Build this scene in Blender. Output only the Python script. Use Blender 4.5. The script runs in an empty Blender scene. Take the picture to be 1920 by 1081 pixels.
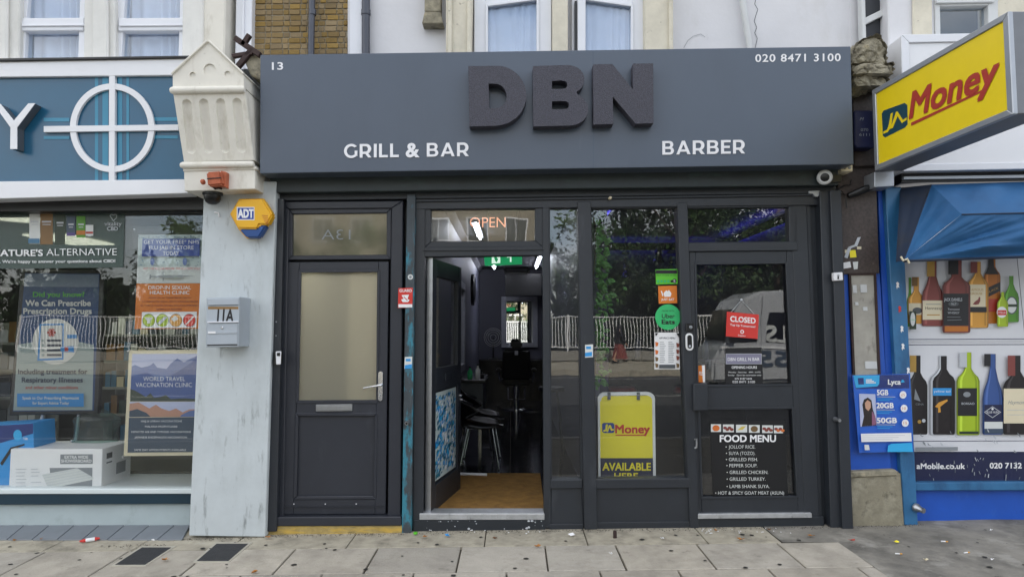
import bpy, bmesh, math, random
from mathutils import Vector, Matrix, Quaternion, noise as mnoise

random.seed(13)
SC = bpy.context.scene
COL = SC.collection
R = math.radians

# ------------------------------------------------------------------ camera, sky, sun, exposure
FPX, CAMD, CAMH, PITCH = 1250.0, 5.3, 1.54, R(3.66)
cam_data = bpy.data.cameras.new('camera')
cam_data.sensor_width = 36.0
cam_data.lens = FPX / 1920.0 * 36.0
cam_data.clip_start, cam_data.clip_end = 0.05, 2000
cam = bpy.data.objects.new('camera', cam_data)
cam.location = (0, -CAMD, CAMH)
cam.rotation_euler = (math.pi / 2 + PITCH, 0, 0)
COL.objects.link(cam)
SC.camera = cam

SUN_EL, SUN_AZ = R(41), R(14)           # the sun stands behind the terrace: the fronts are in open shade; azimuth from +Y towards +X
world = bpy.data.worlds.new('World')
SC.world = world
world.use_nodes = True
wn = world.node_tree
bg = wn.nodes['Background']
sky = wn.nodes.new('ShaderNodeTexSky')
sky.sky_type = 'NISHITA'
sky.sun_disc = False
sky.sun_elevation = SUN_EL
sky.sun_rotation = SUN_AZ
sky.air_density, sky.dust_density, sky.ozone_density = 1.0, 1.2, 1.0
# broken white cloud over the whole sky
wtc = wn.nodes.new('ShaderNodeTexCoord')
wmp = wn.nodes.new('ShaderNodeMapping'); wmp.inputs['Scale'].default_value = (1.0, 1.0, 2.4)
wnz = wn.nodes.new('ShaderNodeTexNoise'); wnz.inputs['Scale'].default_value = 2.1; wnz.inputs['Detail'].default_value = 7; wnz.inputs['Roughness'].default_value = 0.58
wmr = wn.nodes.new('ShaderNodeMapRange')
wmr.inputs['From Min'].default_value, wmr.inputs['From Max'].default_value = 0.36, 0.62
wmr.inputs['To Min'].default_value, wmr.inputs['To Max'].default_value = 0.12, 0.92
wmx = wn.nodes.new('ShaderNodeMix'); wmx.data_type = 'RGBA'
wmx.inputs['B'].default_value = (7.6, 7.5, 7.4, 1)
wn.links.new(wtc.outputs['Generated'], wmp.inputs[0]); wn.links.new(wmp.outputs[0], wnz.inputs['Vector'])
wn.links.new(wnz.outputs[0], wmr.inputs['Value']); wn.links.new(wmr.outputs[0], wmx.inputs['Factor'])
wn.links.new(sky.outputs[0], wmx.inputs['A']); wn.links.new(wmx.outputs['Result'], bg.inputs[0])
bg.inputs[1].default_value = 0.15
sun_data = bpy.data.lights.new('sun', 'SUN')
sun_data.energy = 4.2
sun_data.angle = R(0.6)
sun_data.color = (1.0, 0.95, 0.88)
sun = bpy.data.objects.new('sun', sun_data)
sd = Vector((math.sin(SUN_AZ) * math.cos(SUN_EL), math.cos(SUN_AZ) * math.cos(SUN_EL), math.sin(SUN_EL)))
sun.rotation_euler = sd.to_track_quat('Z', 'Y').to_euler()
sun.location = sd * 30
COL.objects.link(sun)
SC.view_settings.view_transform = 'Standard'
SC.view_settings.look = 'None'
SC.view_settings.exposure = 1.25
SC.view_settings.gamma = 1.0
SC.view_settings.use_curve_mapping = False
SC.cycles.use_denoising = True
SC.cycles.max_bounces = 10
SC.cycles.transparent_max_bounces = 24
SC.cycles.sample_clamp_indirect = 6.0

# ------------------------------------------------------------------ projection helpers
SH = 0.0125                    # the street climbs gently to the right
CP, SP = math.cos(PITCH), math.sin(PITCH)


def ray(px, py):
    a, b = (px - 960.0) / FPX, (540.5 - py) / FPX
    return Vector((a, CP - b * SP, SP + b * CP))


def P(px, py, Y=0.0):
    d = ray(px, py)
    return Vector((0, -CAMD, CAMH)) + d * ((Y + CAMD) / d.y)


def PX(px, py, X):
    d = ray(px, py)
    return Vector((0, -CAMD, CAMH)) + d * (X / d.x)


CROSS = 0.022


def ground_z(x, y):
    return SH * x + CROSS * min(y, 0.0)


def G(px, py, up=0.0):
    d = ray(px, py)
    # z = SH*x + CROSS*y + up
    t = (up + CROSS * -CAMD - CAMH) / (d.z - SH * d.x - CROSS * d.y)
    return Vector((0, -CAMD, CAMH)) + d * t


# ------------------------------------------------------------------ materials
def lin(h):
    if isinstance(h, (tuple, list)):
        return tuple(h[:3])
    h = h.lstrip('#')
    o = []
    for i in (0, 2, 4):
        c = int(h[i:i + 2], 16) / 255.0
        o.append(c / 12.92 if c <= 0.04045 else ((c + 0.055) / 1.055) ** 2.4)
    return tuple(o)


MATS = {}


def mat(name, col='#808080', rough=0.55, metal=0.0, var=0.0, vscale=6.0, bump=0.0, bscale=40.0,
        stain=None, rand=0.0, spec=0.5, emit=None, estr=0.0, coat=0.0):
    """stain: list of (colour, low, high, (sx, sy, sz), amount)"""
    m = bpy.data.materials.new(name)
    m.use_nodes = True
    nt = m.node_tree
    N, L = nt.nodes, nt.links
    b = N['Principled BSDF']
    c = lin(col)
    b.inputs['Base Color'].default_value = (*c, 1)
    b.inputs['Roughness'].default_value = rough
    b.inputs['Metallic'].default_value = metal
    b.inputs['Specular IOR Level'].default_value = spec
    if coat:
        b.inputs['Coat Weight'].default_value = coat
    if emit is not None:
        b.inputs['Emission Color'].default_value = (*lin(emit), 1)
        b.inputs['Emission Strength'].default_value = estr
    if var or bump or stain or rand:
        tc = N.new('ShaderNodeTexCoord')
        out = None
        if var or rand or stain:
            rgb = N.new('ShaderNodeRGB')
            rgb.outputs[0].default_value = (*c, 1)
            out = rgb.outputs[0]
        if var:
            nz = N.new('ShaderNodeTexNoise')
            nz.inputs['Scale'].default_value = vscale
            nz.inputs['Detail'].default_value = 6
            nz.inputs['Roughness'].default_value = 0.62
            L.new(tc.outputs['Object'], nz.inputs['Vector'])
            mr = N.new('ShaderNodeMapRange')
            mr.inputs['From Min'].default_value, mr.inputs['From Max'].default_value = 0.3, 0.7
            mr.inputs['To Min'].default_value, mr.inputs['To Max'].default_value = 1 - var, 1 + var
            L.new(nz.outputs[0], mr.inputs['Value'])
            hs = N.new('ShaderNodeHueSaturation')
            L.new(mr.outputs[0], hs.inputs['Value'])
            L.new(out, hs.inputs['Color'])
            out = hs.outputs[0]
        if rand:
            oi = N.new('ShaderNodeObjectInfo')
            mr = N.new('ShaderNodeMapRange')
            mr.inputs['To Min'].default_value, mr.inputs['To Max'].default_value = 1 - rand, 1 + rand
            L.new(oi.outputs['Random'], mr.inputs['Value'])
            mh = N.new('ShaderNodeMath'); mh.operation = 'MULTIPLY'; mh.inputs[1].default_value = 7.31
            L.new(oi.outputs['Random'], mh.inputs[0])
            fr = N.new('ShaderNodeMath'); fr.operation = 'FRACT'
            L.new(mh.outputs[0], fr.inputs[0])
            mr2 = N.new('ShaderNodeMapRange')
            mr2.inputs['To Min'].default_value, mr2.inputs['To Max'].default_value = 1 - rand, 1 + rand * 0.6
            L.new(fr.outputs[0], mr2.inputs['Value'])
            hs = N.new('ShaderNodeHueSaturation')
            L.new(mr.outputs[0], hs.inputs['Value'])
            L.new(mr2.outputs[0], hs.inputs['Saturation'])
            L.new(out, hs.inputs['Color'])
            out = hs.outputs[0]
        for st in (stain or []):
            scol, lo, hi, sc, amt = st
            mp = N.new('ShaderNodeMapping')
            mp.inputs['Scale'].default_value = sc
            L.new(tc.outputs['Object'], mp.inputs['Vector'])
            nz = N.new('ShaderNodeTexNoise')
            nz.inputs['Scale'].default_value = 1.0
            nz.inputs['Detail'].default_value = 8
            nz.inputs['Roughness'].default_value = 0.68
            L.new(mp.outputs[0], nz.inputs['Vector'])
            mr = N.new('ShaderNodeMapRange')
            mr.inputs['From Min'].default_value, mr.inputs['From Max'].default_value = lo, hi
            mr.inputs['To Min'].default_value, mr.inputs['To Max'].default_value = 0, amt
            L.new(nz.outputs[0], mr.inputs['Value'])
            mx = N.new('ShaderNodeMix')
            mx.data_type = 'RGBA'
            L.new(mr.outputs[0], mx.inputs['Factor'])
            L.new(out, mx.inputs['A'])
            mx.inputs['B'].default_value = (*lin(scol), 1)
            out = mx.outputs['Result']
        if out is not None:
            L.new(out, b.inputs['Base Color'])
        if bump:
            nz = N.new('ShaderNodeTexNoise')
            nz.inputs['Scale'].default_value = bscale
            nz.inputs['Detail'].default_value = 5
            L.new(tc.outputs['Object'], nz.inputs['Vector'])
            bp = N.new('ShaderNodeBump')
            bp.inputs['Strength'].default_value = bump
            bp.inputs['Distance'].default_value = 0.01
            L.new(nz.outputs[0], bp.inputs['Height'])
            L.new(bp.outputs[0], b.inputs['Normal'])
    MATS[name] = m
    return m


def glass_mat(name, ior=1.5, tint=(1, 1, 1), rough=0.0, dirt=0.0):
    m = bpy.data.materials.new(name)
    m.use_nodes = True
    nt = m.node_tree
    N, L = nt.nodes, nt.links
    N.remove(N['Principled BSDF'])
    out = N['Material Output']
    tr = N.new('ShaderNodeBsdfTransparent'); tr.inputs[0].default_value = (*tint, 1)
    gl = N.new('ShaderNodeBsdfGlossy'); gl.inputs['Roughness'].default_value = rough
    # Schlick reflectance of one face (the same from either side of the thin sheet)
    f0 = ((ior - 1) / (ior + 1)) ** 2
    ge = N.new('ShaderNodeNewGeometry')
    dp = N.new('ShaderNodeVectorMath'); dp.operation = 'DOT_PRODUCT'
    L.new(ge.outputs['Normal'], dp.inputs[0]); L.new(ge.outputs['Incoming'], dp.inputs[1])
    ab = N.new('ShaderNodeMath'); ab.operation = 'ABSOLUTE'; L.new(dp.outputs['Value'], ab.inputs[0])
    om = N.new('ShaderNodeMath'); om.operation = 'SUBTRACT'; om.inputs[0].default_value = 1.0; L.new(ab.outputs[0], om.inputs[1])
    pw = N.new('ShaderNodeMath'); pw.operation = 'POWER'; pw.inputs[1].default_value = 5.0; L.new(om.outputs[0], pw.inputs[0])
    ma = N.new('ShaderNodeMath'); ma.operation = 'MULTIPLY_ADD'; ma.inputs[1].default_value = 1 - f0; ma.inputs[2].default_value = f0
    L.new(pw.outputs[0], ma.inputs[0])
    wtc_ = N.new('ShaderNodeTexCoord')
    wv = N.new('ShaderNodeTexNoise'); wv.inputs['Scale'].default_value = 2.6; wv.inputs['Detail'].default_value = 1.0
    L.new(wtc_.outputs['Object'], wv.inputs['Vector'])
    wb = N.new('ShaderNodeBump'); wb.inputs['Strength'].default_value = 1.0; wb.inputs['Distance'].default_value = 0.0009
    L.new(wv.outputs[0], wb.inputs['Height']); L.new(wb.outputs[0], gl.inputs['Normal'])
    mx = N.new('ShaderNodeMixShader')
    L.new(ma.outputs[0], mx.inputs[0]); L.new(tr.outputs[0], mx.inputs[1]); L.new(gl.outputs[0], mx.inputs[2])
    res = mx.outputs[0]
    if dirt:
        tc = N.new('ShaderNodeTexCoord')
        nz = N.new('ShaderNodeTexNoise'); nz.inputs['Scale'].default_value = 3.0; nz.inputs['Detail'].default_value = 8
        nz.inputs['Roughness'].default_value = 0.7
        L.new(tc.outputs['Object'], nz.inputs['Vector'])
        mr = N.new('ShaderNodeMapRange')
        mr.inputs['From Min'].default_value, mr.inputs['From Max'].default_value = 0.35, 0.8
        mr.inputs['To Min'].default_value, mr.inputs['To Max'].default_value = dirt * 0.25, dirt
        L.new(nz.outputs[0], mr.inputs['Value'])
        df = N.new('ShaderNodeBsdfDiffuse'); df.inputs[0].default_value = (0.62, 0.62, 0.6, 1)
        m2 = N.new('ShaderNodeMixShader')
        L.new(mr.outputs[0], m2.inputs[0]); L.new(res, m2.inputs[1]); L.new(df.outputs[0], m2.inputs[2])
        res = m2.outputs[0]
    L.new(res, out.inputs['Surface'])
    MATS[name] = m
    return m


# ------------------------------------------------------------------ mesh helpers
WL = {}          # world location of every object's own frame


def props(o, label=None, cat=None, group=None, kind=None):
    if label: o['label'] = label
    if cat: o['category'] = cat
    if group: o['group'] = group
    if kind: o['kind'] = kind
    return o


def thing(name, label, cat, base, group=None):
    o = bpy.data.objects.new(name, None)
    o.empty_display_size = 0.1
    COL.objects.link(o)
    o.location = base
    WL[o.name] = Vector(base)
    return props(o, label, cat, group)


def getm(m):
    return MATS[m] if isinstance(m, str) else m


class MB:
    def __init__(s):
        s.v, s.f, s.mi, s.mats = [], [], [], []

    def m(s, m):
        m = getm(m)
        if m not in s.mats: s.mats.append(m)
        return s.mats.index(m)

    def face(s, pts, m=None):
        n = len(s.v)
        s.v += [Vector(p) for p in pts]
        s.f.append(list(range(n, n + len(pts))))
        s.mi.append(s.m(m) if m is not None else 0)
        return s

    def prism(s, a, b, m=None):
        """closed prism between loop a (front) and loop b (back)"""
        n = len(s.v); k = len(a)
        s.v += [Vector(p) for p in a] + [Vector(p) for p in b]
        i = s.m(m) if m is not None else 0
        s.f.append([n + j for j in range(k)])
        s.f.append([n + k + j for j in reversed(range(k))])
        for j in range(k):
            j2 = (j + 1) % k
            s.f.append([n + j2, n + j, n + k + j, n + k + j2])
        s.mi += [i] * (k + 2)
        return s

    def box(s, x0, x1, y0, y1, z0, z1, m=None, sh=0.0):
        xm = (x0 + x1) / 2
        a = [(x0, y0, z0 + sh * (x0 - xm)), (x1, y0, z0 + sh * (x1 - xm)), (x1, y0, z1 + sh * (x1 - xm)), (x0, y0, z1 + sh * (x0 - xm))]
        b = [(x, y1, z) for x, y, z in a]
        return s.prism(a, b, m)

    def pbox(s, x0, y0, x1, y1, Yf, Yb, m=None):
        xm, ym = (x0 + x1) / 2, (y0 + y1) / 2
        return s.box(P(x0, ym, Yf).x, P(x1, ym, Yf).x, Yf, Yb, P(xm, y1, Yf).z, P(xm, y0, Yf).z, m, SH)

    def pq(s, q, Yf, Yb, m=None):
        """q: pixel loop; straight prism along Y"""
        a = [P(x, y, Yf) for x, y in q]
        return s.prism(a, [Vector((p.x, Yb, p.z)) for p in a], m)

    def pframe(s, o, i, Yf, Yb, m=None):
        for k in range(4):
            k2 = (k + 1) % 4
            s.pq([o[k], o[k2], i[k2], i[k]], Yf, Yb, m)
        return s

    def bar(s, p, q, w, h, m=None, up=(0, 0, 1)):
        p, q = Vector(p), Vector(q)
        d = (q - p).normalized()
        u = Vector(up)
        if abs(d.dot(u)) > 0.95: u = Vector((0, 1, 0))
        r = d.cross(u).normalized(); u = r.cross(d).normalized()
        c = [(-w / 2, -h / 2), (w / 2, -h / 2), (w / 2, h / 2), (-w / 2, h / 2)]
        return s.prism([p + r * a + u * b for a, b in c], [q + r * a + u * b for a, b in c], m)

    def tube(s, pts, r, n=8, m=None, closed=False):
        pts = [Vector(p) for p in pts]
        rs = r if isinstance(r, (list, tuple)) else [r] * len(pts)
        base = len(s.v); i = s.m(m) if m is not None else 0
        prev = None
        for k, p in enumerate(pts):
            d = (pts[min(k + 1, len(pts) - 1)] - pts[max(k - 1, 0)]).normalized()
            if prev is None:
                u = Vector((0, 0, 1)) if abs(d.z) < 0.9 else Vector((1, 0, 0))
            else:
                u = prev
            a = d.cross(u)
            if a.length < 1e-6: a = d.cross(Vector((0, 1, 0)))
            a.normalize()
            u = a.cross(d).normalized(); prev = u
            for j in range(n):
                t = 2 * math.pi * j / n
                s.v.append(p + (a * math.cos(t) + u * math.sin(t)) * rs[k])
        for k in range(len(pts) - 1):
            for j in range(n):
                j2 = (j + 1) % n
                s.f.append([base + k * n + j, base + k * n + j2, base + (k + 1) * n + j2, base + (k + 1) * n + j]); s.mi.append(i)
        s.f.append([base + j for j in reversed(range(n))]); s.mi.append(i)
        e = base + (len(pts) - 1) * n
        s.f.append([e + j for j in range(n)]); s.mi.append(i)
        return s

    def lathe(s, prof, n, origin, axis=(0, 0, 1), m=None, sx=1.0, sy=1.0):
        """prof: (radius, height) along axis"""
        q = Vector((0, 0, 1)).rotation_difference(Vector(axis))
        o = Vector(origin); base = len(s.v); i = s.m(m) if m is not None else 0
        for r_, h in prof:
            for j in range(n):
                t = 2 * math.pi * j / n
                s.v.append(o + q @ Vector((r_ * math.cos(t) * sx, r_ * math.sin(t) * sy, h)))
        for k in range(len(prof) - 1):
            for j in range(n):
                j2 = (j + 1) % n
                s.f.append([base + k * n + j, base + k * n + j2, base + (k + 1) * n + j2, base + (k + 1) * n + j]); s.mi.append(i)
        s.f.append([base + j for j in reversed(range(n))]); s.mi.append(i)
        e = base + (len(prof) - 1) * n
        s.f.append([e + j for j in range(n)]); s.mi.append(i)
        return s

    def grid(s, fn, nu, nv, m=None):
        base = len(s.v); i = s.m(m) if m is not None else 0
        for b in range(nv + 1):
            for a in range(nu + 1):
                s.v.append(Vector(fn(a / nu, b / nv)))
        for b in range(nv):
            for a in range(nu):
                k = base + b * (nu + 1) + a
                s.f.append([k, k + 1, k + nu + 2, k + nu + 1]); s.mi.append(i)
        return s

    def build(s, name, m=None, parent=None, bevel=0.0, seg=1, smooth=False, base=None):
        me = bpy.data.meshes.new(name)
        if parent is not None:
            off = WL[parent.name]
        elif base is not None:
            off = Vector(base)
        else:
            xs = [v.x for v in s.v]; ys = [v.y for v in s.v]; zs = [v.z for v in s.v]
            off = Vector(((min(xs) + max(xs)) / 2, (min(ys) + max(ys)) / 2, min(zs)))
        me.from_pydata([v - off for v in s.v], [], s.f)
        if m is not None and not s.mats:
            me.materials.append(getm(m))
        else:
            for x in s.mats: me.materials.append(x)
            me.polygons.foreach_set('material_index', s.mi)
        bm = bmesh.new(); bm.from_mesh(me)
        bmesh.ops.recalc_face_normals(bm, faces=bm.faces)
        if bevel:
            ed = [e for e in bm.edges if len(e.link_faces) == 2 and e.calc_face_angle(0) > 0.6]
            bmesh.ops.bevel(bm, geom=ed, offset=bevel, segments=seg, affect='EDGES', clamp_overlap=True)
        bm.to_mesh(me); bm.free()
        if smooth:
            me.polygons.foreach_set('use_smooth', [True] * len(me.polygons))
            try: me.set_sharp_from_angle(angle=R(40))
            except Exception: pass
        me.update()
        o = bpy.data.objects.new(name, me)
        COL.objects.link(o)
        if parent is not None:
            o.parent = parent
            WL[o.name] = WL[parent.name]
        else:
            o.location = off
            WL[o.name] = off
        return o


def solo(mb, name, m, label, cat, group=None, **k):
    return props(mb.build(name, m, None, **k), label, cat, group)


def struct(mb, name, m, **k):
    return props(mb.build(name, m, None, base=(0, 0, 0), **k), kind='structure')


# ------------------------------------------------------------------ lettering and flat print
_glyph = {}


def glyphs(body, bold=0.0, shear=0.0, spacing=1.0):
    key = (body, bold, shear, spacing)
    if key in _glyph: return _glyph[key]
    c = bpy.data.curves.new('lettering', 'FONT')
    c.body = body; c.resolution_u = 3; c.offset = bold; c.shear = shear; c.space_character = spacing
    o = bpy.data.objects.new('lettering', c)
    me = bpy.data.meshes.new_from_object(o)
    v = [(p.co.x, p.co.y) for p in me.vertices]
    f = [list(p.vertices) for p in me.polygons]
    bpy.data.objects.remove(o); bpy.data.curves.remove(c); bpy.data.meshes.remove(me)
    _glyph[key] = (v, f)
    return v, f


CAPH = 0.69


class Print(MB):
    """flat layers on a surface: mp(px, py, off) maps a point of the print to the world, off is metres off the surface"""

    def __init__(s, mp, off=0.0006, step=0.0005):
        super().__init__()
        s.mp, s.off, s.step = mp, off, step

    def up(s):
        s.off += s.step

    def poly(s, pts, m):
        s.face([s.mp(x, y, s.off) for x, y in pts], m); s.up(); return s

    def rect(s, x0, y0, x1, y1, m, tilt=0.0):
        return s.poly([(x0, y0), (x1, y0 + tilt), (x1, y1 + tilt), (x0, y1)], m)

    def ell(s, cx, cy, rx, ry, m, n=24):
        return s.poly([(cx + rx * math.cos(2 * math.pi * k / n), cy + ry * math.sin(2 * math.pi * k / n)) for k in range(n)], m)

    def line(s, x0, y0, x1, y1, w, m):
        d = Vector((x1 - x0, y1 - y0)); nrm = Vector((-d.y, d.x)).normalized() * w / 2
        return s.poly([(x0 + nrm.x, y0 + nrm.y), (x1 + nrm.x, y1 + nrm.y), (x1 - nrm.x, y1 - nrm.y), (x0 - nrm.x, y0 - nrm.y)], m)

    def text(s, body, x0, x1, base, cap, m, bold=0.0, shear=0.0, tilt=0.0, spacing=1.0):
        """x0..x1 span of the ink, base = baseline, cap = capital height (print units), tilt = rise of baseline over the span"""
        v, f = glyphs(body, min(bold, 0.0), 0.0, spacing)
        if not v: return s
        if shear: v = [(a + shear * b, b) for a, b in v]
        u0 = min(a for a, b in v); u1 = max(a for a, b in v)
        i = s.m(m)
        k = bold * .8
        # heavier type is laid down in shifted layers, each on its own level
        for da, db in (((0, 0),) if bold <= .004 else ((-k, -k), (k, -k), (k, k), (-k, k), (0, 0))):
            n = len(s.v)
            for a, b in v:
                t = (a - u0) / (u1 - u0)
                x = x0 + t * (x1 - x0) + da * (x1 - x0) / (u1 - u0)
                s.v.append(s.mp(x, base - tilt * t - (b + db) / CAPH * cap, s.off))
            for q in f:
                s.f.append([n + j for j in q]); s.mi.append(i)
            s.off += s.step * .25
        s.up(); return s


def onY(Y):
    return lambda px, py, off: P(px, py, Y - off)


def letters3d(name, body, x0, x1, base, cap, Y, depth, m, parent, bold=0.0, tilt=0.0, spacing=1.0):
    """raised lettering standing proud of plane Y"""
    v, f = glyphs(body, bold, 0.0, spacing)
    u0 = min(a for a, b in v); u1 = max(a for a, b in v)
    mb = MB()
    fr = []
    for a, b in v:
        t = (a - u0) / (u1 - u0)
        p = P(x0 + t * (x1 - x0), base - tilt * t - b / CAPH * cap, Y)
        fr.append(p)
    n = len(fr)
    mb.v = [Vector((p.x, Y - depth, p.z)) for p in fr] + fr
    ec = {}
    for q in f:
        mb.f.append(list(q)); mb.mi.append(0)
        for k in range(len(q)):
            e = (q[k], q[(k + 1) % len(q)])
            ec[tuple(sorted(e))] = ec.get(tuple(sorted(e)), []) + [e]
    for es in ec.values():
        if len(es) == 1:
            a, b = es[0]
            mb.f.append([b, a, n + a, n + b]); mb.mi.append(0)
    # one object for every separate character
    comp = list(range(len(mb.v)))

    def find(i):
        while comp[i] != i:
            comp[i] = comp[comp[i]]; i = comp[i]
        return i
    for q in mb.f:
        for k in q[1:]: comp[find(k)] = find(q[0])
    parts = {}
    for q in mb.f: parts.setdefault(find(q[0]), []).append(q)
    for fs_ in parts.values():
        idx = sorted({i for q in fs_ for i in q}); r_ = {i: j for j, i in enumerate(idx)}
        c = MB(); c.v = [mb.v[i] for i in idx]; c.f = [[r_[i] for i in q] for q in fs_]; c.mi = [0] * len(fs_)
        c.build(name, m, parent)


def loops_solid(name, loops, m, parent, to3d, depth_vec, **k):
    """filled outline with holes, extruded: loops are lists of (u, v); first is the outline"""
    c = bpy.data.curves.new(name, 'CURVE'); c.dimensions = '2D'; c.fill_mode = 'BOTH'
    for lp in loops:
        sp = c.splines.new('POLY'); sp.points.add(len(lp) - 1); sp.use_cyclic_u = True
        for i, (a, b) in enumerate(lp): sp.points[i].co = (a, b, 0, 1)
    o = bpy.data.objects.new(name, c)
    me = bpy.data.meshes.new_from_object(o)
    v = [tuple(p.co) for p in me.vertices]
    f = [list(p.vertices) for p in me.polygons]
    bpy.data.objects.remove(o); bpy.data.curves.remove(c); bpy.data.meshes.remove(me)
    # weld
    idx, uniq, mp = {}, [], []
    for p in v:
        kx = (round(p[0], 5), round(p[1], 5))
        if kx not in idx: idx[kx] = len(uniq); uniq.append(kx)
        mp.append(idx[kx])
    f = [[mp[i] for i in q] for q in f]
    f = [q for q in f if len(set(q)) == len(q)]
    mb = MB()
    fr = [Vector(to3d(a, b)) for a, b in uniq]
    dv = Vector(depth_vec); n = len(fr)
    mb.v = fr + [p + dv for p in fr]
    ec = {}
    for q in f:
        mb.f.append(q); mb.mi.append(0)
        mb.f.append([n + i for i in reversed(q)]); mb.mi.append(0)
        for kk in range(len(q)):
            e = (q[kk], q[(kk + 1) % len(q)])
            ec.setdefault(tuple(sorted(e)), []).append(e)
    for es in ec.values():
        if len(es) == 1:
            a, b = es[0]
            mb.f.append([b, a, n + a, n + b]); mb.mi.append(0)
    return mb.build(name, m, parent, **k)


def arc(cx, cy, r, a0, a1, n, ry=None):
    ry = r if ry is None else ry
    return [(cx + r * math.cos(R(a0 + (a1 - a0) * k / n)), cy + ry * math.sin(R(a0 + (a1 - a0) * k / n))) for k in range(n + 1)]


def copy_tree(o, parent=None):
    c = o.copy(); COL.objects.link(c)
    c.parent = parent
    for ch in o.children: copy_tree(ch, c)
    return c


def sans(ch):
    """bold geometric capitals: outline loops with cap height 1, and advance width"""
    w = .20
    if ch == 'I': return [[(0, 0), (w, 0), (w, 1), (0, 1)]], w
    if ch == 'L': return [[(0, 0), (.62, 0), (.62, .17), (w, .17), (w, 1), (0, 1)]], .62
    if ch == 'E': return [[(0, 0), (.68, 0), (.68, .165), (w, .165), (w, .42), (.61, .42), (.61, .58), (w, .58), (w, .835), (.67, .835), (.67, 1), (0, 1)]], .68
    if ch == 'A': return [[(0, 0), (.205, 0), (.285, .2), (.715, .2), (.795, 0), (1.0, 0), (.60, 1), (.40, 1)], [(.345, .355), (.5, .74), (.655, .355)]], 1.0
    if ch == 'R':
        return [[(0, 0), (w, 0), (w, .27), (.40, .27), (.60, 0), (.84, 0), (.60, .325)] + arc(.47, .64, .345, -58, 88, 12, .36) + [(.45, 1), (0, 1)],
                [(w, .435), (.42, .435)] + arc(.43, .635, .16, -85, 85, 8, .2) + [(.42, .835), (w, .835)]], .84
    if ch == 'B':
        return [[(0, 0), (.50, 0)] + arc(.52, .28, .30, -80, 62, 10, .28) + arc(.49, .735, .28, -52, 85, 10, .265) + [(.46, 1), (0, 1)],
                [(w, .16), (.48, .16)] + arc(.49, .29, .125, -80, 80, 6, .13) + [(.48, .42), (w, .42)],
                [(w, .575), (.44, .575)] + arc(.45, .71, .12, -80, 80, 6, .13) + [(.44, .84), (w, .84)]], .82
    if ch == 'G':
        o = arc(.52, .5, .52, 42, 318, 30, .52) + [(.945, .115), (.945, .52), (.76, .52), (.76, .22)]
        i = arc(.52, .5, .325, 305, 48, 24, .345)
        return [o + i], .95
    return None, 0


def sign_letters(body, x0, x1, base, cap, Y, depth, m, parent, tilt):
    adv, gap, space = [], .17, .33
    x = 0
    for ch in body:
        if ch == ' ': x += space; continue
        if ch == '&':
            v, f = glyphs('&', .03)
            u0 = min(a for a, b in v); u1 = max(a for a, b in v)
            adv.append((ch, x, (u1 - u0) / CAPH)); x += (u1 - u0) / CAPH + gap; continue
        lp, w_ = sans(ch)
        adv.append((ch, x, w_)); x += w_ + gap
    tot = x - gap
    k = (x1 - x0) / tot
    for ch, ax, w_ in adv:
        to = lambda a, b: P(x0 + (ax + a) * k, base - tilt * (ax + a) / tot - b * cap, Y - depth)
        if ch == '&':
            letters3d('raised_lettering', '&', x0 + ax * k, x0 + (ax + w_) * k, base - tilt * ax / tot, cap, Y, depth, m, parent, bold=.03)
        else:
            lp, _ = sans(ch)
            loops_solid('raised_lettering', lp, m, parent, to, (0, depth - .0005, 0))

# ------------------------------------------------------------------ material library
mat('anthracite', '#272b31', 0.42, var=0.10, vscale=5, bump=0.05, bscale=50, stain=[('#7f8286', 0.70, 0.73, (45, 45, 14), 0.45), ('#1b1d20', 0.56, 0.75, (6, 6, 2), 0.5), ('#6d7076', 0.62, 0.85, (5, 5, 1.2), 0.25)])
mat('anthracite_door', '#292c34', 0.42, var=0.09, vscale=4, bump=0.03, bscale=70, stain=[('#4d5057', 0.6, 0.8, (5, 5, 2), 0.35), ('#8a8c90', 0.725, 0.745, (60, 60, 20), 0.4)])
mat('anthracite_panel', '#21262c', 0.5, var=0.12, vscale=3, stain=[('#5c6268', 0.6, 0.85, (3, 3, 3), 0.3)])
mat('shutter_green', '#252e30', 0.5, var=0.2, vscale=6, stain=[('#3c5550', 0.55, 0.75, (4, 4, 14), 0.6)])
mat('peeling_teal', '#3a4247', 0.55, var=0.2, vscale=9, bump=0.2, bscale=30, stain=[('#2f7f93', 0.50, 0.58, (12, 12, 4), 0.85), ('#1d2a2b', 0.6, 0.7, (9, 9, 6), 0.7)])
mat('fascia_grey', '#4a5462', 0.34, var=0.06, vscale=1.0, spec=0.5, bump=0.05, bscale=2.2, stain=[('#414954', 0.52, 0.8, (2.5, 2.5, .5), 0.35), ('#6a7482', 0.62, 0.85, (9, 9, 1.2), 0.22)])
mat('letter_glitter', '#42424d', 0.55, var=0.7, vscale=160, bump=1.0, bscale=170)
mat('sign_white', '#e3e3e6', 0.45)
mat('render_white', '#cfcfd2', 0.85, var=0.05, vscale=2.5, bump=0.12, bscale=30, stain=[('#a8a498', 0.55, 0.8, (1.4, 1.4, 0.7), 0.45), ('#77756c', 0.66, 0.8, (7, 7, 3), 0.5)])
mat('stone_cream', '#cdc7b6', 0.85, var=0.10, vscale=7, bump=0.25, bscale=26, stain=[('#6f675a', 0.62, 0.72, (16, 16, 16), 0.8), ('#9c9078', 0.55, 0.75, (4, 4, 1.5), 0.5)])
mat('stone_white', '#d4d3ce', 0.8, var=0.06, vscale=6, bump=0.1, bscale=30, stain=[('#a39f94', 0.55, 0.8, (6, 6, 1.2), 0.5)])
mat('corbel_cream', '#dad6cb', 0.7, var=0.05, vscale=5, bump=0.08, bscale=40, stain=[('#9a917a', 0.55, 0.75, (8, 8, 3), 0.5), ('#5d574a', 0.66, 0.74, (22, 22, 22), 0.5)])
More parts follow.
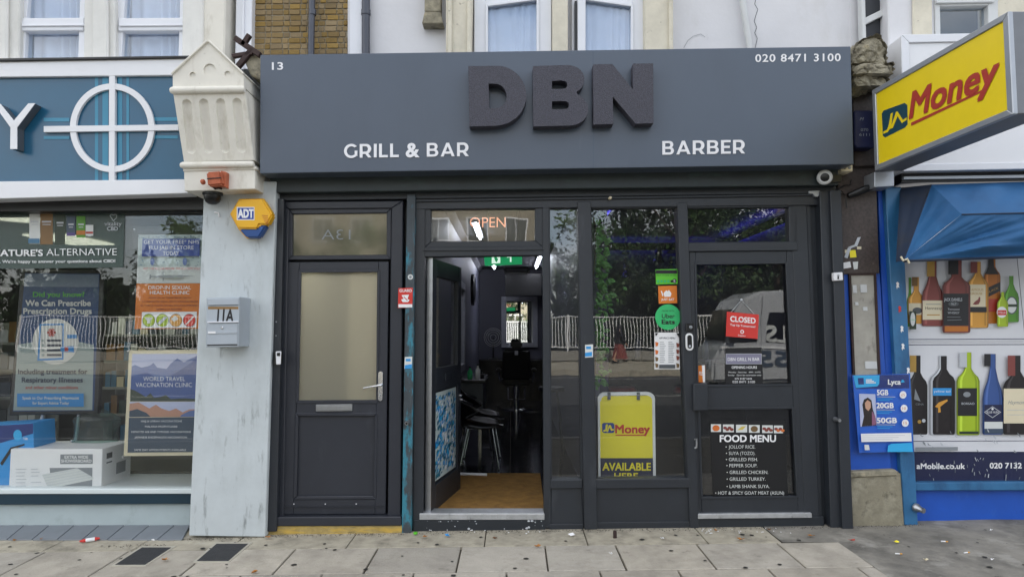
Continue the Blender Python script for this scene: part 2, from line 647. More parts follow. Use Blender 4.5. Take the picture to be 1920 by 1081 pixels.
mat('pier_paint', '#bcc3c5', 0.6, var=0.07, vscale=4, bump=0.10, bscale=18,
    stain=[('#989f9d', 0.5, 0.75, (3.5, 3.5, 1.3), 0.55), ('#565a57', 0.565, 0.69, (14, 14, 3.0), 0.6), ('#cfd3d3', 0.58, 0.75, (3, 3, 1), 0.5)])
mat('plinth_paint', '#a9b5b6', 0.65, var=0.06, vscale=4, stain=[('#7c8582', 0.55, 0.8, (6, 6, 6), 0.5)])
mat('upvc_white', '#d9dbe0', 0.3, var=0.03, vscale=5)
mat('upvc_dirty', '#c4c6c6', 0.45, var=0.05, vscale=5, stain=[('#8b8a84', 0.58, 0.8, (8, 8, 3), 0.4)])
mat('brick_stock', '#8e774c', 0.9, var=0.28, vscale=26, bump=0.5, bscale=60, rand=0.22,
    stain=[('#5b4d35', 0.56, 0.70, (16, 16, 22), 0.75), ('#b9a886', 0.66, 0.74, (24, 24, 24), 0.6)])
mat('mortar', '#8f8776', 0.95, var=0.2, vscale=20, bump=0.4, bscale=50)
mat('downpipe', '#40444f', 0.35, var=0.08, vscale=6)
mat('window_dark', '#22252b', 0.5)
mat('curtain_white', '#c9cdd8', 0.9, var=0.05, vscale=3)
mat('pharmacy_teal', '#1c5573', 0.28, var=0.08, vscale=1.5, stain=[('#3f7e92', 0.62, 0.85, (1.5, 1.5, 1.5), 0.5)])
mat('pharmacy_stripe', '#2a7f9e', 0.35)
mat('pharmacy_white', '#dcdde0', 0.35, var=0.03, vscale=2, stain=[('#b4b2ae', 0.58, 0.85, (2, 2, 5), 0.4)])
mat('alu_side', '#7b7d80', 0.35, 0.7)
mat('teal_dark', '#12303f', 0.35, var=0.1)
mat('black_metal', '#121316', 0.4)
mat('black_plastic', '#0e0f11', 0.35)
mat('chrome', '#cfd1d4', 0.16, 1.0)
mat('steel', '#a6a9ad', 0.33, 0.9, var=0.1, vscale=20)
mat('alu_frame', '#a4a8ae', 0.38, 0.5, var=0.08, vscale=5)
mat('alu_soffit', '#74777c', 0.5, 0.3, var=0.1, vscale=4)
mat('threshold_metal', '#b9bbbd', 0.4, 0.6, var=0.15, vscale=14, stain=[('#55575a', 0.58, 0.72, (18, 18, 18), 0.7)])
mat('threshold_yellow', '#a5905a', 0.9, var=0.25, vscale=16, bump=0.5, bscale=40, stain=[('#c9a546', 0.48, 0.6, (5, 20, 30), 0.7), ('#3c3a2e', 0.6, 0.72, (14, 14, 40), 0.85)])
mat('paving', '#a9a295', 0.88, var=0.12, vscale=5, bump=0.3, bscale=80, rand=0.11,
    stain=[('#7d776b', 0.55, 0.7, (70, 70, 70), 0.4), ('#6f6a60', 0.46, 0.72, (2.6, 2.6, 2.6), 0.62), ('#57534a', 0.6, 0.72, (7, 7, 7), 0.5), ('#a8a394', 0.55, 0.8, (4, 4, 4), 0.5), ('#2b2a28', 0.735, 0.765, (11, 11, 11), 0.8)])
mat('paving_edge', '#a39c8b', 0.9, var=0.2, vscale=9, bump=0.4, bscale=40, stain=[('#5a564c', 0.5, 0.7, (5, 5, 5), 0.65), ('#aeaaa0', 0.6, 0.75, (7, 7, 7), 0.6)])
mat('paving_joint', '#5f5a4f', 0.95, var=0.3, vscale=14, bump=0.4, bscale=50)
mat('patch_concrete', '#807c73', 0.92, var=0.25, vscale=5, bump=0.5, bscale=26,
    stain=[('#4c4a45', 0.46, 0.66, (2.2, 2.2, 2.2), 0.75), ('#a9a59a', 0.54, 0.66, (1.7, 1.7, 1.7), 0.7), ('#94918a', 0.58, 0.7, (3.4, 3.4, 3.4), 0.7), ('#262523', 0.64, 0.7, (14, 14, 14), 0.7)])
mat('ramp_tile', '#747a80', 0.6, var=0.08, vscale=6, rand=0.05, stain=[('#5c5f62', 0.55, 0.8, (6, 6, 6), 0.5)])
mat('cover_tarmac', '#2d2e30', 0.85, var=0.2, vscale=14, bump=0.4, bscale=90)
mat('cover_rim', '#a7a294', 0.85, var=0.12, vscale=12)
mat('gum', '#24231f', 0.8)
mat('leaf_autumn', '#a06c34', 0.8, var=0.4, vscale=60)
mat('leaf_brown', '#6b4a30', 0.8, var=0.4, vscale=60)
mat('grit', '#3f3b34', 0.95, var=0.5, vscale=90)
mat('asphalt', '#3a3b3d', 0.9, var=0.15, vscale=3, bump=0.3, bscale=90)
mat('road_paint', '#b9b9b4', 0.8, var=0.1, vscale=8)
mat('kerb_stone', '#8a877f', 0.85, var=0.1, vscale=6)
mat('granite_brown', '#473e3a', 0.5, var=0.35, vscale=45, spec=0.4, stain=[('#2a2524', 0.5, 0.7, (4, 4, 2), 0.6), ('#7d746b', 0.66, 0.74, (30, 30, 30), 0.6)])
mat('paint_blue', '#1c53b4', 0.4, var=0.10, vscale=4, stain=[('#4a78b8', 0.6, 0.75, (5, 5, 2), 0.5), ('#273347', 0.66, 0.76, (9, 9, 5), 0.6)])
mat('paint_blue_light', '#306a96', 0.45, var=0.15, vscale=5, stain=[('#1d4a73', 0.48, 0.66, (6, 6, 2), 0.75), ('#c9cfd6', 0.70, 0.73, (16, 16, 8), 0.9), ('#4b4a48', 0.68, 0.76, (10, 10, 6), 0.6)])
mat('panel_grey', '#a19d93', 0.6, var=0.15, vscale=9, stain=[('#5e5850', 0.58, 0.72, (12, 12, 6), 0.7)])
mat('rough_stone', '#8b8573', 0.95, var=0.35, vscale=14, bump=0.9, bscale=22, stain=[('#4b463b', 0.52, 0.66, (10, 10, 10), 0.8), ('#b3a584', 0.58, 0.7, (7, 7, 7), 0.6)])
mat('plinth_stone', '#87816f', 0.92, var=0.2, vscale=9, bump=0.5, bscale=30, stain=[('#3e3a33', 0.54, 0.66, (9, 9, 9), 0.75), ('#b9b4a0', 0.5, 0.7, (5, 5, 5), 0.6)])
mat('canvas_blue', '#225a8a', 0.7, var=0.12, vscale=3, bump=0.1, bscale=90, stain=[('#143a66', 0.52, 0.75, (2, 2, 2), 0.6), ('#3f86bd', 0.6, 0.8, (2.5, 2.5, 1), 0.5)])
mat('canvas_shade_trim', '#1b2a41', 0.75, var=0.15, vscale=5, stain=[('#2e2d2c', 0.5, 0.7, (5, 5, 5), 0.6)])  # navy puts the side cheek's shade into the colour; also bar and seams
mat('vinyl_white', '#d4d5d9', 0.35, var=0.03, vscale=3)
mat('terracotta', '#a85a3c', 0.75, var=0.2, vscale=18, bump=0.3, bscale=50)
mat('rust_brown', '#2e1c18', 0.7, var=0.3, vscale=20, stain=[('#6b3a22', 0.62, 0.72, (20, 20, 20), 0.7)])
mat('letterbox_grey', '#a7afb7', 0.4, 0.15, var=0.04, vscale=8)
mat('letterbox_dark', '#7d858e', 0.4, 0.2)
mat('mat_coir', '#9a7236', 0.97, var=0.30, vscale=9, bump=0.8, bscale=220, stain=[('#3a2a18', 0.55, 0.75, (4, 4, 4), 0.6)])
mat('floor_tile', '#1a1b20', 0.12, var=0.08, vscale=3, rand=0.08)
mat('salon_wall', '#565866', 0.5, var=0.05, vscale=2)
mat('salon_back', '#43444f', 0.6)
mat('ceiling_grey', '#4a4b52', 0.7)
mat('bar_wall', '#2a2440', 0.6, var=0.3, vscale=2)
mat('leather_black', '#0d0d0f', 0.42, bump=0.1, bscale=50)
mat('counter_black', '#141417', 0.25)
mat('frame_silver', '#8d8f98', 0.4, 0.2, var=0.1, vscale=18)
mat('mirror', '#e6e8ea', 0.02, 1.0)
mat('leaf_green', '#3a6b2c', 0.55, var=0.3, vscale=12)
mat('hedge_dark', '#16240f', 0.7, var=0.4, vscale=2)
mat('leaf_dark', '#1f3617', 0.6, var=0.3, vscale=2)
mat('leaf_mid', '#2e481c', 0.6, var=0.3, vscale=2)
mat('leaf_light', '#4a6227', 0.6, var=0.3, vscale=2)
mat('bark', '#3b3128', 0.9, var=0.2, vscale=8)
mat('tube_light', '#ffffff', 0.5, emit='#f0f3ff', estr=15.0)
mat('panel_light', '#ffffff', 0.5, emit='#f2f6dc', estr=3.2)
mat('purple_led', '#6a50ff', 0.5, emit='#4a38ff', estr=2.2)
mat('neon_orange', '#e9b9a0', 0.5, emit='#ffa27a', estr=0.35)
mat('exit_green', '#17794a', 0.5, emit='#17794a', estr=0.5)
mat('exit_white', '#d5efe0', 0.5, emit='#d5efe0', estr=0.4)
glass_mat('glass', 1.72, (0.96, 0.975, 0.97), dirt=0.02)
glass_mat('glass_pharm', 1.56, (0.98, 0.985, 0.98), dirt=0.012)
glass_mat('glass_clean', 1.5, (0.93, 0.95, 0.96))
glass_mat('glass_upper', 1.8, (0.90, 0.94, 0.98))
glass_mat('acrylic', 1.22, (0.98, 0.985, 0.985), dirt=0.02)
mat('glass_frosted', '#a5a498', 0.3, spec=0.6)
_n = MATS['glass_frosted'].node_tree
_b = _n.nodes['Principled BSDF']; _b.inputs['Roughness'].default_value = .42
_t = _n.nodes.new('ShaderNodeBsdfTranslucent'); _t.inputs[0].default_value = (.80, .78, .68, 1)
_r = _n.nodes.new('ShaderNodeBsdfRefraction'); _r.inputs['Roughness'].default_value = .38; _r.inputs['IOR'].default_value = 1.05; _r.inputs[0].default_value = (.82, .82, .78, 1)
_x = _n.nodes.new('ShaderNodeMixShader'); _x.inputs[0].default_value = .82
_y = _n.nodes.new('ShaderNodeMixShader'); _y.inputs[0].default_value = .74
_n.links.new(_t.outputs[0], _x.inputs[1]); _n.links.new(_r.outputs[0], _x.inputs[2])
_n.links.new(_b.outputs[0], _y.inputs[1]); _n.links.new(_x.outputs[0], _y.inputs[2]); _n.links.new(_y.outputs[0], _n.nodes['Material Output'].inputs['Surface'])
mat('hall_wall', '#c4bfae', 0.8); mat('hall_dark', '#5a5548', 0.8)
mat('hall_lamp', '#ffffff', 0.5, emit='#fff6e6', estr=65.0)
mat('glass_transom', '#5a584a', 0.07, var=0.14, vscale=3, spec=0.8, coat=0.6)
mat('pharm_wall', '#54554b', 0.8, var=0.06)
mat('pharm_ceiling', '#6d6f62', 0.8)
mat('pharm_floor', '#55564f', 0.4)
mat('shelf_metal', '#8e918c', 0.5)
mat('shelf_white', '#cdd6d6', 0.4)
for n_, c_ in dict(white='#e4e4e4', offwhite='#cfd2cf', black='#101114', ink='#16161b', red='#c8332b', blue='#233f8f', navy='#141b40', skyblue='#2f8fd0',
                   orange='#d2751f', yellow='#efdf2c', yellow_deep='#e8cd18', green='#2fb067', lime='#57b52a', grey='#83888c', grey_dark='#4b5054', cbd_green='#33463f',
                   brown='#7a5a2e', purple='#4e3a7d', tvblue='#163a66', tvgrey='#9fb0ae', cream='#d8cdb0', amber='#b46a1c', amber_light='#cf953a', rosewood='#7d3b36',
                   bottle_green='#4d8a1e', bottle_lime='#9fb81f', bottle_blue='#31508c', wine='#160f12', gold='#b08a3e', slate='#3b4a5c', mountain='#5f73a6', mountain2='#3d5590',
                   mist='#b6bcd8', forest='#263524', sunset='#b98a74', skin='#c79a80', hair='#241a18', pinkgrey='#8d5b78', lyca='#1f5fc4', lyca_light='#2ea6dd',
                   lyca_dark='#1a2f70', teal_dark2='#1d4350', red_brown='#a8382b', rice='#c9692a', meat='#7a3a2c', fishy='#c9b45a', stew='#6b5433', alarm_yellow='#e0a916',
                   alarm_blue='#17437e', tape_brown='#8d6b3c', silver='#b9bdc2', flugrey='#b9c6c4', flumark='#3f6f8e', silverband='#7c7a8e').items():
    mat('ink_' + n_, c_, 0.45, var=0.03, vscale=6)

# ------------------------------------------------------------------ ground
W0, W1 = -9.0, 9.0
g = MB()
for a, b, y0, y1, up in ((-60, 60, 0.4, -4.9, -0.012),):
    g.face([(a, y0, ground_z(a, y0) + up), (b, y0, ground_z(b, y0) + up), (b, y1, ground_z(b, y1) + up), (a, y1, ground_z(a, y1) + up)])
pavement = struct(g, 'pavement', 'paving_joint')

slab_me = None


def slab_quad(name, pts, m, parent, h=0.012, bevel=0.004):
    """a paving piece from world ground points"""
    t = [Vector((p[0], p[1], ground_z(p[0], p[1]) + h - 0.008)) for p in pts]
    b = [Vector((p.x, p.y, p.z - 0.03)) for p in t]
    return MB().prism(t, b).build(name, m, parent, bevel=bevel)


rows = [(-0.38, -0.86), (-0.86, -1.46), (-1.46, -2.06)]
edges0 = [-6.36, -5.76, -5.16, -4.56, -3.96, -3.36, -2.76, -2.16, -1.56, -0.965, -0.365, 0.238, 0.745, 1.33, 1.91, 2.36]
for r_, (ya, yb) in enumerate(rows):
    ed = edges0 if r_ == 0 else [e + (0.33 if r_ == 1 else 0.05) for e in edges0]
    for k in range(len(ed) - 1):
        gp = 0.006
        j = [random.uniform(-0.003, 0.003) for _ in range(4)]
        dz = random.uniform(-0.002, 0.002)
        slab_quad('paving_slab', [(ed[k] + gp, ya - gp + j[0]), (ed[k + 1] - gp, ya - gp + j[1]), (ed[k + 1] - gp + j[2], yb + gp), (ed[k] + gp + j[3], yb + gp)],
                  'paving', pavement, 0.012 + dz)
# worn concrete strip along the shopfronts
xs = [-6.4, -4.7, -3.4, -2.75, -2.05, -1.2, -0.2, 0.55, 1.42, 1.95]
for k in range(len(xs) - 1):
    slab_quad('concrete_strip', [(xs[k] + .004, 0.12), (xs[k + 1] - .004, 0.12), (xs[k + 1] - .004, -0.37 + random.uniform(-.012, .004)), (xs[k] + .004, -0.37 + random.uniform(-.012, .004))],
              'paving_edge', pavement, 0.011, 0.003)
# broken, patched concrete on the right
def patch_z(x, y):
    return (x, y, ground_z(x, y) + 0.003 + 0.006 * mnoise.noise(Vector((x * 3, y * 3, 0))) - 0.02 * max(0, mnoise.noise(Vector((x * 1.5 + 4, y * 1.9, 2))) - 0.25))


gr = MB()
gr.grid(lambda u, v: patch_z(1.955 + u * 5.0, .4 - v * .78), 90, 16)
gr.grid(lambda u, v: patch_z(2.35 + u * 4.6, -.3805 - v * 1.8), 90, 36)
gr.build('patched_concrete', 'patch_concrete', pavement, smooth=True)


def gnd_quad(q, up):
    return [G(x, y, up) for x, y in q]


# inspection covers set in the pavement
for lab, q in (('black tarmac-filled square access cover nearer the pharmacy window', [(266, 1025), (321, 1025), (272, 1057), (216, 1057)]),
               ('black tarmac-filled square access cover in front of the grey pier', [(406, 1018), (465, 1018), (428, 1050), (369, 1050)])):
    cx = sum(x for x, y in q) / 4; cy = sum(y for x, y in q) / 4
    o_ = gnd_quad([(cx + (x - cx) * 1.18, cy + (y - cy) * 1.16) for x, y in q], 0.0085)
    i_ = gnd_quad(q, 0.011)
    t = thing('access_cover', lab, 'access cover', (sum(o_, Vector()) / 4), 'access covers in the pavement')
    MB().prism(o_, [p - Vector((0, 0, .02)) for p in o_]).build('rim', 'cover_rim', t, bevel=.002)
    MB().prism(i_, [p - Vector((0, 0, .006)) for p in i_]).build('infill', 'cover_tarmac', t, bevel=.001)

# chewing gum trodden into the slabs
gm = MB()
for k in range(95):
    x = random.uniform(-4.2, 3.6); y = random.uniform(-1.5, -0.15)
    r_ = random.uniform(0.007, 0.019)
    gm.face([(x + r_ * math.cos(a * .785) * random.uniform(.75, 1.2), y + r_ * math.sin(a * .785) * random.uniform(.75, 1.2), ground_z(x, y) + 0.0085) for a in range(8)])
props(gm.build('chewing_gum', 'gum', None, base=(0, 0, 0)), 'black trodden chewing gum spots over the paving', 'gum', kind='stuff')

# road and far side
rd = MB(); rd.face([(-80, -4.9, -.24), (80, -4.9, -.24), (80, -19.1, -.05), (-80, -19.1, -.05)])
struct(rd, 'road', 'asphalt')
kb = MB(); kb.prism([(-60, -4.9, ground_z(-60, -4.9)), (60, -4.9, ground_z(60, -4.9)), (60, -5.05, ground_z(60, -5.05)), (-60, -5.05, ground_z(-60, -5.05))],
                    [(-60, -4.9, -1.3), (60, -4.9, -1.3), (60, -5.05, -1.3), (-60, -5.05, -1.3)])
struct(kb, 'near_kerb', 'kerb_stone')
fp = MB(); fp.prism([(-80, -19, .12), (80, -19, .12), (80, -46, .25), (-80, -46, .25)], [(-80, -19, -1), (80, -19, -1), (80, -46, -1), (-80, -46, -1)])
struct(fp, 'far_pavement', 'paving_edge')
rl = MB()
for x in range(-40, 40, 6):
    rl.face([(x, -11.95, -.137), (x + 3, -11.95, -.137), (x + 3, -12.08, -.135), (x, -12.08, -.135)])
for y in (-5.5, -17.9):
    z = -.24 + (-4.9 - y) / 14.2 * .19 + .004
    rl.face([(-70, y, z), (70, y, z), (70, y - .1, z + .002), (-70, y - .1, z + .002)])
struct(rl, 'road_markings', 'road_paint')
far = MB(); far.face([(-600, -46, -.1), (600, -46, -.1), (600, -900, -.1), (-600, -900, -.1)]); far.face([(-600, 12, -.1), (600, 12, -.1), (600, 600, -.1), (-600, 600, -.1)])
struct(far, 'ground', 'asphalt')

# ================================================================== THE CENTRAL BUILDING (number 13)
UW = 0.25                                   # upper wall plane
shop = thing('shop_building', 'grey fronted terrace shop with off-white upper wall and yellow brick strip', 'building', (0, 0, 0))
zt = P(960, -60, UW).z
w = MB()
w.pq([(652, -60), (1592, -60), (1600, 130), (652, 130)], UW, UW + .3)
w.build('upper_wall', 'render_white', shop)
MB().pq([(656, -60), (678, -60), (678, 130), (656, 130)], UW - .03, UW).build('plaster_strip', 'upvc_white', shop)
# brick strip, each brick a piece of its own
MB().pq([(470, -60), (655, -60), (655, 130), (466, 130)], UW + .02, UW + .3).build('brick_bed', 'mortar', shop)
bme = bpy.data.meshes.new('brick')
bm = bmesh.new(); bmesh.ops.create_cube(bm, size=1.0)
bmesh.ops.bevel(bm, geom=list(bm.edges), offset=0.05, segments=1, affect='EDGES')
bm.to_mesh(bme); bm.free(); bme.materials.append(MATS['brick_stock'])
xL, xR = P(474, 50, UW).x, P(652, 50, UW).x
ch = 11.25 * (UW + CAMD) / FPX
zb = P(560, 112, UW).z
for c_ in range(15):
    x = xL - (0.06 if c_ % 2 else 0.0)
    k = c_ % 2
    while x < xR:
        ln = (0.102 if k % 2 == 0 else 0.054) * random.uniform(.93, 1.07)
        a, b = max(x, xL), min(x + ln, xR)
        if b - a > .018:
            o = bpy.data.objects.new('brick', bme); COL.objects.link(o); o.parent = shop
            o.location = ((a + b) / 2, UW + .029 + random.uniform(-.004, .003), zb + (c_ + .5) * ch + SH * ((a + b) / 2 + 1.7))
            o.scale = (b - a - .008, .034, ch - .0085 + random.uniform(-.0015, .001))
            o.rotation_euler = (0, random.uniform(-.012, .012) - SH, 0)
        x += ln; k += 1
# downpipes
for n_, xp, r_, lab in (('downpipe', 586, .027, 'dark grey downpipe on the yellow brick strip'), ('downpipe', 686, .034, 'dark grey downpipe on the white plaster beside the brick')):
    t = thing(n_, lab, 'downpipe', P(xp, 102, UW - .05), 'downpipes above the fascia')
    p0, p1 = P(xp + (-3 if r_ < .03 else 0), 112, UW - .05), P(xp, -60, UW - .05)
    MB().tube([p0, p1], r_, 14).build('pipe', 'downpipe', t, smooth=True)
    for yy in (24, -30):
        q = P(xp, yy, UW - .05)
        MB().tube([q - Vector((0, 0, .022)), q + Vector((0, 0, .022))], r_ * 1.16, 14).build('collar', 'downpipe', t, smooth=True)
# white diagonal waste pipe
q0, q1 = P(1407, 100, UW - .05), P(1386, -40, UW - .05)
solo(MB().tube([q0, q0.lerp(q1, .5), q1], .026, 12), 'waste_pipe', 'upvc_dirty', 'slanting white waste pipe on the cracked upper wall', 'pipe', smooth=True)
# crack in the render
cr = Print(onY(UW), .002)
pts = [(1419, -8), (1415, 8), (1421, 18), (1417, 30), (1414, 40), (1419, 52), (1415, 62), (1420, 72), (1416, 90)]
for a, b in zip(pts, pts[1:]): cr.line(*a, *b, 1.1, 'ink_grey_dark')
pts = [(1282, 90), (1290, 76), (1300, 68), (1314, 64), (1322, 70)]
for a, b in zip(pts, pts[1:]): cr.line(*a, *b, .8, 'ink_grey')
cr.build('wall_crack', None, shop)
# vent / stone block
MB().pq([(796, -40), (826, -40), (826, 22), (796, 22)], UW - .12, UW).pq([(796, 22), (826, 22), (831, 44), (791, 44)], UW - .12, UW).build('stone_block', 'rough_stone', shop, bevel=.006)
# piers between the arched windows
for nm, q, mm in (('window_pier', [(836, -60), (887, -60), (884, 110), (836, 110)], 'stone_cream'), ('window_pier', [(1036, -60), (1065, -60), (1065, 110), (1036, 110)], 'stone_cream'),
                  ('window_pier', [(1208, -60), (1262, -60), (1263, 110), (1210, 110)], 'stone_cream')):
    MB().pq(q, UW - .14, UW + .05).build(nm, mm, shop, bevel=.008)
for q in ([(840, -60), (848, -60), (847, 110), (839, 110)], [(876, -60), (884, -60), (883, 110), (875, 110)], [(1254, -60), (1261, -60), (1262, 110), (1255, 110)]):
    MB().pq(q, UW - .165, UW - .14).build('pier_moulding', 'stone_cream', shop, bevel=.006)


def upper_window(px0, px1, slope, frame_l, frame_r, label_open):
    win = MB()
    # arched head frame
    o = [(px0 - frame_l, -40), (px1 + frame_r, -40), (px1 + frame_r, 112), (px0 - frame_l, 112)]
    i = [(px0, 12 if slope > 0 else 0), (px1, 0 if slope > 0 else 12), (px1, 106), (px0, 106)]
    wobj = win.pframe(o, i, UW - .06, UW + .03).build('window_frame', 'upvc_white', shop, bevel=.004)
    b = MB().pframe([(px0 - 5, i[0][1] - 5), (px1 + 5, i[1][1] - 5), (px1 + 5, 112), (px0 - 5, 112)], i, UW - .075, UW - .06)
    b.build('glazing_bead', 'upvc_white', wobj, bevel=.003)
    MB().pq([(px0 - 2, -12), (px1 + 2, -12), (px1 + 2, 110), (px0 - 2, 110)], UW - .035, UW - .03).build('pane', 'glass_upper', wobj)

    def cf(u, v):
        x = px0 - 4 + u * (px1 - px0 + 8)
        p = P(x, -20 + v * 130, UW - .014)
        return (p.x, p.y + .008 * math.sin(u * 34 + 2 * math.sin(u * 9)), p.z)
    MB().grid(cf, 60, 2).build('net_curtain', 'curtain_white', wobj, smooth=True)
    return wobj


upper_window(915, 1006, 1, 26, 28, False)
upper_window(1098, 1183, -1, 26, 24, True)
MB().pq([(1083, -20), (1098, -20), (1098, 112), (1083, 112)], UW - .11, UW - .06).build('open_sash', 'upvc_white', shop, bevel=.004)
MB().pq([(1077.5, 2), (1082, 2), (1082, 112), (1077.5, 112)], UW - .10, UW - .05).build('sash_gap', 'black_metal', shop)
# dark room behind the upper windows
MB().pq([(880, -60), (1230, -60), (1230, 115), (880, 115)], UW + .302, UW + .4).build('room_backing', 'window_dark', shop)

# ------------------------------------------------------------------ fascia sign
FQ = [(488, 103), (1595, 87), (1601, 308), (487, 325)]
FY = -0.28
fs = thing('fascia_sign', 'long flat slate-grey fascia sign with raised black DBN letters', 'sign', P(1045, 318, FY))
MB().pq(FQ, FY, 0.24).build('panel', 'fascia_grey', fs, bevel=.004)
seam = Print(onY(FY), .0008)
seam.line(1112, 95, 1112.6, 314, 0.8, 'ink_slate')
seam.build('panel_seam', None, fs)


def f3(a, b):
    return P(a, b, FY)


LD = (0, -.095, 0)
D_o = [(878, 124)] + [(930, 123.5)] + arc(930, 179, 57, -80, 80, 16, 56) + [(930, 236), (880, 237)]
D_i = [(916, 157)] + arc(928, 180, 22, -85, 85, 10, 23) + [(917, 203)]
B_o = [(999, 124), (1067, 122)] + arc(1068, 149, 28, -70, 62, 10, 26) + [(1082, 176)] + arc(1070, 205, 33, -58, 80, 12, 30) + [(1068, 235.5), (1000, 237)]
B_i1 = [(1035, 152), (1052, 151)] + arc(1056, 159, 8, -70, 70, 6, 7.5) + [(1052, 167), (1035, 167)]
B_i2 = [(1035, 190), (1054, 189.5)] + arc(1059, 197, 8, -70, 70, 6, 7.5) + [(1054, 205), (1035, 205)]
N_o = [(1112, 121), (1148, 120), (1187, 168), (1187, 119.5), (1225, 119), (1225.5, 231), (1192, 232), (1149, 181), (1150, 232.5), (1113, 233.5)]
for nm, lp in (('letter_d', [D_o, D_i]), ('letter_b', [B_o, B_i1, B_i2]), ('letter_n', [N_o])):
    # a straight loop in pixels, moved out so that its front face lands where the photo shows it
    k = (CAMD + FY - .095) / (CAMD + FY)
    o = loops_solid('raised_letter', lp, 'letter_glitter', fs, lambda a, b: P(a, b, FY - .095), (0, .094, 0))
sign_letters('GRILL & BAR', 645, 879, 296, 25.5, FY, .007, 'sign_white', fs, 3.4)
sign_letters('BARBER', 1242, 1397, 290, 25.5, FY, .007, 'sign_white', fs, 2.4)
letters3d('lettering', '020 8471 3100', 1416, 1576, 116.5, 14, FY, .003, 'sign_white', fs, bold=.012, tilt=1.6, spacing=1.12)
letters3d('house_number', '13', 510, 531, 131, 13.5, FY, .003, 'sign_white', fs, bold=.014, tilt=.2)

# ------------------------------------------------------------------ shutter housing and guides
MB().pq([(505, 318), (1572, 302), (1572, 347), (508, 361)], -.11, .22).build('shutter_housing', 'shutter_green', shop, bevel=.006)
MB().pq([(512, 361), (1568, 347), (1568, 362), (512, 376)], -.03, .2).build('shutter_lintel', 'anthracite_panel', shop, bevel=.004)
MB().pq([(498, 327), (1590, 310), (1590, 314), (498, 331)], -.14, .1).build('fascia_drip', 'steel', shop)
MB().pq([(519, 372), (532, 372), (518, 996), (499, 996)], -.075, .1).build('shutter_guide', 'anthracite', shop, bevel=.004)
gd = MB().pq([(1537, 358), (1556, 358), (1578, 991), (1558, 991)], -.06, .12).build('shutter_guide', 'anthracite', shop, bevel=.004)
MB().pq([(1557, 357), (1577, 356), (1600, 992), (1580, 992)], -.09, .12).build('shutter_guide', 'anthracite', shop, bevel=.004)
MB().pq([(778, 364), (1545, 354), (1545, 384), (778, 392)], -.012, .12).build('shopfront_head', 'anthracite', shop, bevel=.003)
MB().pq([(779, 375), (1548, 363), (1548, 366), (779, 378)], -.03, .0).build('head_trim', 'anthracite_panel', shop)

# ------------------------------------------------------------------ flat door, number 13A
door = MB().pframe([(525, 378), (756, 376), (751, 986), (502, 986)], [(541, 392), (734, 390), (727, 968), (531, 968)], -.01, .09).build('flat_door_frame', 'anthracite_door', shop, bevel=.006)
MB().pq([(734, 382), (747, 382), (742, 972), (727, 972)], .012, .1).build('extension_profile', 'anthracite_door', door, bevel=.003)
MB().pframe([(541, 392), (734, 390), (733, 486), (540, 487)], [(548, 401), (725, 399), (725, 477), (548, 479)], .008, .08).build('transom_frame', 'anthracite_door', door, bevel=.004)
leaf = MB()
leaf.pq([(540, 491), (561, 491), (550, 964), (527, 964)], .006, .075)
leaf.pq([(710, 490), (729, 490), (723, 963), (703, 963)], .006, .075)
leaf.pq([(561, 491), (710, 490), (709, 507), (561, 508)], .006, .075)
leaf.pq([(556, 752), (706.5, 752), (706, 775), (555, 775)], .006, .075)
leaf.pq([(551, 934), (704, 933), (703, 963), (550, 964)], .006, .075)
leaf.pq([(555, 775), (706, 775), (704, 934), (551, 935)], .022, .07)
fd = leaf.build('flat_door', 'anthracite_door', shop, bevel=.004)
MB().pframe([(559, 505), (712, 504), (709, 756), (554, 756)], [(565, 511), (707, 510), (705, 749), (560, 750)], -.002, .01).build('glazing_bead', 'anthracite_door', fd, bevel=.003)
MB().pframe([(553, 773), (708, 773), (706, 936), (549, 937)], [(559, 780), (702, 780), (700, 929), (556, 930)], -.001, .024).build('panel_moulding', 'anthracite_door', fd, bevel=.006)
MB().pframe([(531, 948), (722, 947), (722, 951), (531, 952)], [(533, 949), (720, 948), (720, 950), (533, 951)], .0, .008).build('drip_bar', 'anthracite_door', fd)
MB().pq([(560, 508), (711, 507), (709, 753), (556, 753)], .024, .030).build('frosted_pane', 'glass_frosted', fd)
MB().pq([(545, 398), (729, 396), (729, 482), (545, 483)], .03, .036).build('transom_pane', 'glass_transom', door)
tp = Print(onY(.03), .0006)
v_ = tp.text('13A', 657, 603, 449, 19, 'ink_grey', bold=-.012)
tp.build('etched_number', None, door)
MB().pq([(592, 758), (660, 757), (660, 770), (592, 771)], -.006, .01).build('letter_plate', 'steel', fd, bevel=.003)
MB().pq([(595, 761), (657, 760), (657, 768), (595, 769)], -.010, -.006).build('letter_flap', 'steel', fd, bevel=.002)
hp = loops_solid('handle_plate', [arc(713.5, 700, 4.4, 180, 360, 8) + arc(713, 747, 4.4, 0, 180, 8)], 'chrome', fd, lambda a, b: P(a, b, -.006), (0, .012, 0), bevel=.002)
a = P(713, 722, -.006); b = P(713, 722, -.055); c = P(681, 727, -.06)
MB().tube([a, b, b.lerp(c, .15), c], [.008, .009, .0085, .006], 10).build('handle_lever', 'chrome', fd, smooth=True)
k_ = P(713, 740, -.006)
MB().lathe([(.008, 0), (.008, .006), (.002, .007)], 12, k_, (0, -1, 0)).build('keyhole', 'steel', fd)
for x in (551, 610, 668):
    MB().lathe([(.005, 0), (.0045, .003), (.001, .004)], 8, P(x, 944, .006), (0, -1, 0)).build('screw_cap', 'sign_white', fd)
MB().pq([(499, 969), (752, 968), (752, 985), (497, 986)], -.06, .1).build('door_sill', 'anthracite_door', door, bevel=.006)
MB().pq([(495, 985), (755, 984), (755, 1006), (494, 1008)], -.05, .14).build('threshold_step', 'threshold_yellow', shop, bevel=.008)

